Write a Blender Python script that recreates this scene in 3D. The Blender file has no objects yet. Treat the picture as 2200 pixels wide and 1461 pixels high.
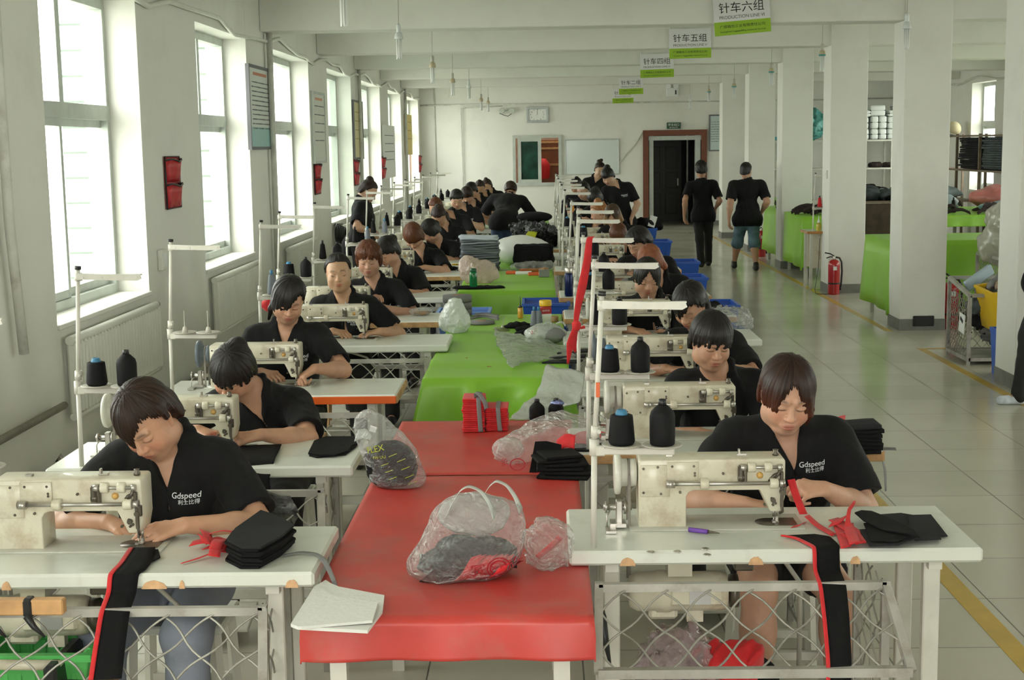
import bpy, math, random
import numpy as np
from mathutils import Vector, Matrix
sc = bpy.context.scene
col = sc.collection
random.seed(7)
rng = np.random.default_rng(7)
# ------------------------------------------------------------------ camera
W, H, F = 2200.0, 1461.0, 3000.0
CAM = np.array([0.0, 0.0, 2.0])
def make_camera():
    roll = 0.0125
    vx, vy = 1163.0 - W/2, H/2 - 310.0           # image position of the room's long axis
    c, s = math.cos(roll), math.sin(roll)
    # camera axes in the world so that +Y lands on (vx, vy) and X runs level apart from the roll
    d = np.array([vx, vy, -F]); d /= np.linalg.norm(d)      # +Y in camera space
    up = np.array([-s, c, 0.0])                          # approximate world up in camera space
    z = up - d*np.dot(up, d); z /= np.linalg.norm(z)
    x = np.cross(d, z)
    R = np.array([x, d, z])                                 # world = R @ cam
    return R
RC = make_camera()
cd = bpy.data.cameras.new('camera'); cam = bpy.data.objects.new('camera', cd); col.objects.link(cam)
cd.sensor_width = 36.0; cd.lens = 36.0*F/W; cd.clip_start = 0.05; cd.clip_end = 200
M4 = np.eye(4); M4[:3, :3] = RC; M4[:3, 3] = CAM
cam.matrix_world = Matrix(M4.tolist())
sc.camera = cam
def ray(px, py):
    d = RC @ np.array([px - W/2, H/2 - py, -F]); return d
def at(px, py, Y):
    d = ray(px, py); return CAM + d*(Y/d[1])
def onz(px, py, z):
    d = ray(px, py); return CAM + d*((z - CAM[2])/d[2])
def onx(px, py, X):
    d = ray(px, py); return CAM + d*(X/d[0])
# ------------------------------------------------------------------ light
sc.view_settings.view_transform = 'Standard'; sc.view_settings.look = 'None'
sc.view_settings.gamma = 1.0; sc.view_settings.exposure = 0.2; sc.view_settings.use_curve_mapping = False
sc.cycles.max_bounces = 8; sc.cycles.diffuse_bounces = 4; sc.cycles.transparent_max_bounces = 16
sc.cycles.sample_clamp_indirect = 6.0
wd = bpy.data.worlds.new('overcast_sky'); sc.world = wd; wd.use_nodes = True
SKY_STRENGTH = 8.0
nt = wd.node_tree; bg = nt.nodes['Background']; bg.inputs[1].default_value = SKY_STRENGTH
bg.inputs[0].default_value = (1.0, 0.985, 0.925, 1)
def area_light(name, loc, rot, sx, sy, power, color=(1, 1, 1), portal=False):
    l = bpy.data.lights.new(name, 'AREA'); l.shape = 'RECTANGLE'; l.size = sx; l.size_y = sy; l.energy = power; l.color = color
    o = bpy.data.objects.new(name, l); o.location = loc; o.rotation_euler = rot; col.objects.link(o)
    if portal: l.cycles.is_portal = True
    return o
# ------------------------------------------------------------------ objects
def link(o, parent=None):
    col.objects.link(o)
    if parent is not None:
        o.parent = parent
    return o
def tag(o, label=None, cat=None, group=None, kind=None):
    if label: o['label'] = label
    if cat: o['category'] = cat
    if group: o['group'] = group
    if kind: o['kind'] = kind
    return o
def thing(name, label, cat, loc=(0, 0, 0), rz=0.0, group=None):
    o = bpy.data.objects.new(name, None); o.empty_display_size = 0.1
    o.location = [float(v) for v in loc]; o.rotation_euler = (0, 0, rz); link(o)
    return tag(o, label, cat, group)
def copy_tree(o, label=None, loc=None, rz=None, group=None, parent=None):
    c = o.copy(); link(c)
    if parent is not None: c.parent = parent
    for ch in list(o.children): copy_tree(ch, parent=c)
    if loc is not None: c.location = [float(v) for v in loc]
    if rz is not None: c.rotation_euler = (0, 0, rz)
    if label: c['label'] = label
    if group: c['group'] = group
    return c
class MB:
    """collects shapes and builds them as one mesh"""
    def __init__(s): s.v = []; s.f = []; s.m = []; s.n = 0; s.mi = 0; s.sm = []; s.nb = 0
    def add(s, verts, faces, smooth=False):
        verts = np.asarray(verts, float).reshape(-1, 3)
        s.v.append(verts)
        for f in faces:
            s.f.append([i + s.n for i in f]); s.m.append(s.mi); s.sm.append(smooth)
        s.n += len(verts); return s
    def box(s, c, d, rot=None, bevel=0.0):
        s.nb += 1; x, y, z = [a/2+.0003*(s.nb % 6) if len(s.v) else a/2 for a in d]
        if bevel > 0:
            b = min(bevel, x*.98, y*.98, z*.98)
            v = []; idx = {}
            for sx in (-1, 1):
                for sy in (-1, 1):
                    for sz in (-1, 1):
                        for ax in range(3):
                            p = [sx*(x-b), sy*(y-b), sz*(z-b)]
                            p[ax] = (sx*x, sy*y, sz*z)[ax]
                            idx[(sx, sy, sz, ax)] = len(v); v.append(p)
            f = []
            for ax in range(3):
                o1, o2 = (ax+1) % 3, (ax+2) % 3
                for sg in (-1, 1):
                    q = []
                    for a, bb in ((-1, -1), (1, -1), (1, 1), (-1, 1)):
                        t = [0, 0, 0]; t[ax] = sg; t[o1] = a; t[o2] = bb
                        q.append(idx[(t[0], t[1], t[2], ax)])
                    f.append(q if sg > 0 else q[::-1])
            for ax in range(3):
                o1, o2 = (ax+1) % 3, (ax+2) % 3
                for a in (-1, 1):
                    for bb in (-1, 1):
                        t0 = [0, 0, 0]; t0[o1] = a; t0[o2] = bb; t1 = list(t0); t0[ax] = -1; t1[ax] = 1
                        q = [idx[(*t0, o1)], idx[(*t1, o1)], idx[(*t1, o2)], idx[(*t0, o2)]]
                        f.append(q if a*bb < 0 else q[::-1])
            for sx in (-1, 1):
                for sy in (-1, 1):
                    for sz in (-1, 1):
                        q = [idx[(sx, sy, sz, 0)], idx[(sx, sy, sz, 1)], idx[(sx, sy, sz, 2)]]
                        f.append(q if sx*sy*sz > 0 else q[::-1])
            v = np.array(v)
        else:
            v = np.array([[a, b, c_] for a in (-x, x) for b in (-y, y) for c_ in (-z, z)])
            f = [(0, 1, 3, 2), (4, 6, 7, 5), (0, 4, 5, 1), (2, 3, 7, 6), (0, 2, 6, 4), (1, 5, 7, 3)]
        if rot is not None: v = v @ np.asarray(rot).T
        return s.add(v + np.asarray(c, float), f)
    def tube(s, pts, r, n=8, caps=True, closed=False, flat=None):
        """round tube along a polyline; r may be a list. flat=(k, axis) squashes the section"""
        P = np.asarray(pts, float); m = len(P)
        rr = np.full(m, r) if np.isscalar(r) else np.asarray(r, float)
        T = np.zeros_like(P)
        if closed:
            T = np.roll(P, -1, 0) - np.roll(P, 1, 0)
        else:
            T[1:-1] = P[2:] - P[:-2]; T[0] = P[1]-P[0]; T[-1] = P[-1]-P[-2]
        T /= np.maximum(np.linalg.norm(T, axis=1, keepdims=True), 1e-9)
        u = np.cross(T[0], [0, 0, 1.0])
        if np.linalg.norm(u) < 1e-3: u = np.cross(T[0], [0, 1.0, 0])
        u /= np.linalg.norm(u)
        V = []
        a = np.arange(n)*2*math.pi/n + math.pi/n
        for i in range(m):
            u = u - T[i]*np.dot(u, T[i]); u /= max(np.linalg.norm(u), 1e-9)
            w = np.cross(T[i], u)
            V.append(P[i] + rr[i]*(np.cos(a)[:, None]*u + np.sin(a)[:, None]*w))
        f = []
        K = m if closed else m-1
        for i in range(K):
            j = (i+1) % m
            for k in range(n):
                l = (k+1) % n
                f.append((i*n+k, i*n+l, j*n+l, j*n+k))
        s.add(np.concatenate(V), f, smooth=n > 5)
        if caps and not closed:
            b = s.n - m*n
            s.f.append([b+k for k in range(n)][::-1]); s.m.append(s.mi); s.sm.append(False)
            s.f.append([b+(m-1)*n+k for k in range(n)]); s.m.append(s.mi); s.sm.append(False)
        return s
    def cyl(s, a, b, r, n=16, r2=None):
        return s.tube([a, b], [r, r if r2 is None else r2], n)
    def bar(s, a, b, w, h):
        """square bar from a to b"""
        a = np.asarray(a, float); b = np.asarray(b, float); t = b-a; L = np.linalg.norm(t); t = t/L
        u = np.cross(t, [0, 0, 1.0])
        if np.linalg.norm(u) < 1e-3: u = np.array([1.0, 0, 0])
        u /= np.linalg.norm(u); w_ = np.cross(u, t)
        return s.box((a+b)/2, (w, L, h), np.array([u, t, w_]).T)
    def lathe(s, prof, n=24, c=(0, 0, 0), axis=None, smooth=True):
        """prof: list of (r, z)"""
        a = np.arange(n)*2*math.pi/n
        V = np.concatenate([np.stack([r*np.cos(a), r*np.sin(a), np.full(n, z)], 1) for r, z in prof])
        if axis is not None: V = V @ np.asarray(axis).T
        f = []
        for i in range(len(prof)-1):
            for k in range(n):
                l = (k+1) % n
                f.append((i*n+k, i*n+l, (i+1)*n+l, (i+1)*n+k))
        f.append(list(range(n))[::-1]); f.append([(len(prof)-1)*n+k for k in range(n)])
        b = len(s.f); s.add(V + np.asarray(c, float), f, smooth)
        s.sm[-1] = False; s.sm[-2] = False
        return s
    def grid(s, P, smooth=True, closed_u=False):
        """P: array (m, n, 3)"""
        m, n = P.shape[:2]
        f = []
        for i in range(m if closed_u else m-1):
            for j in range(n-1):
                i2 = (i+1) % m
                f.append((i*n+j, i*n+j+1, i2*n+j+1, i2*n+j))
        return s.add(P.reshape(-1, 3), f, smooth)
    def slab(s, P, t, smooth=True):
        """grid with thickness t along its normals"""
        m, n = P.shape[:2]
        du = np.gradient(P, axis=0); dv = np.gradient(P, axis=1)
        N = np.cross(du, dv); N /= np.maximum(np.linalg.norm(N, axis=2, keepdims=True), 1e-9)
        A = (P + N*t/2).reshape(-1, 3); B = (P - N*t/2).reshape(-1, 3)
        f = []; o = m*n
        for i in range(m-1):
            for j in range(n-1):
                q = (i*n+j, (i+1)*n+j, (i+1)*n+j+1, i*n+j+1)
                f.append(q); f.append(tuple(o+k for k in q[::-1]))
        ring = [j for j in range(n)] + [i*n+n-1 for i in range(1, m)] + [(m-1)*n+j for j in range(n-2, -1, -1)] + [i*n for i in range(m-2, 0, -1)]
        for k in range(len(ring)):
            a, b = ring[k], ring[(k+1) % len(ring)]
            f.append((a, b, o+b, o+a))
        return s.add(np.concatenate([A, B]), f, smooth)
    def prism(s, poly, a, h, axis=2):
        """extrude a 2D polygon; axis is the extrusion axis, a its start, h its length"""
        poly = np.asarray(poly, float); n = len(poly)
        def up(z):
            o = np.zeros((n, 3)); ax = [i for i in range(3) if i != axis]
            o[:, ax[0]] = poly[:, 0]; o[:, ax[1]] = poly[:, 1]; o[:, axis] = z; return o
        V = np.concatenate([up(a), up(a+h)])
        f = [list(range(n))[::-1], [n+i for i in range(n)]] + [(i, (i+1) % n, n+(i+1) % n, n+i) for i in range(n)]
        return s.add(V, f)
    def build(s, name, m, parent=None, loc=None, rz=None, smooth=None, fixn=True):
        me = bpy.data.meshes.new(name)
        V = np.concatenate(s.v) if s.v else np.zeros((0, 3))
        me.from_pydata(V.tolist(), [], s.f)
        for mm in (m if isinstance(m, (list, tuple)) else [m]): me.materials.append(mm)
        if len(s.f):
            me.polygons.foreach_set('material_index', s.m)
            me.polygons.foreach_set('use_smooth', s.sm if smooth is None else [smooth]*len(s.f))
        if fixn:
            import bmesh
            bm = bmesh.new(); bm.from_mesh(me); bmesh.ops.recalc_face_normals(bm, faces=bm.faces); bm.to_mesh(me); bm.free()
        me.update()
        o = bpy.data.objects.new(name, me); link(o, parent)
        if loc is not None: o.location = [float(v) for v in loc]
        if rz is not None: o.rotation_euler = (0, 0, rz)
        return o
def mesh_from(V, Fq, name, m, parent=None, smooth=True, cols=None, uvw=None):
    me = bpy.data.meshes.new(name)
    V = np.asarray(V, np.float32); Fq = np.asarray(Fq, np.int32)
    k = Fq.shape[1]
    me.vertices.add(len(V)); me.vertices.foreach_set('co', V.ravel())
    me.loops.add(Fq.size); me.loops.foreach_set('vertex_index', Fq.ravel())
    me.polygons.add(len(Fq)); me.polygons.foreach_set('loop_start', np.arange(len(Fq), dtype=np.int32)*k)
    me.polygons.foreach_set('use_smooth', np.full(len(Fq), smooth))
    for mm in (m if isinstance(m, (list, tuple)) else [m]): me.materials.append(mm)
    if cols is not None:
        a = me.attributes.new('tint', 'FLOAT_COLOR', 'POINT'); a.data.foreach_set('color', np.asarray(cols, np.float32).ravel())
    if uvw is not None:
        a = me.attributes.new('strand', 'FLOAT_VECTOR', 'POINT'); a.data.foreach_set('vector', np.asarray(uvw, np.float32).ravel())
    me.update(calc_edges=True); me.validate()
    o = bpy.data.objects.new(name, me); link(o, parent)
    return o
_tm = {}
def text_mesh(body, size, extrude=0.0, align='CENTER', font=None):
    if body in _tm: return _tm[body][0]*size, _tm[body][1]
    c = bpy.data.curves.new('lettering', 'FONT'); c.body = body; c.size = 1.0; c.align_x = align; c.align_y = 'CENTER'
    o = bpy.data.objects.new('lettering', c); col.objects.link(o)
    dg = bpy.context.evaluated_depsgraph_get(); m = bpy.data.meshes.new_from_object(o.evaluated_get(dg))
    V = np.zeros(len(m.vertices)*3); m.vertices.foreach_get('co', V); V = V.reshape(-1, 3)
    Fs = [tuple(p.vertices) for p in m.polygons]
    bpy.data.objects.remove(o); bpy.data.meshes.remove(m); bpy.data.curves.remove(c); _tm[body] = (V, Fs)
    return V*size, Fs
def rotx(a): c, s = math.cos(a), math.sin(a); return np.array([[1, 0, 0], [0, c, -s], [0, s, c]])
def roty(a): c, s = math.cos(a), math.sin(a); return np.array([[c, 0, s], [0, 1, 0], [-s, 0, c]])
def rotz(a): c, s = math.cos(a), math.sin(a); return np.array([[c, -s, 0], [s, c, 0], [0, 0, 1]])
def norm(v): v = np.asarray(v, float); return v/max(np.linalg.norm(v), 1e-9)
def noise3(P, sc_=1.0, seed=0):
    """smooth pseudo noise from sines, about -1..1"""
    P = np.asarray(P)*sc_; r = np.random.default_rng(seed); o = 0
    for k in range(5):
        d = r.normal(size=3); d /= np.linalg.norm(d); d *= (0.7+0.5*k)
        o = o + np.sin(P @ d*2.2 + r.uniform(0, 6.28) + 1.3*np.sin(P @ np.roll(d, 1)*1.7 + r.uniform(0, 6.28)))/(1+0.35*k)
    return o/2.6
# ------------------------------------------------------------------ materials
def mat(name, c, rough=0.5, metal=0.0, spec=0.5, alpha=1.0, var=0.0, vscale=8.0, dirt=None, dscale=3.0, damt=0.5, bump=0.0, bscale=40.0, trans=0.0, coat=0.0, emit=None, sheen=0.0, attr=None):
    m = bpy.data.materials.new(name); m.use_nodes = True
    n = m.node_tree; b = n.nodes['Principled BSDF']
    b.inputs['Base Color'].default_value = (*c, 1); b.inputs['Roughness'].default_value = rough; b.inputs['Metallic'].default_value = metal
    b.inputs['Specular IOR Level'].default_value = spec; b.inputs['Alpha'].default_value = alpha
    b.inputs['Transmission Weight'].default_value = trans; b.inputs['Coat Weight'].default_value = coat; b.inputs['Sheen Weight'].default_value = sheen
    if emit: b.inputs['Emission Color'].default_value = (*c, 1); b.inputs['Emission Strength'].default_value = emit
    tc = n.nodes.new('ShaderNodeTexCoord'); src = None
    if attr:
        a = n.nodes.new('ShaderNodeAttribute'); a.attribute_name = attr; src = a.outputs['Color']
    if var or dirt:
        ns = n.nodes.new('ShaderNodeTexNoise'); ns.inputs['Scale'].default_value = vscale; ns.inputs['Detail'].default_value = 5
        n.links.new(tc.outputs['Object'], ns.inputs['Vector'])
        mx = n.nodes.new('ShaderNodeMix'); mx.data_type = 'RGBA'; mx.blend_type = 'MULTIPLY'; mx.inputs['Factor'].default_value = 1
        rp = n.nodes.new('ShaderNodeMapRange'); rp.inputs['From Min'].default_value = 0.3; rp.inputs['From Max'].default_value = 0.7
        rp.inputs['To Min'].default_value = 1-var; rp.inputs['To Max'].default_value = 1+var
        n.links.new(ns.outputs['Fac'], rp.inputs['Value'])
        if src: n.links.new(src, mx.inputs[6])
        else: mx.inputs[6].default_value = (*c, 1)
        n.links.new(rp.outputs['Result'], mx.inputs[7]); src = mx.outputs[2]
    if dirt:
        nd = n.nodes.new('ShaderNodeTexNoise'); nd.inputs['Scale'].default_value = dscale; nd.inputs['Detail'].default_value = 8; nd.inputs['Roughness'].default_value = 0.65
        n.links.new(tc.outputs['Object'], nd.inputs['Vector'])
        r2 = n.nodes.new('ShaderNodeMapRange'); r2.inputs['From Min'].default_value = 0.52; r2.inputs['From Max'].default_value = 0.75; r2.inputs['To Max'].default_value = damt
        n.links.new(nd.outputs['Fac'], r2.inputs['Value'])
        m2 = n.nodes.new('ShaderNodeMix'); m2.data_type = 'RGBA'; m2.inputs[7].default_value = (*dirt, 1)
        n.links.new(r2.outputs['Result'], m2.inputs['Factor']); n.links.new(src, m2.inputs[6]); src = m2.outputs[2]
    if src: n.links.new(src, b.inputs['Base Color'])
    if bump:
        nb = n.nodes.new('ShaderNodeTexNoise'); nb.inputs['Scale'].default_value = bscale; nb.inputs['Detail'].default_value = 4
        n.links.new(tc.outputs['Object'], nb.inputs['Vector'])
        bp = n.nodes.new('ShaderNodeBump'); bp.inputs['Strength'].default_value = bump; bp.inputs['Distance'].default_value = 0.01
        n.links.new(nb.outputs['Fac'], bp.inputs['Height']); n.links.new(bp.outputs['Normal'], b.inputs['Normal'])
    return m
def film(name, c, op, rough=0.15, gl=0.35, bump=0.6, bscale=25.0, tr=0.5, crinkle=True, zfade=None):
    """thin plastic film: part see-through, part milky, with a glossy coat. zfade=(z0, z1): the film lies doubled and denser between the object heights z0 and z1"""
    m = bpy.data.materials.new(name); m.use_nodes = True; n = m.node_tree; n.nodes.clear()
    out = n.nodes.new('ShaderNodeOutputMaterial')
    t = n.nodes.new('ShaderNodeBsdfTransparent'); d = n.nodes.new('ShaderNodeBsdfDiffuse'); tl = n.nodes.new('ShaderNodeBsdfTranslucent')
    g = n.nodes.new('ShaderNodeBsdfGlossy'); g.inputs['Roughness'].default_value = rough
    t.inputs[0].default_value = (0.97, 0.98, 0.98, 1)
    d.inputs[0].default_value = (*c, 1); tl.inputs[0].default_value = (*c, 1)
    m0 = n.nodes.new('ShaderNodeMixShader'); m0.inputs[0].default_value = tr
    m1 = n.nodes.new('ShaderNodeMixShader'); m1.inputs[0].default_value = op
    m2 = n.nodes.new('ShaderNodeMixShader')
    fr = n.nodes.new('ShaderNodeLayerWeight'); fr.inputs[0].default_value = 0.35
    ml = n.nodes.new('ShaderNodeMath'); ml.operation = 'MULTIPLY_ADD'; ml.inputs[1].default_value = 0.9*gl*2; ml.inputs[2].default_value = 0.05*gl
    n.links.new(fr.outputs['Facing'], ml.inputs[0]); n.links.new(ml.outputs[0], m2.inputs[0])
    n.links.new(d.outputs[0], m0.inputs[1]); n.links.new(tl.outputs[0], m0.inputs[2])
    n.links.new(t.outputs[0], m1.inputs[1]); n.links.new(m0.outputs[0], m1.inputs[2])
    n.links.new(m1.outputs[0], m2.inputs[1]); n.links.new(g.outputs[0], m2.inputs[2]); n.links.new(m2.outputs[0], out.inputs[0])
    tc = n.nodes.new('ShaderNodeTexCoord'); nb = n.nodes.new('ShaderNodeTexNoise'); nb.inputs['Scale'].default_value = bscale; nb.inputs['Detail'].default_value = 6
    nb.inputs['Distortion'].default_value = 1.2
    n.links.new(tc.outputs['Object'], nb.inputs['Vector'])
    bp = n.nodes.new('ShaderNodeBump'); bp.inputs['Strength'].default_value = bump; bp.inputs['Distance'].default_value = 0.03
    n.links.new(nb.outputs['Fac'], bp.inputs['Height'])
    for x in (d, tl, g): n.links.new(bp.outputs[0], x.inputs['Normal'])
    return m
MT = {}
MT['wall'] = mat('white_paint', (0.75, 0.75, 0.695), 0.85, spec=0.2, var=0.04, vscale=0.8, dirt=(0.52, 0.51, 0.45), dscale=1.7, damt=0.28)
MT['wallR'] = MT['wall']
MT['ceil'] = mat('ceiling_paint', (0.74, 0.75, 0.68), 0.9, spec=0.1, var=0.03, vscale=0.6)
MT['skirt'] = mat('grey_skirting_paint', (0.20, 0.20, 0.185), 0.6, var=0.15)
MT['yellow'] = mat('yellow_floor_paint', (0.55, 0.36, 0.05), 0.3, var=0.15, vscale=5)
MT['alu'] = mat('aluminium_frame', (0.50, 0.54, 0.50), 0.45, metal=0.2, var=0.1, dirt=(0.3, 0.29, 0.25), dscale=4, damt=0.5)
MT['white_metal'] = mat('white_enamel', (0.62, 0.61, 0.54), 0.35, var=0.05, dirt=(0.38, 0.34, 0.25), dscale=7, damt=0.35)
MT['radiator'] = mat('radiator_enamel', (0.72, 0.73, 0.66), 0.4, var=0.04)
MT['pipe'] = mat('painted_pipe', (0.60, 0.61, 0.55), 0.5, var=0.1, dirt=(0.18, 0.15, 0.11), dscale=5, damt=0.6)
MT['rust'] = mat('dirty_iron_pipe', (0.24, 0.22, 0.18), 0.6, var=0.25, dirt=(0.10, 0.07, 0.05), dscale=8, damt=0.7)
MT['black'] = mat('black_plastic', (0.012, 0.012, 0.013), 0.4)
MT['steel'] = mat('bare_steel', (0.50, 0.48, 0.44), 0.32, metal=0.9, var=0.15)
MT['darksteel'] = mat('oily_steel', (0.13, 0.115, 0.09), 0.35, metal=0.7, var=0.3)
MT['cream'] = mat('cream_machine_enamel', (0.66, 0.62, 0.49), 0.32, var=0.06, vscale=7, dirt=(0.27, 0.16, 0.06), dscale=7, damt=0.75, coat=0.2)
MT['laminate'] = mat('white_laminate', (0.66, 0.68, 0.61), 0.28, var=0.04, vscale=4, dirt=(0.36, 0.32, 0.25), dscale=9, damt=0.35, coat=0.1)
MT['wood'] = mat('raw_board_edge', (0.46, 0.27, 0.12), 0.7, var=0.25, vscale=20)
MT['orange'] = mat('orange_lacquer_edge', (0.62, 0.10, 0.01), 0.35, var=0.08)
MT['galv'] = mat('galvanised_wire', (0.36, 0.35, 0.31), 0.45, metal=0.5, var=0.25, dirt=(0.17, 0.13, 0.09), dscale=12, damt=0.5)
MT['frame_grey'] = mat('worn_grey_steel_frame', (0.40, 0.39, 0.35), 0.5, metal=0.3, var=0.2, dirt=(0.17, 0.10, 0.06), dscale=9, damt=0.55)
MT['thread'] = mat('black_thread', (0.005, 0.005, 0.006), 0.7, spec=0.25, bump=0.08, bscale=200)
MT['greythread'] = mat('grey_thread', (0.16, 0.18, 0.21), 0.7)
MT['bluecap'] = mat('blue_cone_plastic', (0.05, 0.20, 0.36), 0.45)
MT['redfab'] = mat('red_fabric', (0.58, 0.012, 0.016), 0.7, var=0.12, vscale=30, sheen=0.1)
MT['blackfab'] = mat('black_fabric', (0.007, 0.007, 0.0075), 0.9, spec=0.2, bump=0.25, bscale=300, var=0.2)
MT['greyfab'] = mat('charcoal_fabric', (0.022, 0.023, 0.025), 0.9, spec=0.2, bump=0.3, bscale=250, var=0.2)
MT['redcloth'] = mat('red_vinyl_cover', (0.50, 0.045, 0.036), 0.42, var=0.12, vscale=5, dirt=(0.34, 0.15, 0.12), dscale=3.0, damt=0.8, bump=0.06, bscale=12)
MT['greencloth'] = mat('green_vinyl_cover', (0.235, 0.50, 0.035), 0.40, var=0.05, vscale=3, dirt=(0.30, 0.42, 0.16), dscale=2.5, damt=0.3)
MT['blueplastic'] = mat('blue_crate_plastic', (0.02, 0.10, 0.48), 0.38, var=0.06)
MT['yellowplastic'] = mat('yellow_crate_plastic', (0.70, 0.45, 0.01), 0.4)
MT['greenplastic'] = mat('green_basket_plastic', (0.10, 0.50, 0.12), 0.4)
MT['red_ext'] = mat('extinguisher_red', (0.42, 0.008, 0.012), 0.28, coat=0.4)
MT['paper'] = mat('white_paper', (0.78, 0.80, 0.78), 0.6)
MT['tube'] = mat('lamp_tube_glass', (0.82, 0.84, 0.82), 0.25, spec=0.6)
# ------------------------------------------------------------------ the room
XL, XR, YB, YF, ZC, ZB = -2.9, 8.6, 33.8, -1.7, 3.7, 3.2
SILL, WTOP = 0.97, 3.07
def structure(o, label=None): o['kind'] = 'structure'; return o
def floor_mat():
    m = bpy.data.materials.new('polished_floor_tiles'); m.use_nodes = True; n = m.node_tree; b = n.nodes['Principled BSDF']
    tc = n.nodes.new('ShaderNodeTexCoord'); sp = n.nodes.new('ShaderNodeSeparateXYZ'); n.links.new(tc.outputs['Object'], sp.inputs[0])
    def mth(op, a, bb=None, cc=None):
        q = n.nodes.new('ShaderNodeMath'); q.operation = op
        for i, v in enumerate((a, bb, cc)):
            if v is None: continue
            if isinstance(v, (int, float)): q.inputs[i].default_value = v
            else: n.links.new(v, q.inputs[i])
        return q.outputs[0]
    def grout(c, off):
        f = mth('FRACT', mth('DIVIDE', mth('SUBTRACT', c, off), 0.596))
        return mth('LESS_THAN', mth('MINIMUM', f, mth('SUBTRACT', 1.0, f)), 0.0055), mth('FLOOR', mth('DIVIDE', mth('SUBTRACT', c, off), 0.596))
    gx, ix = grout(sp.outputs[0], 2.52); gy, iy = grout(sp.outputs[1], 5.94)
    g = mth('MAXIMUM', gx, gy)
    cb = n.nodes.new('ShaderNodeCombineXYZ'); n.links.new(ix, cb.inputs[0]); n.links.new(iy, cb.inputs[1])
    wn = n.nodes.new('ShaderNodeTexWhiteNoise'); n.links.new(cb.outputs[0], wn.inputs['Vector'])
    ns = n.nodes.new('ShaderNodeTexNoise'); ns.inputs['Scale'].default_value = 1.3; ns.inputs['Detail'].default_value = 7; n.links.new(tc.outputs['Object'], ns.inputs['Vector'])
    v = mth('ADD', mth('MULTIPLY_ADD', wn.outputs['Value'], 0.08, 0.86), mth('MULTIPLY', ns.outputs['Fac'], 0.20))
    mx = n.nodes.new('ShaderNodeMix'); mx.data_type = 'RGBA'; mx.blend_type = 'MULTIPLY'; mx.inputs['Factor'].default_value = 1
    mx.inputs[6].default_value = (0.54, 0.515, 0.43, 1); n.links.new(v, mx.inputs[7])
    m2 = n.nodes.new('ShaderNodeMix'); m2.data_type = 'RGBA'; m2.inputs[7].default_value = (0.10, 0.095, 0.08, 1)
    n.links.new(mth('MULTIPLY', g, 0.85), m2.inputs['Factor']); n.links.new(mx.outputs[2], m2.inputs[6]); n.links.new(m2.outputs[2], b.inputs['Base Color'])
    rr = mth('MULTIPLY_ADD', ns.outputs['Fac'], 0.16, 0.10); n.links.new(mth('MAXIMUM', rr, mth('MULTIPLY', g, 0.7)), b.inputs['Roughness'])
    b.inputs['Specular IOR Level'].default_value = 0.55
    return m
MT['floor'] = floor_mat()
f = MB().box(((XL+XR)/2, (YB+YF)/2+2, -0.06), (XR-XL+0.8, YB-YF+6, 0.12)).build('floor', MT['floor']); structure(f)
f = MB().box(((XL+XR)/2, (YB+YF)/2, ZC+0.06), (XR-XL+0.8, YB-YF+0.8, 0.12)).build('ceiling', MT['ceil']); structure(f)
# painted lines on the floor
for i, (x0, x1, y0, y1) in enumerate([(1.79, 1.885, 1.0, 33.0), (3.585, 3.66, 1.5, 13.3), (3.585, 3.66, 14.6, 33.0), (3.585, 5.2, 13.3, 13.375), (3.66, 4.6, 18.9, 18.97)]):
    structure(MB().box(((x0+x1)/2, (y0+y1)/2, 0.0005), (x1-x0, y1-y0, 0.002)).build('floor_line', MT['yellow']))
WINL = [(0.9, 2.9), (4.55, 6.55), (8.2, 10.18), (11.92, 13.96), (15.3, 17.68), (19.2, 21.6), (22.85, 25.45), (26.8, 29.2), (30.4, 33.35)]
WINR = [(0.9, 2.9), (4.55, 6.55), (8.2, 10.2), (11.9, 13.9), (15.5, 17.5), (19.2, 21.2), (22.9, 24.6), (26.95, 28.45), (30.6, 32.4)]
def wall_with_openings(name, x0, x1, wins):
    mb = MB(); xc, w = (x0+x1)/2, x1-x0
    ys = [YF] + [v for p in wins for v in p] + [YB+0.3]
    for i in range(0, len(ys)-1, 2):
        mb.box((xc, (ys[i]+ys[i+1])/2, ZC/2), (w, ys[i+1]-ys[i], ZC))
    for a, b in wins:
        mb.box((xc, (a+b)/2, SILL/2), (w, b-a, SILL)); mb.box((xc, (a+b)/2, (WTOP+ZC)/2), (w, b-a, ZC-WTOP))
    return structure(mb.build(name, MT['wall']))
wall_with_openings('wall_left', XL-0.4, XL, WINL)
wall_with_openings('wall_right', XR, XR+0.4, WINR)
# far wall with its window and doorway
bw0 = at(1101, 291, YB); bw1 = at(1207, 398, YB); bd0 = at(1383, 283, YB); bd1 = at(1516, 492, YB)
def wall_panels(name, y, xs, openings, m=MT['wall'], th=0.3):
    """openings: (x0, x1, z0, z1)"""
    mb = MB(); op = sorted(openings); x = xs[0]
    for a, b, c, d in op:
        mb.box(((x+a)/2, y+th/2, ZC/2), (a-x, th, ZC))
        if c > 0: mb.box(((a+b)/2, y+th/2, c/2), (b-a, th, c))
        mb.box(((a+b)/2, y+th/2, (d+ZC)/2), (b-a, th, ZC-d)); x = b
    mb.box(((x+xs[1])/2, y+th/2, ZC/2), (xs[1]-x, th, ZC))
    return structure(mb.build(name, m))
DW = (bd0[0], bd1[0], 0.0, bd0[2]); BW = (bw0[0], bw1[0], bw1[2], bw0[2])
wall_panels('wall_back', YB, (XL-0.4, XR+0.4), [BW, DW])
# wall set close behind the camera; its unseen window is added as frontal fill
wall_panels('wall_front', YF-0.3, (XL-0.4, XR+0.4), [(-1.3, 1.3, 0.75, 3.35)])
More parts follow.
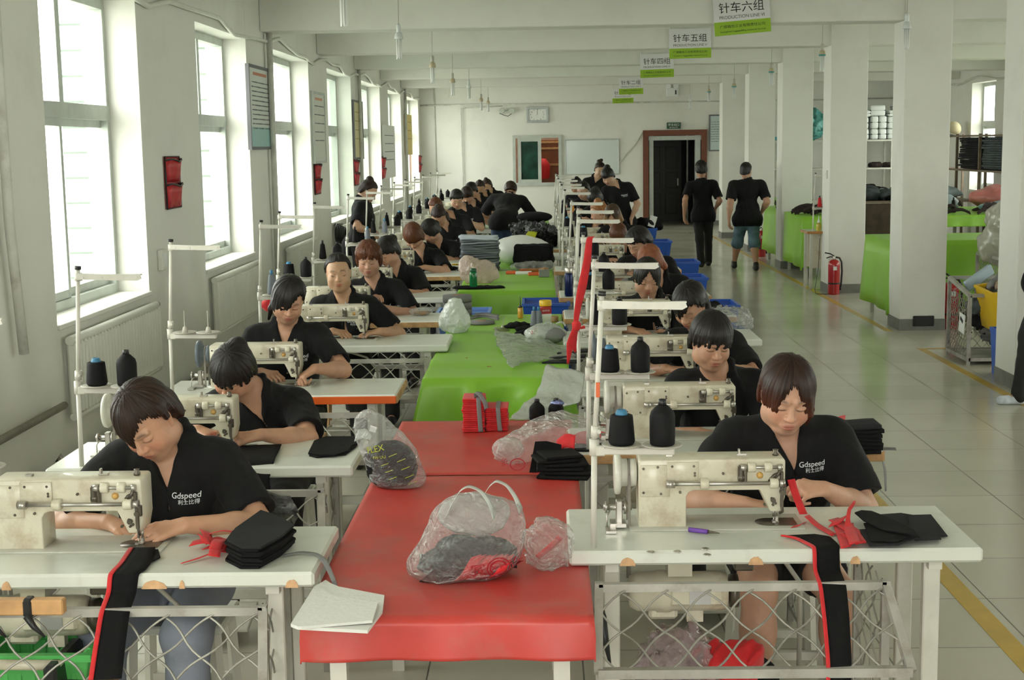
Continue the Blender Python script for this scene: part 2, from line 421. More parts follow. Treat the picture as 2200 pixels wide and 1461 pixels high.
# columns, beams
COLY = [7.4, 11.05, 14.65, 18.35, 22.0, 25.55, 29.25]
CX0, CX1 = 3.74, 4.215
for i, y in enumerate(COLY):
    mb = MB().box(((CX0+CX1)/2, y+0.24, ZC/2), (CX1-CX0, 0.48, ZC), bevel=0.008)
    mb.mi = 1; mb.box(((CX0+CX1)/2, y+0.24, 0.06), (CX1-CX0+0.008, 0.488, 0.12))
    structure(mb.build('column', [MT['wall'], MT['skirt']]))
    structure(MB().box(((XL+XR)/2, y+0.24, (ZB+ZC)/2), (XR-XL, 0.40, ZC-ZB), bevel=0.01).build('beam', MT['wall']))
structure(MB().box((XL+0.006, (YF+YB)/2, 0.06), (0.012, YB-YF, 0.12)).build('baseboard_left', MT['skirt']))
structure(MB().box(((XL+DW[0])/2, YB-0.006, 0.06), (DW[0]-XL-0.1, 0.012, 0.12)).build('baseboard_back', MT['skirt']))
structure(MB().box(((XR+DW[1])/2+0.05, YB-0.006, 0.06), (XR-DW[1]-0.12, 0.012, 0.12)).build('baseboard_back.001', MT['skirt']))
# ------------------------------------------------------------------ windows
gm = bpy.data.materials.new('clear_pane'); gm.use_nodes = True; n = gm.node_tree; n.nodes.clear()
o_ = n.nodes.new('ShaderNodeOutputMaterial'); t_ = n.nodes.new('ShaderNodeBsdfTransparent'); g_ = n.nodes.new('ShaderNodeBsdfGlossy'); x_ = n.nodes.new('ShaderNodeMixShader'); fr_ = n.nodes.new('ShaderNodeLayerWeight'); pw_ = n.nodes.new('ShaderNodeMath'); ad_ = n.nodes.new('ShaderNodeMath')
t_.inputs[0].default_value = (0.965, 0.99, 0.97, 1); g_.inputs['Roughness'].default_value = 0.02; pw_.operation = 'POWER'; pw_.inputs[1].default_value = 4.0; ad_.operation = 'MULTIPLY_ADD'; ad_.inputs[1].default_value = 0.5; ad_.inputs[2].default_value = 0.02
n.links.new(fr_.outputs['Facing'], pw_.inputs[0]); n.links.new(pw_.outputs[0], ad_.inputs[0]); n.links.new(ad_.outputs[0], x_.inputs[0]); n.links.new(t_.outputs[0], x_.inputs[1]); n.links.new(g_.outputs[0], x_.inputs[2]); n.links.new(x_.outputs[0], o_.inputs[0])
MT['pane'] = gm
def side_window(i, a, b, x, sg):
    """frame in the wall x; sg = +1 when the room lies towards +X"""
    root = thing('window_%d' % i, None, None, (x, (a+b)/2, SILL)); root['kind'] = 'structure'
    w, h = b-a, WTOP-SILL; tz = 2.27-SILL
    m = MB(); t = 0.06
    m.box((0, 0, 0.035), (0.09, w, 0.07)); m.box((0, 0, h-0.035), (0.09, w, 0.07)); m.box((0, -w/2+t/2, h/2), (0.09, t, h)); m.box((0, w/2-t/2, h/2), (0.09, t, h))
    m.box((0.0, 0, tz), (0.10, w, 0.10)); m.box((0, 0.0, (tz+h)/2), (0.08, 0.08, h-tz))
    m.build('window_frame', MT['alu'], root)
    for k, (c, off) in enumerate(((-w/4-0.0, 0.018), (w/4, -0.018))):
        s = MB(); ww = w/2-0.03
        for zz in (0.10, tz-0.075): s.box((off*sg, c, zz), (0.03, ww, 0.055))
        for yy in (c-ww/2+0.02, c+ww/2-0.02): s.box((off*sg, yy, (tz+0.03)/2), (0.03, 0.045, tz-0.13))
        so = s.build('sash', MT['alu'], root)
        MB().box((off*sg, c, (tz+0.03)/2), (0.005, ww-0.08, tz-0.2)).build('pane', MT['pane'], so)
        MB().box((0, c, (tz+h)/2), (0.005, w/2-0.1, h-tz-0.12)).build('pane', MT['pane'], root)
    MB().box((sg*(0.25/2+0.03), 0, -0.01), (0.27, w+0.0, 0.03), bevel=0.004).build('windowsill', MT['wall'], root)
    return root
for i, (a, b) in enumerate(WINL): side_window(i+1, a, b, XL-0.27, 1)
for i, (a, b) in enumerate(WINR): side_window(i+11, a, b, XR+0.27, -1)
for i, xw in enumerate((0.0,)):  # frame of the added fill window behind the camera, out of view
    r = thing('window_%d' % (i+21), None, None, (xw, YF-0.2, 0.75)); r['kind'] = 'structure'
    m = MB()
    for zz in (0.03, 1.6, 2.57): m.box((0, 0, zz), (2.6, 0.08, 0.06))
    for xx in (-1.27, 0, 1.27): m.box((xx, 0, 1.3), (0.06, 0.08, 2.6))
    m.build('window_frame', MT['alu'], r)
# portals steer the daylight through the openings
for a, b in WINL: area_light('window_portal', (XL-0.36, (a+b)/2, (SILL+WTOP)/2), (0, -math.pi/2, 0), WTOP-SILL, b-a, 1, portal=True)
for a, b in WINR: area_light('window_portal', (XR+0.36, (a+b)/2, (SILL+WTOP)/2), (0, math.pi/2, 0), WTOP-SILL, b-a, 1, portal=True)
for xw in (0.0,): area_light('window_portal', (xw, YF-0.28, 2.05), (math.pi/2, 0, 0), 2.6, 2.6, 1, portal=True)  # portal of the added fill window behind the camera
# outside: ground and the clad return wall of the next building
sidm = bpy.data.materials.new('white_siding'); sidm.use_nodes = True; n = sidm.node_tree; b = n.nodes['Principled BSDF']
tc = n.nodes.new('ShaderNodeTexCoord'); wv = n.nodes.new('ShaderNodeTexWave'); wv.bands_direction = 'Z'; wv.inputs['Scale'].default_value = 0.95
cr = n.nodes.new('ShaderNodeValToRGB'); cr.color_ramp.elements[0].position = 0.0; cr.color_ramp.elements[0].color = (0.08, 0.11, 0.09, 1); cr.color_ramp.elements[1].position = 0.06; cr.color_ramp.elements[1].color = (0.34, 0.42, 0.37, 1)
n.links.new(tc.outputs['Object'], wv.inputs['Vector']); n.links.new(wv.outputs['Color'], cr.inputs[0]); n.links.new(cr.outputs[0], b.inputs['Base Color']); b.inputs['Roughness'].default_value = 0.7
structure(MB().box((-5.0, 18.6, 2.5), (2.6, 0.3, 9)).build('exterior_wall', sidm))
structure(MB().box((-13, 14, -0.4), (19.2, 50, 0.1)).build('exterior_ground', mat('pale_paving', (0.45, 0.46, 0.42), 0.9, var=0.1)))
structure(MB().box((19, 14, -0.4), (19.2, 50, 0.1)).build('exterior_ground.001', mat('pale_paving_east', (0.45, 0.46, 0.42), 0.9, var=0.1)))
# ------------------------------------------------------------------ beyond the far wall: corridor and side room
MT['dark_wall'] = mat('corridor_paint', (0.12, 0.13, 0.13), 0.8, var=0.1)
MT['darkdoor'] = mat('dark_door_paint', (0.018, 0.017, 0.017), 0.35, var=0.1)
MT['brownwood'] = mat('brown_door_casing', (0.16, 0.05, 0.025), 0.5, var=0.15)
x0, x1, zt = DW[0], DW[1], DW[3]
yc = YB+0.3
mb = MB()
mb.box((x0-0.5, yc+1.6, 1.4), (0.1, 3.2, 2.8)); mb.box((x1+0.9, yc+1.6, 1.4), (0.1, 3.2, 2.8)); mb.box(((x0+x1)/2+0.2, yc+3.25, 1.4), (3.2, 0.1, 2.8))
mb.box(((x0+x1)/2+0.2, yc+1.6, 2.85), (3.2, 3.3, 0.1))
structure(mb.build('wall_corridor', MT['dark_wall']))
# casing and sub-frame of the doorway, dark panelled door beyond
d = thing('door_1', None, None, ((x0+x1)/2, YB, 0)); d['kind'] = 'structure'
w = x1-x0
m = MB(); t = 0.13
m.box((-w/2+t/2-0.02, -0.02, zt/2), (t, 0.06, zt)); m.box((w/2-t/2+0.02, -0.02, zt/2), (t, 0.06, zt)); m.box((0, -0.02, zt-t/2+0.03), (w+0.04, 0.06, t))
m.build('casing', MT['brownwood'], d)
m = MB()
m.box((-w/2+t+0.05, 0.10, zt/2-0.05), (0.10, 0.2, zt-0.1)); m.box((w/2-t-0.06, 0.10, zt/2-0.05), (0.12, 0.2, zt-0.1)); m.box((0, 0.10, zt-t-0.03), (w-0.2, 0.2, 0.10))
m.build('frame', MT['alu'], d)
d2 = thing('door_2', None, None, (x0+0.62, yc+1.7, 0)); d2['kind'] = 'structure'
MB().box((0, 0, 1.04), (0.95, 0.05, 2.08)).build('door_leaf', MT['darkdoor'], d2)
for zz, hh in ((0.45, 0.55), (1.05, 0.4), (1.62, 0.55)):
    for xx in (-0.22, 0.22): MB().box((xx, -0.03, zz), (0.3, 0.02, hh), bevel=0.008).build('door_panel', MT['darkdoor'], d2)
MB().box((0.38, -0.05, 1.0), (0.03, 0.04, 0.18)).build('door_handle', MT['steel'], d2)
structure(MB().box((x1-0.25, yc+1.6, 1.1), (0.04, 0.05, 2.2)).build('trim_1', MT['steel']))
# sliding window into the side room
b0, b1, z0, z1 = BW
r = thing('window_31', None, None, ((b0+b1)/2, YB, z0)); r['kind'] = 'structure'
w, h = b1-b0, z1-z0; t = 0.07
m = MB(); m.box((-w/2+t/2, 0, h/2), (t, 0.10, h)); m.box((w/2-t/2, 0, h/2), (t, 0.10, h)); m.box((0, 0, h-t/2), (w, 0.10, t)); m.box((0, 0, t/2), (w, 0.10, t))
m.build('window_frame', MT['alu'], r)
s = MB(); a, c = -w/2+t+0.05, 0.06
for xx in (a+0.04, c): s.box((xx, 0.0, h/2), (0.08, 0.05, h-2*t))
for zz in (t+0.04, h-t-0.04): s.box(((a+c)/2, 0.0, zz), (c-a, 0.05, 0.08))
so = s.build('sash', MT['alu'], r)
dgl = mat('dark_reflective_pane', (0.012, 0.05, 0.03), 0.25, spec=0.15, var=0.6, vscale=3.0)
MB().box(((a+c)/2+0.02, 0.005, h/2), (c-a-0.06, 0.006, h-2*t-0.1)).build('pane', dgl, so)
# side room seen through the open half
brown = mat('brown_lacquer_boards', (0.22, 0.075, 0.03), 0.5, var=0.3, vscale=4)
mb = MB(); mb.box(((b0+b1)/2+0.3, YB+2.6, 1.6), (3.6, 0.1, 3.2)); mb.box((b0-1.2, YB+1.4, 1.6), (0.1, 2.4, 3.2)); mb.box((b1+0.32, YB+1.4, 1.6), (0.1, 2.4, 3.2)); mb.box(((b0+b1)/2, YB+1.4, 3.2), (3.6, 2.4, 0.1))
structure(mb.build('wall_sideroom', mat('sideroom_paint', (0.42, 0.30, 0.22), 0.8, var=0.15)))
d3 = thing('door_3', None, None, (at(1196, 350, YB+2.5)[0], YB+2.52, 0)); d3['kind'] = 'structure'
m = MB()
for xx in (-0.42, 0.42): m.box((xx, 0, 1.02), (0.12, 0.06, 2.04))
m.box((0, 0, 1.98), (0.96, 0.06, 0.12)); m.box((0, 0, 1.0), (0.96, 0.06, 0.14)); m.build('door_leaf', MT['alu'], d3)
MB().box((0, 0.0, 1.5), (0.7, 0.03, 0.9)).build('pane', mat('grey_pane', (0.10, 0.10, 0.09), 0.4), d3)
MB().box((0, 0.0, 0.5), (0.7, 0.03, 0.9)).build('door_panel', MT['alu'], d3)
p = at(1168, 345, YB+1.2)
t = thing('shelving_rack', 'brown wooden rack seen through the open sliding window', 'rack', (p[0], YB+1.2, 0))
MB().box((0.15, 0, 1.05), (0.7, 0.4, 2.1)).build('carcass', brown, t)
for zz in (1.5, 1.9, 2.05): MB().box((0.15, -0.22, zz), (0.7, 0.04, 0.05)).build('shelf_edge', MT['wood'], t)
MB().lathe([(0.10, 0), (0.15, 0.05), (0.16, 0.35), (0.09, 0.45), (0.05, 0.5)], 16, (0, -0.3, 1.15)).build('red_bundle', MT['redfab'], t)
area_light('sideroom_lamp', ((b0+b1)/2, YB+1.0, 3.1), (0, 0, 0), 0.8, 0.8, 20, (1, 0.9, 0.75))
# ------------------------------------------------------------------ sewing workstations
TT = 0.79            # table top height
TD = 0.50            # table depth
def bevel(o, w=0.005, seg=2, ang=40):
    md = o.modifiers.new('edge', 'BEVEL'); md.width = w; md.segments = seg; md.limit_method = 'ANGLE'; md.angle_limit = math.radians(ang)
    for p in o.data.polygons: p.use_smooth = True
    return o
MT['bed'] = mat('grey_bed_enamel', (0.50, 0.50, 0.43), 0.3, var=0.06, dirt=(0.25, 0.2, 0.13), dscale=9, damt=0.4)
MT['belt'] = mat('grey_drive_belt', (0.23, 0.21, 0.18), 0.7)
MT['amber'] = mat('amber_sight_glass', (0.62, 0.36, 0.10), 0.2)
MT['bluewheel'] = mat('blue_grey_wheel', (0.13, 0.16, 0.19), 0.4)
MT['wheel'] = mat('white_wheel_enamel', (0.66, 0.66, 0.58), 0.3, dirt=(0.3, 0.27, 0.2), dscale=9, damt=0.4)
MT['plate'] = mat('engraved_alu_plate', (0.45, 0.45, 0.45), 0.35, metal=0.6)
MT['disc'] = mat('grey_spool_disc', (0.44, 0.42, 0.36), 0.45, var=0.1)
MT['cardboard'] = mat('brown_cardboard', (0.33, 0.20, 0.10), 0.8, var=0.1)
EDGE = {'white': MT['laminate'], 'wood': MT['wood'], 'orange': MT['orange']}
AX = np.array([[0, 0, 1.0], [1, 0, 0], [0, 1, 0]])     # lathe axis along +X
def make_table(edge, w, tray=None, fine=True):
    t = thing('sewing_table', 'x', 'sewing table')
    top = MB()
    top.box((w/2, TD/2, TT-0.0225), (w, TD, 0.045), bevel=0.008)
    tp = top.build('tabletop', [MT['laminate']], t)
    if edge != 'white':
        MB().box((w/2, -0.001, TT-0.026), (w-0.002, 0.010, 0.038), bevel=0.003).build('edge_band', EDGE[edge], t)
        MB().box((w+0.001, TD/2, TT-0.026), (0.010, TD-0.01, 0.038), bevel=0.003).build('edge_band', EDGE['wood'], t)
        MB().box((-0.001, TD/2, TT-0.026), (0.010, TD-0.01, 0.038), bevel=0.003).build('edge_band', EDGE['wood'], t)
    for x in (0.13, w-0.13):
        for y in (0.09, TD-0.10):
            MB().box((x, y, (TT-0.05)/2+0.02), (0.05, 0.035, TT-0.09), bevel=0.004).build('leg', MT['white_metal'], t)
        MB().box((x, TD/2, 0.02), (0.05, TD-0.02, 0.04), bevel=0.006).build('foot_bar', MT['white_metal'], t)
        MB().box((x, TD/2, TT-0.062), (0.04, TD-0.08, 0.03)).build('top_bracket', MT['white_metal'], t)
    MB().box((w/2, TD-0.11, 0.16), (w-0.31, 0.03, 0.045), bevel=0.003).build('crossbar', MT['white_metal'], t)
    MB().box((w/2-0.05, TD/2+0.02, 0.10), (0.36, 0.22, 0.018), np.asarray(rotx(0.2)), bevel=0.004).build('pedal', MT['white_metal'], t)
    # motor on its bracket, under the column side
    mx = w*0.5-0.27
    b = MB(); b.box((mx+0.0, 0.20, TT-0.085), (0.075, 0.10, 0.085)); b.box((mx, 0.20, TT-0.05), (0.26, 0.14, 0.012)); b.build('motor_bracket', MT['cream'], t)
    m = MB(); m.lathe([(0.02, -0.16), (0.05, -0.155), (0.062, -0.13), (0.062, -0.075), (0.067, -0.07), (0.067, -0.03), (0.062, -0.02), (0.062, 0.13), (0.056, 0.15), (0.02, 0.155)], 28, (mx, 0.20, 0.60), AX)
    m.box((mx+0.05, 0.20-0.045, 0.60), (0.17, 0.05, 0.06), bevel=0.01); m.box((mx-0.05, 0.2, 0.535), (0.09, 0.05, 0.04), bevel=0.01); m.box((mx+0.05, 0.2, 0.53), (0.05, 0.03, 0.05))
    mo = m.build('motor', MT['cream'], t)
    MB().box((mx+0.06, 0.128, 0.605), (0.066, 0.006, 0.05)).build('nameplate', MT['plate'], mo)
    MB().lathe([(0.01, 0.155), (0.052, 0.16), (0.052, 0.185), (0.01, 0.19)], 20, (mx, 0.20, 0.60), AX).build('end_cap', MT['darksteel'], mo)
    MB().tube([(mx+0.15, 0.2, TT-0.07), (mx+0.25, 0.22, TT-0.075), (mx+0.34, 0.25, TT-0.11), (mx+0.40, 0.3, TT-0.2), (mx+0.41, 0.36, 0.25)], 0.008, 8).build('power_cable', MT['disc'], t)
    be = MB()
    for y in (.259, .341): be.box((.196, y, .675), (.009, .003, .15))
    be.build('drive_belt', MT['belt'], t)
    MB().box((mx+0.20, 0.21, TT-0.085), (0.06, 0.10, 0.06), bevel=0.004).build('switch_box', MT['darksteel'], t)
    if tray is not None: make_basket(t, tray, 0.84, fine)
    return t
def make_machine(wheelmat, body=None):
    body = body or MT['cream']
    t = thing('sewing_machine', 'x', 'sewing machine')
    prof = [(-.43, .004), (-.43, .214), (-.424, .222), (.024, .222), (.030, .216), (.030, .10), (.020, .052), (-.016, .052), (-.048, .122), (-.255, .122), (-.272, .117), (-.28, .102), (-.28, .004)]
    o = MB().prism(prof, -.055, .115, axis=1).build('body', body, t); bevel(o, 0.006, 2)
    bevel(MB().box((-.185, 0.0, 0.003), (.55, .178, .006)).build('bed_plate', MT['bed'], t), 0.001, 1)
    f = -.055
    cp = MB(); cp.box((-.378, f-.002, .155), (.092, .006, .102)); cp.box((-.292, f-.003, .185), (.098, .006, .06)); bevel(cp.build('cover_plate', body, t), 0.002, 1)
    for x, z in ((-.415, .195), (-.37, .200), (-.325, .202), (-.257, .202), (-.254, .180), (-.254, .172), (-.415, .118), (-.36, .114), (-.30, .118), (-.165, .177), (-.085, .07), (-.02, .07), (-.03, .09), (0.0, .075)):
        if x > -.09: z = z+.005; x = x*0.4
        MB().cyl((x, f+.004, z), (x, f-.007, z), .0042, 10).build('screw', MT['darksteel'], t)
    rod = MB(); rod.cyl((-.335, f-.018, .148), (.010, f-.018, .148), .0062, 12); rod.cyl((-.345, f-.018, .148), (-.318, f-.018, .148), .0125, 14); rod.cyl((.008, f-.018, .148), (.026, f-.018, .148), .013, 14)
    rod.build('lifting_rod', MT['steel'], t)
    for x in (-.225, -.008):
        bevel(MB().cyl((x-.013, f-.018, .148), (x+.013, f-.018, .148), .017, 18).box((x, f-.006, .148), (.024, .02, .03)).build('rod_bracket', body, t), 0.002, 1)
    sh = MB(); sh.cyl((-.112, f-.014, .198), (.016, f-.014, .198), .005, 12); sh.cyl((-.112, f-.014, .198), (-.094, f-.014, .198), .011, 12); sh.cyl((.004, f-.014, .198), (.018, f-.014, .198), .010, 12); sh.build('upper_shaft', MT['steel'], t)
    for x in (-.078, -.026):
        bevel(MB().cyl((x-.012, f-.012, .198), (x+.012, f-.012, .198), .016, 18).build('shaft_bracket', body, t), 0.002, 1)
    lv = MB(); lv.box((-.112, f-.012, .182), (.016, .02, .045), bevel=.004); lv.cyl((-.120, f-.012, .166), (-.100, f-.012, .166), .011, 12); lv.box((-.098, f-.010, .170), (.012, .014, .05), bevel=.003); lv.build('walking_foot_lever', MT['darksteel'], t)
    MB().lathe([(.0105, 0), (.0105, .004), (.006, .008), (.001, .009)], 16, (-.050, f, .170), np.array([[1.0, 0, 0], [0, 0, -1], [0, 1, 0]])).build('oil_sight', MT['amber'], t)
    ln = MB(); ln.tube([(.012, f-.016, .200), (.006, f-.020, .178), (-.006, f-.018, .165)], .005, 8); ln.box((.016, f-.016, .165), (.010, .012, .04), bevel=.002)
    ln.tube([(-.022, f-.012, .152), (-.006, f-.014, .172), (.008, f-.014, .178)], .006, 8)
    ln.box((.018, f-.014, .105), (.009, .010, .07), bevel=.002); ln.tube([(.018, f-.014, .08), (.020, f-.010, .055), (.016, f+.01, .045)], .005, 8); ln.box((.026, f-.010, .125), (.008, .014, .03)); ln.cyl((.018, f-.024, .118), (.018, f-.004, .118), .008, 10); ln.cyl((-.008, f-.012, .09), (-.008, f+.004, .09), .008, 10)
    ln.build('linkage', MT['darksteel'], t)
    nb = MB(); nb.cyl((.002, -.012, .055), (.002, -.012, .026), .0045, 10); nb.cyl((.002, -.012, .026), (.002, -.012, .004), .0016, 6); nb.cyl((.012, -.004, .055), (.012, -.004, .020), .0038, 10); nb.build('needle_bar', MT['steel'], t)
    ft = MB(); ft.box((.008, -.012, .010), (.018, .030, .005), bevel=.002); ft.box((.012, -.006, .018), (.010, .010, .014), bevel=.002); ft.box((.0, -.026, .012), (.008, .012, .004)); ft.build('presser_foot', MT['steel'], t)
    pl = MB(); pl.lathe([(.001, .0), (.045, .0), (.045, .0012), (.001, .0012)], 30, (-.012, -.012, .0065)); pl.box((.036, -.012, .0072), (.07, .088, .0014)); pl.build('needle_plate', MT['darksteel'], t)
    wh = MB(); wh.lathe([(.012, -.505), (.055, -.505), (.068, -.502), (.070, -.494), (.068, -.486), (.052, -.484), (.044, -.480), (.044, -.464), (.039, -.462), (.039, -.456), (.044, -.454), (.044, -.436), (.02, -.432)], 32, (0, 0.0, .170), AX); wh.build('handwheel', wheelmat, t)
    be = MB()
    for y in (-.041, .041): be.box((-.459, y*1.0, .0865), (.009, .003, .167))
    be.tube([(-.459, .042*math.cos(a), .17+.042*math.sin(a)) for a in np.linspace(0, math.pi, 10)], .004, 6); be.build('drive_belt', MT['belt'], t)
    bw = MB(); bw.box((-.495, -.03, .012), (.05, .06, .012)); bw.box((-.49, -.02, .05), (.02, .03, .07), bevel=.003); bw.cyl((-.54, -.02, .062), (-.45, -.02, .062), .010, 12); bw.cyl((-.535, -.02, .062), (-.528, -.02, .062), .019, 14); bw.cyl((-.475, -.02, .062), (-.468, -.02, .062), .022, 16); bw.tube([(-.53, -.05, .005), (-.53, -.05, .04), (-.52, -.03, .055)], .003, 6); bw.box((-.52, -.085, .006), (.03, .06, .006)); bw.build('bobbin_winder', MT['steel'], t)
    tg = MB(); tg.box((-.10, 0.0, .226), (.03, .018, .006)); tg.box((-.108, 0, .234), (.004, .016, .016)); tg.build('thread_guide', MT['steel'], t)
    MB().box((-.33, 0, .225), (.02, .02, .005)).build('oil_cap', MT['steel'], t)
    MB().lathe([(.006, 0), (.011, .003), (.011, .010), (.007, .014), (.009, .020), (.004, .022)], 14, (.006, -.01, .222)).build('pressure_knob', MT['darksteel'], t)
    return t
def make_stand(spikes=True):
    t = thing('thread_stand', 'x', 'thread stand')
    p = MB(); p.tube([(0, 0, 0), (.004, 0, .30)], .0092, 12); p.build('lower_pole', MT['white_metal'], t)
    p = MB(); p.tube([(.004, 0, .30), (.030, 0, .765)], .0080, 12); p.build('upper_pole', MT['white_metal'], t)
    MB().cyl((.030, 0, .765), (.031, 0, .778), .012, 12).build('pole_cap', MT['black'], t)
    c = MB(); c.cyl((.004, 0, .285), (.0045, 0, .335), .0155, 12); c.box((.022, -.004, .30), (.03, .026, .03), bevel=.004); c.cyl((.018, -.024, .36), (.018, .01, .36), .006, 8); c.cyl((0.007, 0, .34), (.009, 0, .375), .014, 12); c.build('clamp', MT['white_metal'], t)
    a = MB(); a.box((.125, -.012, .300), (.235, .022, .022), np.asarray(rotz(-.06)), bevel=.003); a.build('spool_arm', MT['white_metal'], t)
    a = MB(); a.cyl((.030, 0, .722), (.0305, 0, .752), .0145, 12)
    a.prism([(.03, .728), (.265, .722), (.280, .730), (.275, .742), (.03, .752)], -.016, .006, axis=1); a.box((.155, -.006, .744), (.245, .018, .004))
    for x in (.052, .125, .262): a.cyl((x, -.019, .736), (x, -.008, .736), .005, 8)
    a.build('guide_arm', MT['white_metal'], t)
    for x, y in ((.085, -.02), (.205, -.03)):
        MB().lathe([(.004, 0), (.057, .006), (.060, .010), (.056, .012), (.004, .005)], 28, (x, y, .312)).build('spool_disc', MT['disc'], t)
        s = MB(); s.lathe([(.016, 0), (.012, .02), (.009, .03), (.0025, .032), (.002, .11)], 12, (x, y, .317)); s.build('spindle', MT['disc'], t)
    return t
def make_cone(kind):
    t = thing('thread_cone', 'x', 'thread cone')
    if kind == 'cone':
        MB().lathe([(.034, 0), (.0385, .006), (.040, .012), (.034, .082), (.033, .088), (.028, .090)], 28).build('thread', MT['thread'], t)
        MB().lathe([(.019, .088), (.018, .094), (.014, .104), (.008, .106), (.007, .09)], 18).build('core', MT['bluecap'], t)
    elif kind == 'bottle':
        MB().lathe([(.034, 0), (.037, .004), (.038, .03), (.038, .085), (.034, .100), (.018, .116), (.013, .120)], 28).build('thread', MT['thread'], t)
        MB().lathe([(.0125, .118), (.0115, .136), (.008, .137), (.007, .12)], 16).build('core', MT['black'], t)
    else:
        th = {'grey': MT['greythread'], 'orange': mat('orange_thread', (0.55, 0.22, 0.02), .7), 'red': MT['redfab'], 'slim': MT['thread']}[kind]
        MB().lathe([(.022, 0), (.030, .006), (.030, .02), (.018, .12), (.010, .124)], 20).build('thread', th, t)
        MB().lathe([(.010, .12), (.009, .15), (.004, .151)], 12).build('core', MT['bluecap'] if kind == 'grey' else MT['black'], t)
    return t
def wavy(a, b, amp, nrm, n, waves):
    a, b, nrm = (np.asarray(v, float) for v in (a, b, nrm)); ts = np.linspace(0, 1, n)
    return np.array([a+(b-a)*k+nrm*amp*math.sin(k*waves*math.pi) for k in ts])
def mesh_wires(mb, o, u, v, step, r, seg=6, n=5):
    """crimped diamond mesh on the parallelogram o, u, v; kinks where wires cross"""
    o, u, v = (np.asarray(q, float) for q in (o, u, v)); U, V = np.linalg.norm(u), np.linalg.norm(v); uu, vv = u/U, v/V
    nr = np.cross(uu, vv)
    for sgn in (1, -1):
        lo = -V if sgn > 0 else 0; hi = U if sgn > 0 else U+V
        c = math.floor(lo/step)*step+step/2
        while c < hi:
            # line s = c + sgn*k, k in 0..V
            k0, k1 = 0.0, V
            if sgn > 0: k0 = max(k0, -c); k1 = min(k1, U-c)
            else: k0 = max(k0, c-U); k1 = min(k1, c)
            if k1-k0 > 0.02:
                L = k1-k0; m = max(3, int(L/step*seg))
                ks = np.linspace(k0, k1, m); pts = []
                for k in ks:
                    ph = (k*2/step)*math.pi
                    pts.append(o+uu*(c+sgn*k)+vv*k+(uu*sgn-vv)*0.030*step*math.sin(ph)+nr*0.003*sgn*math.cos(ph))
                mb.tube(pts, r, n, caps=False)
            c += step
def make_basket(parent, bx, w=1.0, fine=True):
    """wire tray fixed in front of a table"""
    za, zb = 0.705, 0.515; d = 0.19
    fr = MB(); q = .024
    fr.bar((0, 0, za), (w, 0, za), q, q); fr.bar((0, 0, za), (-.01, -d, zb), q, q*.8); fr.bar((w, 0, za), (w+.03, -d, zb), q, q*.8); fr.bar((-.01, -d, zb), (w+.03, -d, zb), q, q)
    t = fr.build('wire_tray', MT['frame_grey'], parent); t.location = (bx, -.08, 0)
    m = MB(); mesh_wires(m, (-.005, -d, zb), (w+.02, 0, 0), (0.01, d, za-zb), .125, .0034, 8 if fine else 4, 6 if fine else 4); m.build('wire_mesh', MT['galv'], t)
    m = MB(); mesh_wires(m, (w-.005, .0, .06), (0, .36, 0), (0, 0, .66), .125, .003, 6 if fine else 4, 5 if fine else 4); m.build('side_mesh', MT['galv'], t)
    for x, y in ((.0, .0), (w, 0.0), (w, .36)):
        MB().box((x, y, .36), (.024, .024, .72)).build('leg', MT['frame_grey'], t)
    MB().bar((w, 0, .07), (w, .36, .07), .02, .02).build('side_rail', MT['frame_grey'], t)
    return t
def make_stool(seatmat):
    t = thing('work_stool', 'x', 'stool')
    MB().box((0, 0, .415), (.34, .28, .03), bevel=.006).build('seat', seatmat, t)
    for x in (-.14, .14):
        for y in (-.11, .11): MB().bar((x*1.12, y*1.12, 0), (x, y, .40), .03, .03).build('leg', seatmat if seatmat is MT['wood'] else MT['white_metal'], t)
    for y in (-.115, .115): MB().box((0, y, .16), (.28, .02, .03)).build('stretcher', MT['white_metal'], t)
    return t
ORD = ['first', 'second', 'third', 'fourth', 'fifth', 'sixth', 'seventh', 'eighth', 'ninth', 'tenth', 'eleventh', 'twelfth', 'thirteenth', 'fourteenth', 'fifteenth', 'sixteenth']
# rows: (left end x, front edge y, edge, width)
LROWS = [(-1.885, 3.874, 'white', 1.215), (-1.93, 5.223, 'white', 1.19), (-1.93, 6.76, 'orange', 1.20), (-1.80, 8.48, 'white', 1.21), (-1.93, 9.65, 'wood', 1.21), (-1.93, 11.17, 'white', 1.21), (-1.92, 13.06, 'wood', 1.20),
         (-1.92, 14.5, 'white', 1.2), (-1.92, 15.8, 'white', 1.2), (-1.92, 17.2, 'wood', 1.2), (-1.92, 18.6, 'white', 1.2), (-1.92, 20.0, 'white', 1.2), (-1.92, 21.4, 'white', 1.2), (-1.92, 22.9, 'wood', 1.2), (-1.92, 24.4, 'white', 1.2)]
RROWS = [(0.068, 4.056, 'white', 1.233), (0.097, 5.40, 'wood', 1.233), (0.096, 6.85, 'white', 1.233), (0.122, 8.54, 'white', 1.224), (0.146, 9.73, 'wood', 1.206), (0.130, 11.1, 'wood', 1.209), (0.115, 13.44, 'wood', 1.215),
         (0.11, 15.2, 'white', 1.2), (0.11, 16.3, 'wood', 1.2), (0.11, 18.1, 'wood', 1.2), (0.11, 19.7, 'wood', 1.2), (0.11, 21.2, 'wood', 1.2)]
LDESC = ['the woman guiding red-edged cloth', 'the woman bent over black cloth', 'the woman with clenched hand', 'the woman with drawn-back hair', 'the woman with short reddish curls',
         'the dark-haired woman behind the curls', 'the woman with the copper bowl cut', 'the dark-haired woman turned aside', 'the woman with auburn ponytail', 'the brown-haired woman behind the ponytail', 'the young worker with smooth fringe', 'the worker with loose fringe', 'the half-hidden worker', 'the worker with dark bun', 'the last window-side worker']
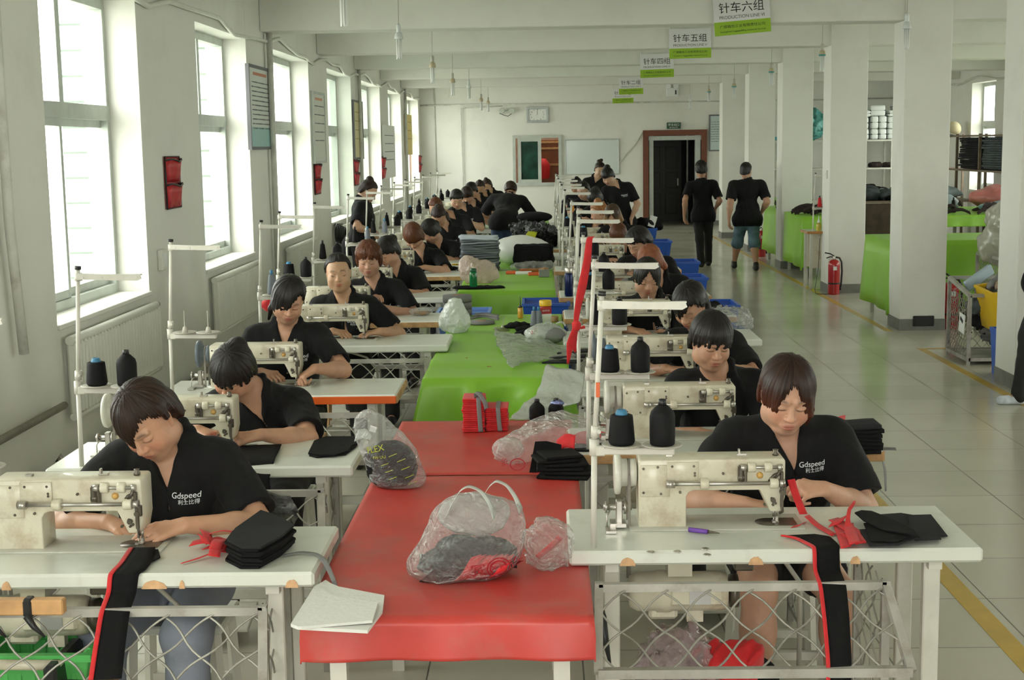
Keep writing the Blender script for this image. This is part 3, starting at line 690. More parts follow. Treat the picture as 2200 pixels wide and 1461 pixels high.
RDESC = ['the woman with parted fringe', 'the black-fringed woman looking aside', 'the long-haired woman looking down', 'the woman behind a guide arm', 'the copper-haired woman', 'the short black-haired worker', 'the worker with reddish fringe', 'the ombre-haired worker', 'the orange-haired worker', 'the bowed black-haired worker', 'the pale-faced worker', 'the last aisle-side worker']
tabs = {}
machine_white = make_machine(MT['wheel']); machine_blue = make_machine(MT['bluewheel'])
stand0 = make_stand()
cone_proto = {k: make_cone(k) for k in ('cone', 'bottle', 'grey', 'slim', 'orange')}
stool_w, stool_o = make_stool(MT['laminate']), make_stool(MT['wood'])
used = set()
def put(proto, label, loc, rz=0.0, group=None, name=None):
    if id(proto) not in used:
        used.add(id(proto)); proto.location = [float(v) for v in loc]; proto.rotation_euler = (0, 0, rz); proto['label'] = label
        if group: proto['group'] = group
        return proto
    return copy_tree(proto, label, loc, rz, group)
EDGEWORD = {'white': 'white-edged', 'wood': 'raw wood-edged', 'orange': 'orange-edged'}
STANDX = {('L', 1): 0.13, ('L', 2): 0.08, ('L', 3): 0.05}
tabproto = {}
for side, rows, desc in (('L', LROWS, LDESC), ('R', RROWS, RDESC)):
    for k, (x0, yf, edge, w) in enumerate(rows):
        tray = None if (side == 'R' and k > 7) or k > 9 else (.085 if side == 'R' else .24)
        key = (edge, round(w, 2), tray, k < 2)
        if key not in tabproto: tabproto[key] = make_table(edge, w, tray, k < 2)
        row = 'window-side' if side == 'L' else 'aisle-side'
        tb = put(tabproto[key], '%s sewing table in front of %s' % (EDGEWORD[edge], desc[k]), (x0, yf, 0), group='%s sewing tables' % row)
        mp = machine_blue if (side, k) in (('L', 2), ('R', 2)) else machine_white
        nx = x0+(0.625 if (side, k) == ('L', 0) else 0.655)
        put(mp, 'cream sewing machine worked by %s' % desc[k], (nx, yf+0.30, TT), group='%s sewing machines' % row)
        # thread stand with its cones
        sx = x0+STANDX.get((side, k), 0.075); sy = yf+0.045
        put(stand0, 'white two-armed thread stand on the table of %s' % desc[k], (sx, sy, TT), 0.0 if side == 'R' else -0.05, group='%s thread stands' % row)
        kinds = ('cone', 'bottle')
        if side == 'L' and k == 2: kinds = ()
        elif side == 'L' and k in (3,): kinds = ('grey', None)
        elif side == 'L' and k in (6, 7): kinds = ('slim', 'grey')
        elif side == 'R' and k in (6,): kinds = ('slim', 'cone')
        elif side == 'R' and k in (9,): kinds = ('bottle', 'orange')
        elif k % 3 == 2: kinds = ('slim', 'bottle')
        for j, kk in enumerate(kinds):
            if kk is None: continue
            cx, cy = ((.085, -.02), (.205, -.03))[j]
            cname = {'cone': 'black thread cone with blue core', 'bottle': 'bottle-shaped black thread spool', 'grey': 'grey thread cone', 'slim': 'slim black thread cone', 'orange': 'two-tone orange thread cone'}[kk]
            put(cone_proto[kk], '%s on the stand of %s' % (cname, desc[k]), (sx+cx, sy+cy, TT+.322), group='%s thread cones' % row)
        tabs[(side, k)] = (x0, yf, w)
# ------------------------------------------------------------------ figures: one continuous skin each, grown from a distance field
class Field:
    def __init__(s): s.p = []
    def add(s, fn, c, R, k=0.01, op='u'):
        s.p.append((fn, np.asarray(c, float), float(R), k, op)); return s
    def cap(s, a, b, ra, rb=None, k=0.01, op='u', flat=None):
        """tapered capsule; flat=(axis, factor) thins it along a unit axis"""
        a = np.asarray(a, float); b = np.asarray(b, float); rb = ra if rb is None else rb
        ab = b-a; L2 = max(float(ab @ ab), 1e-12)
        fa = None if flat is None else (norm(flat[0]), flat[1])
        def fn(P):
            pa = P-a; t = np.clip(pa @ ab/L2, 0, 1); v = pa-t[:, None]*ab
            if fa is not None:
                q = v @ fa[0]; v = v+np.outer(q*(fa[1]-1), fa[0])
            return np.sqrt(np.einsum('ij,ij->i', v, v))-(ra+(rb-ra)*t)
        return s.add(fn, (a+b)/2, math.sqrt(L2)/2+max(ra, rb), k, op)
    def ell(s, c, r, M=None, k=0.01, op='u'):
        c = np.asarray(c, float); r = np.asarray(r, float); M = np.eye(3) if M is None else np.asarray(M)
        def fn(P):
            q = ((P-c) @ M)/r; k0 = np.sqrt(np.einsum('ij,ij->i', q, q)); q = q/r; k1 = np.sqrt(np.einsum('ij,ij->i', q, q))
            return np.where(k1 > 1e-6, k0*(k0-1)/np.maximum(k1, 1e-6), -r.min())
        return s.add(fn, c, r.max(), k, op)
    def rbox(s, c, d, M, rad, k=0.01, op='u'):
        c = np.asarray(c, float); hd = np.asarray(d, float)/2-rad; M = np.asarray(M)
        def fn(P):
            q = np.abs((P-c) @ M)-hd
            return np.sqrt((np.maximum(q, 0)**2).sum(1))+np.minimum(q.max(1), 0)-rad
        return s.add(fn, c, np.linalg.norm(d)/2, k, op)
    def __call__(s, P, mar=0.03):
        n = len(P); d = np.full(n, 0.5); cs = 512; st = np.arange(0, n, cs)
        if n == 0: return d
        a, b = np.minimum.reduceat(P, st, axis=0), np.maximum.reduceat(P, st, axis=0); cc = (a+b)/2; cr = np.sqrt(((b-a)**2).sum(1))/2
        for fn, c, R, k, op in s.p:
            w = cc-c; sel = np.sqrt((w*w).sum(1)) < R+mar+k+cr
            if not sel.any(): continue
            m = np.nonzero(np.repeat(sel, cs)[:n])[0]
            if op == 's' or n < 4000:
                w = P[m]-c; m = m[np.einsum('ij,ij->i', w, w) < (R+mar+k)**2]
                if len(m) == 0: continue
            e = fn(P[m]); o = d[m]
            if op == 'u':
                if k > 0:
                    hh = np.maximum(k-np.abs(o-e), 0)/k; r = np.minimum(o, e)-hh*hh*k*0.25
                else: r = np.minimum(o, e)
            elif op == 's':
                if k > 0:
                    hh = np.maximum(k-np.abs(o+e), 0)/k; r = np.maximum(o, -e)+hh*hh*k*0.25
                else: r = np.maximum(o, -e)
            else: r = np.maximum(o, e)
            d[m] = r
        return d
    def bounds(s):
        lo = np.min([c-R for f, c, R, k, o in s.p if o == 'u'], 0); hi = np.max([c+R for f, c, R, k, o in s.p if o == 'u'], 0)
        return lo-0.03, hi+0.03
_off9 = np.stack(np.meshgrid(*[np.arange(9)]*3, indexing='ij'), -1).reshape(-1, 3)
def polygonize(S, h, inside=None, outside=None, lo=None, hi=None, proj=2):
    """surface nets over the blocks near the surface. inside/outside: block masks on block centres"""
    l, u = S.bounds(); lo = l if lo is None else np.maximum(lo, l); hi = u if hi is None else np.minimum(hi, u)
    lo = np.floor(lo/(8*h))*8*h; B = 8*h; nb = np.ceil((hi-lo)/B).astype(int)+1
    bi = np.stack(np.meshgrid(*[np.arange(q) for q in nb], indexing='ij'), -1).reshape(-1, 3)
    C = lo+(bi+0.5)*B
    keep = np.abs(S(C, mar=B*1.25)) < B*1.2
    if inside is not None: keep &= inside(C)
    if outside is not None: keep &= ~outside(C, B)
    bi = bi[keep]
    if len(bi) == 0: return np.zeros((0, 3)), np.zeros((0, 4), int)
    g = (bi[:, None, :]*8+_off9[None]).reshape(-1, 3); P = lo+g*h
    D = np.concatenate([S(P[i:i+400000]) for i in range(0, len(P), 400000)]).reshape(-1, 9, 9, 9)
    D = np.where(D == 0, 1e-7, D); sg = D < 0
    cnt = np.zeros((len(bi), 8, 8, 8), int); co = [(a, b, c) for a in (0, 1) for b in (0, 1) for c in (0, 1)]
    for a, b, c in co: cnt += sg[:, a:a+8, b:b+8, c:c+8]
    ci = np.argwhere((cnt > 0) & (cnt < 8))
    val = np.stack([D[ci[:, 0], ci[:, 1]+a, ci[:, 2]+b, ci[:, 3]+c] for a, b, c in co], 1)
    pos = np.zeros((len(ci), 3)); num = np.zeros(len(ci)); coA = np.array(co, float)
    for i in range(8):
        for j in range(i+1, 8):
            if np.abs(coA[i]-coA[j]).sum() == 1:
                x = (val[:, i] < 0) != (val[:, j] < 0); t = val[:, i]/np.where(x, val[:, i]-val[:, j], 1)
                pos += np.where(x[:, None], coA[i]+t[:, None]*(coA[j]-coA[i]), 0); num += x
    gc = bi[ci[:, 0]]*8+ci[:, 1:]; V = lo+(gc+pos/num[:, None])*h
    N = nb*8+2
    key = lambda q: (q[..., 0]*N[1]+q[..., 1])*N[2]+q[..., 2]
    kk = key(gc); od = np.argsort(kk); ks = kk[od]
    Fs = []
    for ax in range(3):
        a = sg[:, :8, :8, :8]; sl = [slice(0, 8)]*3; sl[ax] = slice(1, 9); b = sg[(slice(None), *sl)]
        ed = np.argwhere(a != b)
        if len(ed) == 0: continue
        gn = bi[ed[:, 0]]*8+ed[:, 1:]; e1 = np.zeros(3, int); e2 = np.zeros(3, int); e1[(ax+1) % 3] = 1; e2[(ax+2) % 3] = 1
        q = []; ok = np.ones(len(gn), bool)
        for o in (np.zeros(3, int), e1, e1+e2, e2):
            k = key(gn-o); ix = np.searchsorted(ks, k); ix = np.minimum(ix, len(ks)-1); ok &= ks[ix] == k; q.append(od[ix])
        q = np.stack(q, 1); fl = a[tuple(ed.T)]
        q[~fl] = q[~fl][:, ::-1]
        Fs.append(q[ok])
    Fq = np.concatenate(Fs)
    for _ in range(proj):
        e = h*0.35; T = np.array([[1, 1, 1], [1, -1, -1], [-1, 1, -1], [-1, -1, 1]], float)
        G = sum(t[None]*S(V+t*e)[:, None] for t in T)/(4*e)
        gl = np.maximum((G*G).sum(1), 0.25); d = np.clip(S(V), -h*.6, h*.6); V = V-G*(d/gl)[:, None]
    return V, Fq
def merge(parts):
    V = []; Fq = []; n = 0
    for v, f in parts:
        V.append(v); Fq.append(f+n); n += len(v)
    return np.concatenate(V), np.concatenate(Fq)
# ---- materials
def skin_mat(name):
    m = mat(name, (0.6, 0.38, 0.28), 0.48, spec=0.4, var=0.05, vscale=40, attr='tint')
    b = m.node_tree.nodes['Principled BSDF']; b.inputs['Subsurface Weight'].default_value = 0.12; b.inputs['Subsurface Radius'].default_value = (0.012, 0.005, 0.003); b.inputs['Subsurface Scale'].default_value = 1.0
    return m
MT['skin'] = skin_mat('skin')
def hair_mat(name, c1, c2, tip=None):
    m = bpy.data.materials.new(name); m.use_nodes = True; n = m.node_tree; b = n.nodes['Principled BSDF']
    a = n.nodes.new('ShaderNodeAttribute'); a.attribute_name = 'strand'
    mp = n.nodes.new('ShaderNodeMapping'); mp.inputs['Scale'].default_value = (26, 2.2, 1); n.links.new(a.outputs['Vector'], mp.inputs[0])
    ns = n.nodes.new('ShaderNodeTexNoise'); ns.inputs['Scale'].default_value = 2.2; ns.inputs['Detail'].default_value = 4; n.links.new(mp.outputs[0], ns.inputs['Vector'])
    cr = n.nodes.new('ShaderNodeValToRGB'); cr.color_ramp.elements[0].position = 0.35; cr.color_ramp.elements[1].position = 0.72
    cr.color_ramp.elements[0].color = (*c1, 1); cr.color_ramp.elements[1].color = (*c2, 1); n.links.new(ns.outputs['Fac'], cr.inputs[0]); src = cr.outputs[0]
    if tip:
        sp = n.nodes.new('ShaderNodeSeparateXYZ'); n.links.new(a.outputs['Vector'], sp.inputs[0])
        mr = n.nodes.new('ShaderNodeMapRange'); mr.inputs['From Min'].default_value = 0.06; mr.inputs['From Max'].default_value = -0.02; n.links.new(sp.outputs[1], mr.inputs['Value'])
        mx = n.nodes.new('ShaderNodeMix'); mx.data_type = 'RGBA'; mx.inputs[7].default_value = (*tip, 1); n.links.new(mr.outputs[0], mx.inputs['Factor']); n.links.new(src, mx.inputs[6]); src = mx.outputs[2]
    n.links.new(src, b.inputs['Base Color']); b.inputs['Roughness'].default_value = 0.40; b.inputs['Specular IOR Level'].default_value = 0.28
    bp = n.nodes.new('ShaderNodeBump'); bp.inputs['Strength'].default_value = 0.55; bp.inputs['Distance'].default_value = 0.004; n.links.new(ns.outputs['Fac'], bp.inputs['Height']); n.links.new(bp.outputs[0], b.inputs['Normal'])
    return m
HAIR = {'black': hair_mat('black_hair', (0.006, 0.005, 0.005), (0.022, 0.018, 0.016)),
        'brown': hair_mat('dark_brown_hair', (0.010, 0.006, 0.005), (0.045, 0.022, 0.014)),
        'redbrown': hair_mat('red_brown_hair', (0.012, 0.006, 0.005), (0.05, 0.022, 0.014), tip=(0.075, 0.020, 0.010)),
        'auburn': hair_mat('auburn_hair', (0.05, 0.016, 0.008), (0.16, 0.055, 0.02)),
        'copper': hair_mat('copper_hair', (0.16, 0.05, 0.022), (0.36, 0.12, 0.05)),
        'ombre': hair_mat('ombre_hair', (0.02, 0.012, 0.008), (0.10, 0.055, 0.028), tip=(0.26, 0.14, 0.06)),
        'orange': hair_mat('orange_dyed_hair', (0.20, 0.07, 0.02), (0.42, 0.19, 0.07))}
MT['shirt'] = mat('black_polo_cotton', (0.0060, 0.0060, 0.0068), 0.85, spec=0.25, bump=0.2, bscale=260, sheen=0.03)
MT['jeans'] = mat('blue_denim', (0.035, 0.07, 0.13), 0.85, bump=0.2, bscale=300, var=0.4, vscale=9)
MT['greytrousers'] = mat('grey_trousers', (0.24, 0.26, 0.32), 0.85, bump=0.2, bscale=300, var=0.08)
MT['lightjeans'] = mat('washed_denim', (0.10, 0.17, 0.22), 0.85, bump=0.2, bscale=300, var=0.5, vscale=7)
MT['blacktrousers'] = mat('black_trousers', (0.012, 0.012, 0.013), 0.8, bump=0.2, bscale=200)
MT['shoe'] = mat('black_shoe', (0.012, 0.012, 0.012), 0.45)
MT['sneaker'] = mat('white_running_shoe', (0.62, 0.68, 0.74), 0.5, var=0.3, vscale=18)
MT['print'] = mat('white_shirt_print', (0.80, 0.82, 0.85), 0.6)
# ---- hair shapes: bottom edge of the hair by azimuth (degrees from the front, person's left positive)
STYLE = {
    'back':   [(-180, -.075), (-120, -.06), (-95, -.005), (-75, .035), (-50, .075), (0, .088), (50, .075), (75, .035), (95, -.005), (120, -.06), (180, -.075)],
    'fringe': [(-180, -.085), (-120, -.07), (-92, -.012), (-72, -.010), (-40, .014), (0, .018), (40, .014), (72, -.010), (92, -.012), (120, -.07), (180, -.085)],
    'parted': [(-180, -.085), (-120, -.07), (-98, .0), (-76, .012), (-62, -.022), (-40, -.026), (-25, -.012), (-15, .046), (-3, .084), (9, .060), (21, .004), (36, -.034), (62, -.045), (85, -.04), (120, -.07), (180, -.085)],
    'sidesweep': [(-180, -.085), (-120, -.08), (-92, -.045), (-70, -.045), (-40, -.040), (-15, -.014), (8, .035), (25, .070), (50, .060), (75, .020), (95, .0), (120, -.07), (180, -.085)],
    'bob':    [(-180, -.105), (-100, -.095), (-75, -.07), (-55, -.015), (0, .018), (55, -.015), (75, -.07), (100, -.095), (180, -.105)],
    'short':  [(-180, -.08), (-115, -.06), (-90, .0), (-70, -.0), (-50, .045), (0, .060), (50, .045), (70, .0), (90, .0), (115, -.06), (180, -.08)],
    'curls':  [(-180, -.10), (-100, -.07), (-75, -.03), (-55, .02), (0, .048), (55, .02), (75, -.03), (100, -.07), (180, -.10)],
}
def build_head(S, Hc, R, sc_=1.0, fem=True):
    g = lambda p: Hc+R @ (np.asarray(p, float)*sc_)
    e = lambda c, r, k, op='u': S.ell(g(c), np.asarray(r)*sc_, R, k, op)
    e((0, .012, .030), (.076, .097, .088), .0)
    e((0, -.028, -.030), (.066, .062, .084), .03)
    e((0, -.050, -.092), (.034, .030, .024), .035)
    for x in (-1, 1):
        e((x*.037, -.052, -.036), (.030, .034, .034), .02)
        e((x*.052, -.005, -.070), (.022, .035, .030), .03)
        e((x*.032, -.100, .006), (.021, .016, .0125), .014, 's')
        e((x*.031, -.0735, .004), (.019, .0165, .0115), .006)
        S.cap(g((x*.014, -.087, .026)), g((x*.046, -.074, .027)), .0085*sc_, .006*sc_, .012)
        S.cap(g((x*.078, .012, .018)), g((x*.074, .002, -.030)), .012*sc_, .008*sc_, .008, flat=(R @ np.array([1.0, 0, 0]), 1.9))
    S.cap(g((0, -.082, .012)), g((0, -.103, -.024)), .0075*sc_, .0105*sc_, .010)
    e((0, -.104, -.027), (.0125, .0115, .0105), .006)
    for x in (-1, 1): e((x*.0125, -.095, -.030), (.0085, .010, .0085), .006)
    e((0, -.083, -.060), (.024, .014, .020), .016)
    e((0, -.0945, -.0565), (.0205, .0075, .0048), .004)
    e((0, -.0925, -.0665), (.0175, .0080, .0062), .004)
    S.cap(g((-.019, -.0985, -.0612)), g((.019, -.0985, -.0612)), .0016*sc_, None, .003, 's')
    return g
def face_tint(V, Hc, R, sc_, base, head, rosy=0.5):
    q = ((V-Hc) @ R)/sc_
    C = np.tile(np.array([*base, 1.0]), (len(V), 1))
    if not head: return C
    def mixin(w, c):
        w = np.clip(w, 0, 1)[:, None]; C[:, :3] = C[:, :3]*(1-w)+np.asarray(c)*w
    x, y, z = np.abs(q[:, 0]), q[:, 1], q[:, 2]; fr = (y < -.03)*1.0
    mixin(fr*rosy*0.55*np.exp(-(((x-.042)/.022)**2+((z+.030)/.020)**2)), (base[0]*1.0, base[1]*0.62, base[2]*0.62))
    mixin(fr*0.3*np.exp(-((x/.014)**2+((z+.027)/.012)**2)), (base[0]*1.0, base[1]*.72, base[2]*.72))
    up = np.exp(-((x/.020)**4+((z+.0565)/.0050)**4)); lw = np.exp(-((x/.018)**4+((z+.0670)/.0062)**4))
    mixin((y < -.075)*0.9*np.maximum(up, lw), (base[0]*.66, base[1]*.33, base[2]*.36))
    mixin((y < -.08)*0.7*np.exp(-((x/.019)**4+((z+.0612)/.0016)**2)), (.14, .04, .035))
    zb = .031+.10*(x-.03)*(x < .03)-.16*(x-.034)*(x > .034)
    mixin((y < -.05)*0.75*np.exp(-(((x-.031)/.017)**4+((z-zb)/.0042)**2)), (.035, .025, .02))
    zl = -.0045+14*(x-.031)**2
    mixin((y < -.05)*0.9*np.exp(-(((x-.031)/.0165)**6+((z-zl)/.0023)**2)), (.03, .02, .018))
    zc = .011-11*(x-.031)**2
    mixin((y < -.05)*0.35*np.exp(-(((x-.031)/.017)**6+((z-zc)/.0018)**2)), (.20, .10, .07))
    for s_ in (1,): mixin((y < -.08)*0.6*np.exp(-(((x-.0075)/.004)**2+((z+.0365)/.003)**2)), (.12, .05, .04))
    return C
def build_hair(Hc, R, sc_, style, extras, h, m, parent, origin, thick=.013, seed=0, curl=0.0, swell=1.0):
    S = Field(); tb = np.array(STYLE[style], float); r0 = np.array([.077, .098, .090])
    rs = np.random.default_rng(seed); ph = rs.uniform(0, 6.28, 6)
    def fn(P):
        q = ((P-Hc) @ R)/sc_; x, y, z = q.T
        az = np.degrees(np.arctan2(x, -(y-.012))); zb = np.interp(az, tb[:, 0], tb[:, 1])
        a = np.radians(az)
        st = np.sin(a*23+ph[0]+2.5*np.sin(a*5+ph[1]))*.5+np.sin(a*47+ph[2]+z*12)*.3+np.sin(a*11+ph[3])*.4
        zb = zb+(.25 if style == 'back' else 1.0)*(.008*st+.006*np.sin(a*70+ph[4]))*(np.abs(az) < 110)
        z2 = np.maximum(z, .028); low = np.clip((.028-z)/.10, 0, 1)
        t = (thick+.0022*st+.006*low*swell)*(.30+.70*np.clip((z-zb)/.045, 0, 1)**.6)
        if curl: t = t+curl*noise3(q, 38, seed)
        q2 = np.stack([x, y-.012, z2-.030], 1); r = r0+t[:, None]
        k0 = np.sqrt(((q2/r)**2).sum(1)); k1 = np.sqrt(((q2/(r*r))**2).sum(1)); d = k0*(k0-1)/np.maximum(k1, 1e-6)
        # keep the hair a layer on the face side so it never fills the face
        d2 = np.maximum(d, (zb-z)*0.85)
        inner = -(d+0.015); front = (np.abs(az) < 100)
        d2 = np.where(front & (z < .05), np.maximum(d2, inner), d2)
        return d2*sc_
    S.add(fn, Hc, .17*sc_, .004)
    g = lambda p: Hc+R @ (np.asarray(p, float)*sc_)
    for ex in extras:
        if ex[0] == 'bun': S.ell(g(ex[1]), np.array([1, 1, .9])*ex[2], R, .012)
        elif ex[0] == 'lock':
            for i in range(len(ex[1])-1): S.cap(g(ex[1][i]), g(ex[1][i+1]), ex[2][i], ex[2][i+1], .012)
        elif ex[0] == 'wlock':
            for i in range(len(ex[1])-1): S.cap(ex[1][i], ex[1][i+1], ex[2][i], ex[2][i+1], .012)
    if h < .0056:
        for i in range(26):
            a_ = rs.uniform(-95, 95); zb_ = np.interp(a_, tb[:, 0], tb[:, 1])
            if zb_ > .045 or (style == 'parted' and abs(a_) < 30): continue
            a0 = math.radians(a_); dz = rs.uniform(.004, .020); pts = []
            for z_, k_ in ((zb_+.05, .006), (zb_+.02, .007), (zb_-dz*.4, .006), (zb_-dz, .004)):
                zz = max(z_, .028); ke = math.sqrt(max(1-((zz-.030)/.104)**2, .05)); a1 = a0+rs.uniform(-.03, .03)
                pts.append(g((math.sin(a1)*(r0[0]+k_)*ke, .012-math.cos(a1)*(r0[1]+k_)*ke, z_)))
            rr_ = np.array([.006, .0065, .0045, .0012])*rs.uniform(.8, 1.3)
            for k in range(3): S.cap(pts[k], pts[k+1], rr_[k]*sc_, rr_[k+1]*sc_, .004)
    V, Fq = polygonize(S, h)
    q = ((V-Hc) @ R)/sc_
    uv = np.stack([np.arctan2(q[:, 0], -(q[:, 1]-.03))*1.0, q[:, 2], np.zeros(len(V))], 1)
    # avoid the seam at the back: use two direction cosines instead of the angle there
    rr = np.maximum(np.hypot(q[:, 0], q[:, 1]-.03), 1e-4)
    uv[:, 0] = q[:, 0]/rr*1.2+0.35*np.sign(q[:, 1])*(1-np.abs(q[:, 0]/rr)); uv[:, 2] = (q[:, 1]-.03)/rr
    return mesh_from(V-origin, Fq, 'hair', m, parent, uvw=uv)
HANDPOSE = {   # curl of index, middle, ring, little (three joints each, degrees) and thumb
    'flat': ([(12, 18, 10), (14, 20, 12), (18, 24, 14), (22, 28, 16)], (0.55, 0.45, 0.15)),
    'press': ([(30, 28, 14), (34, 36, 18), (38, 40, 22), (42, 44, 24)], (0.6, 0.35, 0.3)),
    'pinch': ([(48, 52, 28), (58, 60, 34), (66, 66, 40), (70, 70, 44)], (0.85, 0.1, 0.75)),
    'fist': ([(62, 78, 40), (68, 84, 46), (72, 84, 48), (74, 84, 48)], (0.9, 0.0, 0.9)),
    'relax': ([(22, 30, 18), (28, 34, 20), (34, 38, 22), (38, 42, 24)], (0.7, 0.3, 0.25)),
}
def build_hand(S, Wr, f, n, side, pose='press', sc_=1.0):
    """Wr wrist, f towards the knuckles, n out of the palm, side = +1 when f x n points to the thumb"""
    f = norm(f); n = norm(n-f*(n @ f)); s = np.cross(f, n)*side
    cur, th = HANDPOSE[pose]
    kx = [.082, .086, .081, .072]; ks = [.030, .0100, -.0100, -.0285]; ln = [(.040, .025, .020), (.044, .029, .021), (.041, .027, .020), (.032, .020, .018)]; r0 = [.0092, .0094, .0089, .0080]
    P = lambda a, b, c: Wr+(f*a+s*b+n*c)*sc_
    for i in range(4):
        S.cap(P(.006, ks[i]*.45, 0), P(kx[i], ks[i], -.002), .0125*sc_, .0112*sc_, .014)
    S.cap(P(.0, 0, 0), P(.05, 0, .002), .019*sc_, .017*sc_, .02, flat=(n, 1.35))
    for i in range(4):
        p = P(kx[i], ks[i], -.001); a = 0; r = r0[i]; sp = ks[i]*2.2
        for j in range(3):
            a += math.radians(cur[i][j]); d = norm(f*math.cos(a)+n*math.sin(a)+s*sp*max(math.cos(a), 0)*.6)
            p2 = p+d*ln[i][j]*sc_; S.cap(p, p2, r*sc_, r*.90*sc_, .003 if j else .008); p = p2; r *= .90
    b = P(.018, .020, .006); c1 = b+norm(f*.75+s*.75+n*.30)*.044*sc_
    S.cap(b, c1, .0145*sc_, .0118*sc_, .014)
    d = norm(f*(.55+.45*th[1])+s*(th[1]-.1)*1.0+n*th[2]); c2 = c1+d*.032*sc_; S.cap(c1, c2, .0108*sc_, .0098*sc_, .004)
    d = norm(d+f*.25-s*.25*th[0]+n*.1*th[2]); c3 = c2+d*.025*sc_; S.cap(c2, c3, .0098*sc_, .0078*sc_, .003)
def solve_elbow(Sh, Wr, pole, a, b):
    d = Wr-Sh; L = np.linalg.norm(d)
    if L > (a+b)*.995: k = L/((a+b)*.995); a *= k; b *= k
    if L < abs(a-b)+.02: L = abs(a-b)+.02
    t = d/np.linalg.norm(d); x = (a*a-b*b+L*L)/(2*L); hgt = math.sqrt(max(a*a-x*x, 0)); p = pole-t*(pole @ t); p = norm(p)
    return Sh+t*x+p*hgt
STOOLS = []
def person(label, head, neck, hand_r, hand_l, pitch=30, yaw=0, roll=0, tyaw=0, hip=None, legs=None, hair=('black', 'fringe', []), h=.009, skin=(0.56, 0.33, 0.235), bottom='blacktrousers', shoe='shoe',
           poses=('flat', 'flat'), pole=(None, None), fat=1.0, fem=True, logo=True, hs=1.0, palm=(None, None), fdir=(None, None), seated=True, group='sewing line workers', sw=None, shorts=False, rosy=.5, thick=.013, curl=0, sleeve=.62, hairscale=1.0, al=(.275, .24), bare=False, seed=0, vdeep=.060, stool=None, ldz=-.150):
    """all points are world points; right = the person's right (towards -X when facing the camera)"""
    Hc = np.asarray(head, float); N = np.asarray(neck, float); N = N+(Hc-N)*(.15 if seated else .06)
    R = rotz(math.radians(yaw)) @ roty(math.radians(roll)) @ rotx(math.radians(pitch))
    ty = rotz(math.radians(tyaw)); lf = ty @ np.array([1.0, 0, 0]); fw0 = ty @ np.array([0, -1.0, 0])
    if hip is None:
        hz = max(.53, N[2]-.50); dy = math.sqrt(max(.50**2-(N[2]-hz)**2, 0)); hip = N-fw0*dy; hip = np.array([hip[0], hip[1], hz])
    hip = np.asarray(hip, float); u = norm(N-hip); lf = norm(lf-u*(lf @ u)); fw = np.cross(u, -lf); fw = fw if fw @ fw0 > 0 else -fw
    M = np.stack([lf, -fw, u], 1)
    origin = np.array([hip[0], hip[1], 0.0])
    sw = (.170 if fem else .20)*(.5+.5*fat) if sw is None else sw
    T = lambda p, a, b, c: p+lf*a+fw*b+u*c
    # ----- joints
    ShR, ShL = T(N, -sw, .012, -.062), T(N, sw, .012, -.062)
    ar = {}
    for nm, Sh, Wr, pl, sd in (('r', ShR, hand_r, pole[0], -1), ('l', ShL, hand_l, pole[1], 1)):
        Wr = np.asarray(Wr, float)
        pl = np.asarray(pl, float) if pl is not None else lf*sd*.9+np.array([0, 0, -.75])-fw*.25
        ar[nm] = (Sh, solve_elbow(Sh, Wr, pl, al[0]*(1 if fem else 1.08), al[1]*(1 if fem else 1.08)), Wr)
    if legs is None:
        legs = []
        for sd in (-1, 1):
            hp = hip+lf*sd*.085; kn = hip+fw0*.41+lf*sd*.13; kn[2] = max(.50, hip[2]-.04); an = kn+fw0*.02+lf*sd*.01; an = np.array([an[0], an[1], .085])
            legs.append((hp, kn, an, fw0))
    # ----- skin
    S = Field(); B = Field()
    def torso(F, o, k):
        F.ell(T(hip, 0, 0, .03), (.165*fat+o, .115*fat+o, .125+o), M, 0)
        F.ell(T(hip, 0, .008, .17), (.142*fat+o, .108*fat+o, .15+o), M, k)
        F.ell(T(N, 0, .010, -.175), (.150*fat+o, .108*fat+o, .165+o), M, k)
        F.cap(T(N, -sw*.78, .004, -.058), T(N, sw*.78, .004, -.058), .050*fat+o, None, k*1.3)
        F.cap(T(N, 0, -.005, -.075), T(N, 0, -.0, .012), .075+o, .052+o*.5, .05)
        if fem:
            for sd in (-1, 1): F.ell(T(N, sd*.072, .080*fat, -.205), (.066+o, .055+o, .066+o), M, .045)
    torso(S, 0, .06)
    g = build_head(S, Hc, R, hs, fem)
    nb_ = g((0, .030, -.070))
    S.cap(T(N, 0, .0, -.02), nb_, .054*(.6+.4*fat), .050*(.6+.4*fat), .035)
    S.cap(T(N, 0, .035, -.03), g((0, -.015, -.085)), .035, .036, .03)
    for nm, sd, i in (('r', -1, 0), ('l', 1, 1)):
        Sh, El, Wr = ar[nm]
        S.cap(Sh, El, .050*fat, .0415*fat, .03); S.cap(El, El+(Wr-El)*.35, .0415*fat, .041*fat, .02); S.cap(El+(Wr-El)*.3, Wr, .041*fat, .0255, .02)
        f = np.asarray(fdir[i], float) if fdir[i] is not None else norm(norm(Wr-El)*np.array([1, 1, .4])+np.array([0, 0, .02]))
        n = np.asarray(palm[i], float) if palm[i] is not None else np.array([0, 0, -1.0])-lf*sd*.25
        f = norm(f); nn = norm(n-f*(n @ f)); side = 1 if (np.cross(f, nn) @ (-lf*sd)) > 0 else -1
        build_hand(S, Wr+f*.006, f, nn, side, poses[i], 0.97 if fem else 1.05)
    for hp, kn, an, fd in legs:
        S.cap(hp, kn, .080*fat, .054*fat, .04); S.cap(kn, kn+(an-kn)*.35, .052*fat, .053*fat, .02); S.cap(kn+(an-kn)*.3, an, .053*fat, .033, .02)
        S.cap(an+np.array([0, 0, -.03]), an+np.asarray(fd)*.14+np.array([0, 0, -.055]), .034, .026, .02)
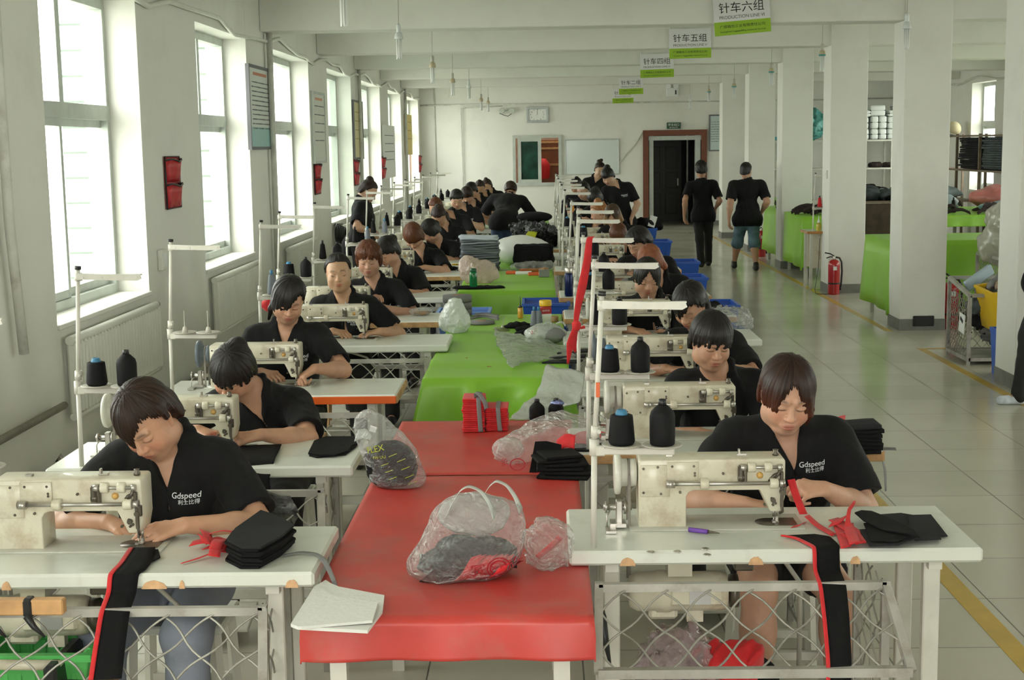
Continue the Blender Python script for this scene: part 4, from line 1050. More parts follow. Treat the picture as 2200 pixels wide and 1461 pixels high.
    hb = (Hc, .175*hs); hands = [(ar[nm][2]+norm(ar[nm][2]-ar[nm][1])*.03, .22) for nm in 'rl']
    fine = lambda C: np.any([((C-c)**2).sum(1) < r*r for c, r in [hb]+hands], 0)
    fout = lambda C, Bz: np.any([((C-c)**2).sum(1) < max(r-Bz*1.0, 0)**2 for c, r in [hb]+hands], 0)
    hf = max(h*.5, .0028)
    V, Fq = merge([polygonize(S, hf, inside=fine), polygonize(S, max(h*1.25, .008), outside=fout)])
    root = thing('person', label, 'person', origin, group=group)
    cols = face_tint(V, Hc, R, hs, skin, True, rosy)
    mesh_from(V-origin, Fq, 'body', MT['skin'], root, cols=cols)
    # ----- shirt
    C = Field(); torso(C, .014, .07)
    for nm, sd in (('r', -1), ('l', 1)):
        Sh, El, Wr = ar[nm]; ax = norm(El-Sh); L = np.linalg.norm(El-Sh); e = Sh+ax*L*(sleeve+.22)
        SL = Field(); SL.cap(Sh, e, .066*fat, .070*fat, .0)
        c0 = Sh+ax*L*(sleeve+.18)
        SL.add(lambda P, c0=c0, ax=ax: -((P-c0) @ ax), c0+ax*.10, .14*fat, 0, 's')
        SL.cap(c0-ax*.022, c0+ax*.1, .050*fat, .056*fat, .004, 's')
        C.add(lambda P, F=SL: F(P, mar=.06), (Sh+e)/2, np.linalg.norm(e-Sh)/2+.07*fat, .035)
    def wr(P):
        q = (P-origin); return noise3(q*np.array([1, 1, .75]), 10.0, seed)*.0075+(1-np.abs(noise3(q*np.array([1.1, 1, .6]), 17, seed+1)))*.0045-.003
    base = C.p; 
    na = norm(norm(nb_-N)*.65+u*.35); fn = norm(fw-na*(fw @ na)); ln_ = norm(np.cross(na, fn)); ln_ = ln_ if ln_ @ lf > 0 else -ln_
    Tn = lambda a, b, c: N+ln_*a+fn*b+na*c
    # neck opening and placket
    def vfn(P):
        q = P-N; x = np.abs(q @ ln_); v = q @ na; b = q @ fn
        return np.maximum(np.maximum((x-np.clip((v+vdeep)*.46, 0, .046))*.88, .015-b), v-.2)
    C.add(vfn, Tn(0, .1, -.02), .16, .006, 's')
    C.cap(Tn(0, .006, .012), Tn(0, .014, .16), .055, .075, .006, 's')
    # collar: a soft band round the neck that falls into two points
    for sd in (-1, 1):
        pts = [Tn(0, -.060, .044), Tn(sd*.043, -.045, .043), Tn(sd*.066, -.004, .030), Tn(sd*.058, .050, -.000), Tn(sd*.024, .092, -.056)]
        rad = [.016, .016, .017, .018, .012]
        for i in range(4): C.cap(pts[i], pts[i+1], rad[i], rad[i+1], .010)
        C.cap(pts[3], Tn(sd*.074, .080, -.062), .014, .010, .012)
    if not seated:
        C.ell(np.array([hip[0], hip[1], hip[2]-.03]), (.205*fat, .150*fat, .19), None, .05); C.add(lambda P: P[:, 2]*0+(hip[2]-.11)-P[:, 2] if False else (P[:, 2]-(hip[2]-.11)), np.array([hip[0], hip[1], hip[2]-.26]), .26, 0, 's')
    W_ = Field(); W_.p = [(lambda P, F=C: F(P)+wr(P), (C.bounds()[0]+C.bounds()[1])/2, 3.0, 0, 'u')]
    W_.bounds = C.bounds
    V, Fq = polygonize(W_, max(h*.8, .0055))
    shirt = mesh_from(V-origin, Fq, 'shirt', MT['shirt'], root)
    if logo:
        tv, tf = [], []
        for body, size, dx, dz in (('Gdspeed', .026, 0, 0), ('利士比得', .017, .010, -.021)):
            v, f_ = text_mesh(body, size, 0); b0 = len(tv)
            tv += [(p[0]+dx, p[1]+dz) for p in v]; tf += [[i+b0 for i in q] for q in f_]
        tv = np.array(tv); c0 = T(N, .080, .25, ldz)
        P = c0+tv[:, :1]*lf+tv[:, 1:]*u
        for _ in range(40): P = P-fw*np.clip(W_(P, mar=.3)-.0015, -.01, .02)[:, None]*.8
        me = MB(); me.add(P-origin, tf); me.build('shirt_logo', MT['print'], root, fixn=False)
    # ----- trousers, shoes
    Tr = Field(); Tr.ell(T(hip, 0, 0, .01), (.165*fat+.010, .115*fat+.012, .12), M, 0)
    for hp, kn, an, fd in legs:
        Tr.cap(hp, kn, .092*fat, .070*fat, .05)
        if shorts: Tr.cap(kn, kn+(an-kn)*.12, .078*fat, .082*fat, .02)
        elif not bare: Tr.cap(kn, an+np.array([0, 0, -.02]), .068*fat, .058, .03)
        if bare: Tr.add(lambda P, c0=hp+(kn-hp)*.62, ax=norm(kn-hp): -((P-c0) @ ax), hp+(kn-hp)*.9, .16, 0, 's')
    W2 = Field(); W2.p = [(lambda P, F=Tr: F(P)+noise3(P-origin, 11, seed+3)*.005, (Tr.bounds()[0]+Tr.bounds()[1])/2, 3.0, 0, 'u')]; W2.bounds = Tr.bounds
    V, Fq = polygonize(W2, max(h*1.2, .010))
    mesh_from(V-origin, Fq, 'trousers' if not bare else 'skirt', MT[bottom], root)
    for hp, kn, an, fd in legs:
        Z = Field(); fd = np.asarray(fd, float); a0 = an+np.array([0, 0, -.045])
        Z.cap(a0-fd*.03, a0+fd*.14+np.array([0, 0, -.008]), .040, .034, .01); Z.cap(a0-fd*.02, an+np.array([0, 0, .01]), .040, .044, .02)
        Z.add(lambda P: P[:, 2]-.0+np.zeros(len(P)), np.array([an[0], an[1], -.3]), .31, 0, 's') if an[2] < .12 else None
        V, Fq = polygonize(Z, max(h, .008)); mesh_from(V-origin, Fq, 'shoe', MT[shoe], root)
    # ----- hair
    hc, st, ex = hair[:3]
    build_hair(Hc, R, hs*hairscale, st, ex, max(h*.55, .0032), HAIR[hc], root, origin, thick=thick, curl=curl, seed=seed)
    if seated: STOOLS.append((hip[0], hip[1], fw0, stool))
    return root
def A(px, py, Z): return at(px, py, Z)
SK = (0.50, 0.275, 0.175)
def seated(label, hd, nk, hr, hl, **k): return person(label, A(*hd), A(*nk), A(*hr), A(*hl), **k)
UP = (0, 0, -1)
# ---- aisle-side row
seated('woman with parted red-brown fringe sewing red edging at the nearest aisle-side table', (1690, 848, 4.72), (1684, 918, 4.86), (1600, 1082, 4.62), (1772, 1050, 4.60), pitch=24, yaw=3, roll=4, hair=('redbrown', 'parted', [('bun', (0, .10, .03), .035), ('lock', [(.055, -.066, .03), (.068, -.062, -.03), (.068, -.05, -.078)], [.012, .012, .004]), ('lock', [(.066, -.045, .02), (.078, -.035, -.03), (.076, -.03, -.065)], [.012, .010, .003])]), h=.006, fat=1.12, hs=1.06, ldz=-.102,
    skin=(0.57, 0.325, 0.22), rosy=.9, poses=('press', 'pinch'), bare=True, fdir=((.95, -.25, -.1), (-.85, -.3, .05)), palm=((0, .1, -1), (-.25, .55, -.8)), pole=((-.9, .3, -.5), (.8, .2, -.9)), al=(.265, .225), vdeep=.078)
seated('woman with black fringe looking aside at the second aisle-side table', (1528, 732, 5.98), (1546, 812, 6.08), (1500, 930, 5.80), (1600, 925, 5.78), pitch=22, yaw=14, roll=2, hair=('black', 'fringe', [('bun', (0, .11, .02), .04)]), h=.007, fat=1.0, skin=SK, rosy=.3, fdir=((.9, -.3, -.06), (-.8, -.4, -.05)), seed=2)
seated('woman with long dark hair turned down at the third aisle-side table', (1482, 655, 7.42), (1512, 722, 7.52), (1430, 792, 7.15), (1560, 790, 7.15), pitch=42, yaw=-28, roll=4, hair=('black', 'sidesweep', [('lock', [(.05, .06, .0), (.075, .03, -.10), (.07, -.01, -.19)], [.03, .028, .012]), ('lock', [(-.06, .03, -.02), (-.075, .0, -.12), (-.06, -.03, -.20)], [.028, .022, .01])]), h=.009, skin=SK, seed=3, fdir=((.9, -.3, -.06), (-.9, -.3, -.06)))
seated('woman in black peering down behind the fourth aisle-side guide arm', (1390, 596, 9.05), (1396, 648, 9.15), (1352, 708, 8.85), (1420, 715, 8.9), pitch=24, yaw=4, roll=2, hair=('black', 'parted', [('bun', (0, .1, .05), .045)]), h=.010, skin=SK, seed=4, fdir=((.8, -.5, -.1), (-.8, -.5, -.2)))
seated('woman with straight copper-orange hair at the fifth aisle-side table', (1396, 562, 10.25), (1418, 600, 10.35), (1380, 632, 10.0), (1436, 640, 10.0), pitch=50, yaw=-14, roll=0, hair=('copper', 'bob', [('lock', [(.05, .05, .0), (.085, .03, -.10), (.09, 0, -.2)], [.035, .03, .014]), ('lock', [(-.05, .05, .0), (-.08, .02, -.10), (-.08, -.01, -.2)], [.035, .03, .014])]), h=.011, skin=SK, seed=5)
seated('worker with short black hair behind the copper-haired woman', (1372, 522, 11.65), (1392, 556, 11.75), (1340, 590, 11.4), (1410, 590, 11.4), pitch=35, yaw=-48, roll=0, hair=('black', 'short', []), h=.012, skin=SK, seed=6, thick=.024, fem=False, fat=.9)
seated('worker with reddish fringe half hidden by a white guide arm', (1328, 506, 13.95), (1344, 532, 14.05), (1300, 560, 13.75), (1360, 560, 13.75), pitch=38, yaw=-6, hair=('auburn', 'fringe', [('lock', [(.06, .05, 0), (.09, .02, -.14)], [.03, .015])]), h=.014, skin=SK, seed=7)
seated('worker with long ombre hair bowed over her work', (1316, 463, 15.75), (1336, 489, 15.85), (1290, 520, 15.5), (1345, 520, 15.5), pitch=40, yaw=-10, hair=('ombre', 'parted', [('lock', [(.05, .05, .0), (.09, .02, -.12), (.09, -.02, -.24)], [.04, .035, .014]), ('lock', [(-.05, .05, .0), (-.085, .02, -.12), (-.08, -.02, -.22)], [.04, .035, .014])]), h=.015, skin=SK, seed=8)
seated('worker with orange-dyed hair tied in a bun', (1286, 456, 16.85), (1280, 481, 16.95), (1255, 505, 16.6), (1300, 505, 16.6), pitch=25, yaw=-95, hair=('orange', 'back', [('bun', (0, .045, .125), .045), ('lock', [(0, .08, 0), (0, .1, -.08)], [.05, .03])]), h=.016, skin=SK, seed=9)
seated('worker with bowed black hair beside the orange bun', (1278, 426, 18.65), (1296, 444, 18.78), (1250, 470, 18.4), (1300, 470, 18.4), pitch=55, yaw=-20, hair=('black', 'bob', [('bun', (0, .1, .04), .06)]), h=.018, skin=SK, seed=10, thick=.02)
seated('pale-faced worker seated in front of the standing pair', (1253, 410, 20.25), (1268, 430, 20.35), (1235, 452, 20.0), (1275, 452, 20.0), pitch=25, yaw=-35, hair=('black', 'back', [('lock', [(.02, .08, .02), (.05, .1, -.1)], [.04, .02])]), h=.019, skin=(.56, .36, .25), seed=11, logo=False)
seated('last seated worker before the whiteboard with white hair slide', (1238, 399, 21.75), (1248, 420, 21.85), (1222, 442, 21.5), (1258, 442, 21.5), pitch=35, yaw=-30, hair=('black', 'back', [('bun', (0, .08, .09), .03)]), h=.020, skin=SK, seed=12, logo=False)
# ---- window-side row
seated('woman with side-swept brown fringe guiding red-edged cloth at the nearest window-side table', (316, 902, 4.44), (376, 956, 4.58), (232, 1122, 4.36), (398, 1128, 4.24), pitch=44, yaw=-20, roll=-9, hair=('brown', 'sidesweep', [('bun', (.01, .085, -.02), .05)]), h=.006, fat=1.05, hs=1.05, skin=(.54, .30, .19), rosy=1.0,
    poses=('flat', 'flat'), fdir=((.80, -.52, -.14), (-.90, -.38, -.16)), palm=((0, .2, -1), (-.1, .45, -.9)), pole=((-.9, .5, -.3), (1, .1, -.55)), al=(.29, .255), bottom='greytrousers', seed=21, vdeep=.078)
seated('woman bent low over black cloth at the second window-side table', (500, 800, 5.86), (562, 852, 5.99), (425, 925, 5.78), (562, 934, 5.58), pitch=46, yaw=-12, roll=8, hair=('black', 'fringe', [('bun', (0, .095, .06), .045)]), h=.007, fat=1.05, skin=SK, rosy=.8,
    fdir=((.8, -.5, -.15), (-.93, -.3, -.12)), palm=((0, .2, -1), (-.1, .4, -.9)), pole=((-.9, .5, -.3), (1, .1, -.6)), seed=22, vdeep=.078)
seated('woman with black ponytail and clenched hand at the orange-edged table', (620, 643, 7.36), (618, 708, 7.48), (560, 800, 7.2), (676, 792, 7.05), pitch=30, yaw=16, roll=7, hair=('black', 'sidesweep', [('bun', (0, .11, .03), .04), ('lock', [(-.06, .04, -.02), (-.08, .03, -.09), (-.085, .03, -.16)], [.022, .016, .008])]), h=.008, skin=SK, rosy=.2,
    poses=('press', 'fist'), fdir=((.8, -.5, -.06), (-.75, -.45, -.45)), palm=((0, .2, -1), (-.3, -.2, -1)), pole=((-.9, .3, -.5), (.9, .5, -.6)), seed=23, vdeep=.078, al=(.285, .25))
seated('upright woman with hair drawn tightly back at the white-edged table', (727, 585, 9.02), (741, 645, 9.12), (715, 712, 8.85), (815, 712, 8.82), pitch=9, yaw=6, roll=-3, hair=('black', 'back', [('bun', (0, .11, -.01), .04)]), h=.008, skin=(.54, .32, .195), rosy=.25, poses=('press', 'relax'), fdir=((.8, -.5, -.06), (-.9, -.3, -.1)), seed=24, vdeep=.078, thick=.008)
seated('woman with short reddish curls behind the upright woman', (792, 556, 10.2), (806, 612, 10.3), (790, 655, 9.98), (838, 664, 9.98), pitch=20, yaw=2, roll=0, hair=('auburn', 'curls', []), h=.009, fat=1.05, skin=(.50, .28, .19), rosy=.8, poses=('pinch', 'pinch'), fdir=((.5, -.3, .6), (-.75, -.3, .35)), seed=25, thick=.022, curl=.004)
seated('woman with dark hair bowed aside behind the reddish curls', (832, 540, 11.75), (856, 582, 11.85), (830, 624, 11.5), (868, 626, 11.5), pitch=32, yaw=-36, roll=0, hair=('black', 'fringe', [('bun', (0, .1, .05), .05)]), h=.011, skin=SK, seed=26)
seated('woman with copper bowl cut, face hidden behind her machine', (888, 507, 13.6), (908, 543, 13.7), (868, 574, 13.4), (912, 574, 13.36), pitch=55, yaw=-8, roll=-3, hair=('auburn', 'bob', []), h=.012, skin=(.54, .31, .2), seed=27, thick=.02, fdir=((.7, -.5, -.2), (-.9, -.3, -.06)), pole=((-.9, .3, -.5), (1, .1, -.5)))
seated('woman with dark hair turned towards the bowl cut', (924, 496, 15.0), (946, 522, 15.1), (915, 546, 14.8), (940, 546, 14.8), pitch=42, yaw=-42, hair=('black', 'parted', [('bun', (0, .1, .0), .05)]), h=.014, skin=SK, seed=28)
seated('woman with bowed head and long auburn ponytail', (942, 465, 16.3), (962, 492, 16.4), (930, 524, 16.1), (968, 522, 16.1), pitch=58, yaw=-5, hair=('brown', 'back', [('bun', (0, .09, .06), .045), ('wlock', [at(955, 462, 16.45), at(962, 480, 16.45), at(965, 503, 16.35)], [.05, .045, .02])]), h=.015, skin=SK, seed=29)
seated('brown-haired woman half hidden behind the auburn ponytail', (936, 446, 17.7), (978, 465, 17.85), (940, 498, 17.5), (985, 496, 17.5), pitch=40, yaw=-15, hair=('auburn', 'back', [('bun', (0, .09, .03), .05)]), h=.016, skin=SK, seed=30)
seated('young worker with smooth black fringe in the far window-side row', (981, 428, 19.1), (1000, 449, 19.2), (968, 475, 18.9), (1004, 475, 18.9), pitch=32, yaw=8, hair=('black', 'short', []), h=.017, skin=(.54, .32, .21), seed=31, thick=.02)
seated('worker with loose brown fringe behind the smooth black fringe', (1003, 420, 20.5), (1020, 440, 20.6), (990, 464, 20.3), (1022, 464, 20.3), pitch=35, yaw=-5, hair=('brown', 'fringe', []), h=.018, skin=(.54, .32, .21), seed=32, thick=.018, logo=False)
seated('worker in profile half hidden behind the loose brown fringe', (1012, 409, 21.9), (1032, 428, 22.0), (1005, 450, 21.7), (1038, 450, 21.7), pitch=30, yaw=-30, hair=('black', 'fringe', [('bun', (0, .1, .05), .04)]), h=.019, skin=SK, seed=33, logo=False)
seated('worker with dark bun near the far end of the window-side row', (1031, 404, 23.4), (1046, 420, 23.5), (1022, 440, 23.2), (1052, 440, 23.2), pitch=38, yaw=-5, hair=('brown', 'back', [('bun', (0, .03, .12), .035)]), h=.020, skin=SK, seed=34, logo=False)
seated('farthest worker of the window-side row with high top knot', (1046, 400, 24.9), (1056, 413, 25.0), (1036, 432, 24.7), (1062, 432, 24.7), pitch=30, yaw=-25, hair=('brown', 'back', [('bun', (0, .03, .13), .035)]), h=.020, skin=SK, seed=35, logo=False)
# ---- people on their feet
def legs_for(hip, fd, feet, kf=.04):
    out = []
    fd = np.asarray(fd, float); side = np.array([-fd[1], fd[0], 0])*-1
    for sd, ft in zip((-1, 1), feet):
        hp = np.array(hip)+np.cross([0, 0, 1.0], fd)*-1*0
        ft = np.asarray(ft, float); lat = np.cross(fd, [0, 0, 1.0])     # person's right
        hp = np.asarray(hip, float)-lat*.085*sd*1.0*-1*(-1)
        kn = (hp+ft)/2+fd*kf; kn[2] = (hp[2]+ft[2])/2+.02
        out.append((hp, kn, ft, fd))
    return out
def stander(label, hd, nk, hp, hr, hl, feet, fd, **k):
    hip = A(*hp); fd = np.asarray(fd, float); lat = np.cross(fd, [0, 0, 1.0])   # towards the person's right
    legs = []
    for sg, ft in zip((1, -1), feet):
        ft = np.asarray(ft, float); h0 = hip+lat*sg*.085; kn = (h0+ft)/2+fd*.035; legs.append((h0, kn, ft, fd))
    return person(label, A(*hd), A(*nk), A(*hr), A(*hl), hip=hip, legs=legs, tyaw=math.degrees(math.atan2(fd[0], -fd[1])), seated=False, group=None, **k)
p = A(776, 500, 15.55)
stander('standing woman with top knot looking down in profile beside the radiators', (791, 411, 15.5), (777, 433, 15.5), (772, 527, 15.5), (796, 497, 15.35), (800, 503, 15.7), [(p[0]-.03, 15.42, .085), (p[0]+.03, 15.6, .085)], (1, 0, 0), pitch=38, yaw=82, hair=('brown', 'back', [('bun', (0, .06, .115), .045)]), h=.013, skin=(.54, .32, .21), bottom='blacktrousers', seed=41, logo=False, thick=.010)
p = A(1080, 480, 19.7)
stander('person in black shirt and jeans bending over the far centre table, back to the room', (1097, 409, 20.25), (1093, 424, 20.08), (1083, 476, 19.62), (1119, 474, 20.25), (1066, 474, 20.3), [(p[0]+.10, 19.6, .085), (p[0]-.10, 19.6, .085)], (0, 1, 0), pitch=50, yaw=180, hair=('brown', 'fringe', []), h=.014, skin=SK, bottom='jeans', seed=42, logo=False, fat=1.12, fem=False, thick=.018)
stander('man in black shirt and trousers walking away near the dark doorway', (1506, 364, 22.6), (1507, 390, 22.6), (1511, 462, 22.6), (1537, 447, 22.75), (1470, 462, 22.5), [(A(1524, 560, 22.6)[0], 22.75, .085), (A(1505, 560, 22.6)[0], 22.5, .085)], (0, 1, 0), pitch=5, yaw=180, hair=('black', 'short', [('bun', (0, .02, .09), .07)]), h=.013, skin=SK, fem=False, seed=43, logo=False, thick=.026, poses=('relax', 'relax'), fdir=((0, .3, -1), (0, .1, -1)), palm=((-1, 0, 0), (1, 0, 0)), pole=((.3, -1, 0), (-.3, -1, 0)), curl=.005)
stander('man in black polo and denim shorts walking beside the columns', (1603, 366, 22.0), (1606, 390, 22.0), (1606, 470, 22.0), (1636, 456, 22.1), (1566, 472, 21.9), [(A(1620, 575, 22.0)[0], 21.8, .085), (A(1582, 572, 22.0)[0], 22.25, .085)], (0, 1, 0), pitch=4, yaw=150, hair=('black', 'short', []), h=.012, skin=(.52, .29, .19), fem=False, seed=44, logo=False, fat=1.18, bottom='lightjeans', shorts=True, poses=('relax', 'relax'), fdir=((0, .3, -1), (0, .1, -1)), palm=((-1, 0, 0), (1, 0, 0)), pole=((.4, -1, 0), (-.4, -1, 0)), thick=.012)
p = A(1308, 480, 20.0)
stander('standing woman with bun and fringe in black polo watching the sewers', (1306, 379, 20.0), (1326, 397, 20.1), (1338, 478, 20.15), (1318, 448, 19.85), (1356, 470, 20.0), [(p[0]+.22, 20.1, .085), (p[0]+.40, 20.15, .085)], (0, -1, 0), pitch=35, yaw=-25, roll=-8, hair=('black', 'fringe', [('bun', (.01, .06, .11), .05)]), h=.014, skin=(.54, .33, .22), bottom='jeans', seed=45, poses=('relax', 'relax'), fdir=((0, -.4, -.8), (.05, -.1, -1)), palm=((1, 0, 0), (-1, 0, 0)))
p = A(1283, 470, 23.2)
stander('standing woman with messy top knot in front of the whiteboard', (1289, 365, 23.2), (1280, 384, 23.3), (1280, 450, 23.4), (1268, 430, 23.1), (1298, 432, 23.1), [(p[0]-.1, 23.4, .085), (p[0]+.1, 23.4, .085)], (0, -1, 0), pitch=30, yaw=15, hair=('brown', 'back', [('bun', (-.02, .05, .13), .04), ('bun', (.01, .04, .16), .03)]), h=.017, skin=(.54, .33, .22), bottom='jeans', seed=46, logo=False)
p = A(2215, 760, 10.5)
hipE = (2262, 600, 10.55)
stander('walking person in black trousers and white running shoes at the nearest column', (2238, 400, 10.5), (2255, 470, 10.5), hipE, (2225, 640, 10.3), (2262, 640, 10.75), [(A(2185, 860, 10.5)[0], 10.45, .085), (A(2330, 860, 10.6)[0], 10.65, .085)], (-1, 0, 0), pitch=5, yaw=-90, hair=('black', 'fringe', []), h=.012, skin=SK, bottom='blacktrousers', shoe='sneaker', seed=47, logo=False, fat=1.1, poses=('relax', 'relax'))
for i, (sx, sy, fd, st_) in enumerate(STOOLS):
    put(stool_o if i in (14, 15) else stool_w, 'low work stool under ' + (RDESC[i] if i < 12 else LDESC[i-12]), (sx, sy+.02, 0), group='work stools')
# ------------------------------------------------------------------ helpers for soft things
def blob(c, r, amp=.12, freq=9, h=.012, seed=0, flat=None, extra=None, M=None, ridge=0.0):
    """lumpy closed surface round c with radii r; flat = z plane it rests on; returns V, F relative to c"""
    c = np.asarray(c, float); r = np.asarray(r, float); S = Field(); S.ell(c, r, M, 0)
    for e in (extra or []): S.ell(c+np.asarray(e[0], float), e[1], None, e[2] if len(e) > 2 else .04)
    lo, hi = S.bounds(); a = amp*r.min()
    def fn(P):
        d = S(P, mar=.2)
        n_ = noise3(P-c, freq, seed)
        if ridge: n_ = n_-ridge*np.abs(noise3(P-c, freq*1.9, seed+5))
        d = d+n_*a
        if flat is not None: d = np.maximum(d, flat-P[:, 2])
        return d
    W_ = Field(); W_.p = [(fn, c, 50.0, 0, 'u')]; W_.bounds = lambda: (lo-a*2, hi+a*2)
    V, Fq = polygonize(W_, h); return V-c, Fq
def lump(name, label, cat, c, r, m, group=None, **k):
    V, Fq = blob(c, r, **k); o = mesh_from(V, Fq, name, m); o.location = [float(v) for v in c]
    return tag(o, label, cat, group) if label else o
def part_lump(name, c, r, m, parent, **k):
    V, Fq = blob(c, r, **k); o = mesh_from(V+np.asarray(c), Fq, name, m, parent); return o
def sheet(poly, z, t, bump=.004, seed=0, n=14, sag=None):
    """flat cut piece: triangulated outline with thickness, gently wavy"""
    import mathutils
    poly = np.asarray(poly, float); m = MB()
    P3 = [Vector((p[0], p[1], 0)) for p in poly]; tri = mathutils.geometry.tessellate_polygon([P3])
    zz = z+noise3(np.c_[poly, np.zeros(len(poly))], 9, seed)*bump
    top = np.c_[poly, zz+t/2]; bot = np.c_[poly, zz-t/2]; k = len(poly)
    m.add(np.concatenate([top, bot]), [tuple(q) for q in tri]+[tuple(k+i for i in q[::-1]) for q in tri]+[(i, (i+1) % k, k+(i+1) % k, k+i) for i in range(k)])
    return m
def ribbon(pts, w, t=.0015, side=None, twist=None, n=6):
    """strip along pts; side = width direction per point"""
    P = np.asarray(pts, float); g = []
    # smooth the path
    ts = np.linspace(0, len(P)-1, (len(P)-1)*n+1); idx = np.arange(len(P))
    Q = np.stack([np.interp(ts, idx, P[:, i]) for i in range(3)], 1)
    for _ in range(4): Q[1:-1] = (Q[:-2]+2*Q[1:-1]+Q[2:])/4
    sd = np.asarray(side, float); sd = np.tile(sd, (len(Q), 1)) if sd.ndim == 1 else np.stack([np.interp(ts, idx, sd[:, i]) for i in range(3)], 1)
    sd /= np.linalg.norm(sd, axis=1, keepdims=True); ww = np.interp(ts, idx, w) if not np.isscalar(w) else np.full(len(Q), w)
    grid = np.stack([Q-sd*ww[:, None]/2, Q-sd*ww[:, None]/6, Q+sd*ww[:, None]/6, Q+sd*ww[:, None]/2], 1)
    return MB().slab(grid, t)
# ------------------------------------------------------------------ hanging lamps
MT['bakelite'] = mat('yellowed_lamp_base', (0.50, 0.42, 0.28), 0.45)
MT['whitebase'] = mat('white_lamp_base', (0.66, 0.69, 0.68), 0.4)
MT['teal'] = mat('teal_lamp_ring', (0.05, 0.28, 0.27), 0.4)
def make_lamp(base, ring):
    t = thing('hanging_lamp', 'x', 'hanging lamp')
    MB().tube([(0, 0, .0), (.004, 0, .35), (0, 0, .745)], .0035, 6).build('cord', MT['disc'], t)
    MB().lathe([(.006, .03), (.018, .02), (.020, 0), (.020, -.045), (.016, -.05)], 16).build('socket', MT['disc'] if base is MT['bakelite'] else MT['whitebase'], t)
    b = MB().lathe([(.018, -.045), (.030, -.055), (.038, -.085), (.040, -.105), (.034, -.108)], 20).build('lamp_base', base, t)
    if ring: MB().lathe([(.0405, -.094), (.0415, -.098), (.0415, -.106), (.038, -.112)], 20).build('ring', MT['teal'], t)
    for k in range(4):
        a = k*math.pi/2+.5; x, y = .019*math.cos(a), .019*math.sin(a); tx, ty = -.008*math.sin(a), .008*math.cos(a)
        MB().tube([(x-tx, y-ty, -.10), (x-tx, y-ty, -.27), (x-tx*.5, y-ty*.5, -.283), (x+tx*.5, y+ty*.5, -.283), (x+tx, y+ty, -.27), (x+tx, y+ty, -.10)], .0058, 8).build('lamp_tube', MT['tube'], t)
    return t
lw, lb, lt = make_lamp(MT['whitebase'], False), make_lamp(MT['bakelite'], False), make_lamp(MT['bakelite'], True)
for i, (px, py, Y, kd) in enumerate([(740, 57, 9.3, lw), (858, 127, 12.85, lw), (930, 178, 16.5, lb), (973, 205, 20.1, lb), (1008, 212, 23.7, lw), (1034, 237, 27.4, lb), (1049, 240, 30.9, lb)]):
    p = at(px, py, Y); put(kd, 'unlit four-tube lamp on a cord over the window-side row, %s from the large sign' % ORD[i], (p[0], Y, p[2]+.285), group='lamps over the window-side row')
for i, (px, py, Y, kd) in enumerate([(1947, 105, 12.85, lw), (1766, 153, 16.5, lt), (1657, 183, 20.1, lt), (1577, 210, 23.7, lt), (1523, 218, 27.4, lt), (1482, 235, 30.9, lw), (2168, 188, 21.5, lt)]):
    p = at(px, py, Y); put(kd, 'unlit four-tube lamp on a cord by the columns, %s from the large sign' % ORD[i], (p[0], Y, p[2]+.285), group='lamps over the aisle')
# ------------------------------------------------------------------ production line signs
MT['signwhite'] = mat('sign_white', (0.74, 0.74, 0.74), 0.5); MT['signgreen'] = mat('sign_lime', (0.30, 0.50, 0.02), 0.5); MT['ink'] = mat('black_ink', (0.012, 0.012, 0.014), 0.6); MT['greyink'] = mat('grey_ink', (0.14, 0.14, 0.15), 0.6)
def lettering(parent, name, body, size, x, z, y, m, width=None, R=None):
    v, f = text_mesh(body, size, 0.0); s = 1.0
    if width: s = width/max(np.ptp(v[:, 0]), 1e-6)
    V = np.stack([v[:, 0]*s+x, np.full(len(v), y), v[:, 1]*(s if width and s < 1 else 1)+z], 1)
    mb = MB(); mb.add(V, f); return mb.build(name, m, parent, fixn=False)
def line_sign(cn, rn, x0, x1, ybot, Y, rot, vis):
    a, b = at(x0, ybot, Y), at(x1, ybot, Y); w = np.linalg.norm(b-a); hgt = w*.70
    t = thing('hanging_sign', 'white and lime hanging sign reading %s, PRODUCTION LINE %s' % (cn, rn), 'sign', ((a[0]+b[0])/2, Y, a[2]), group='production line signs'); t.rotation_euler = (0, rot, 0)
    MB().box((0, 0, hgt*.67), (w, .008, hgt*.66)).build('sign_board', MT['signwhite'], t)
    MB().box((0, -.001, hgt*.17), (w, .009, hgt*.34)).build('lime_band', MT['signgreen'], t)
    lettering(t, 'lettering', cn, w*.20, 0, hgt*.66, -.006, MT['ink'], w*.80)
    lettering(t, 'lettering', 'PRODUCTION LINE ' + rn, w*.10, 0, hgt*.44, -.006, MT['greyink'], w*.80)
    lettering(t, 'lettering', '广顺箱包工业有限责任公司', w*.06, 0, hgt*.21, -.007, MT['ink'], w*.80)
    lettering(t, 'lettering', 'Guangshun Luggage&Bag Industrial Co.,Ltd', w*.04, 0, hgt*.09, -.007, MT['ink'], w*.80)
    for x in (-w*.45, w*.45): MB().cyl((x, 0, hgt), (x, 0, ZC+.03-a[2]), .002, 6).build('hanger_wire', MT['steel'], t)
for s in (('针车六组', 'VI', 1536, 1657, 74, 14.66, -.075, 0), ('针车五组', 'V', 1438, 1528, 126, 18.36, -.015, 0), ('针车四组', 'IV', 1376, 1448, 167, 22.0, -.02, 0), ('针车二组', 'II', 1330, 1382, 203, 29.26, -.02, 0), ('针车一组', 'I', 1316, 1361, 222, 31.6, -.02, 0)): line_sign(*s)
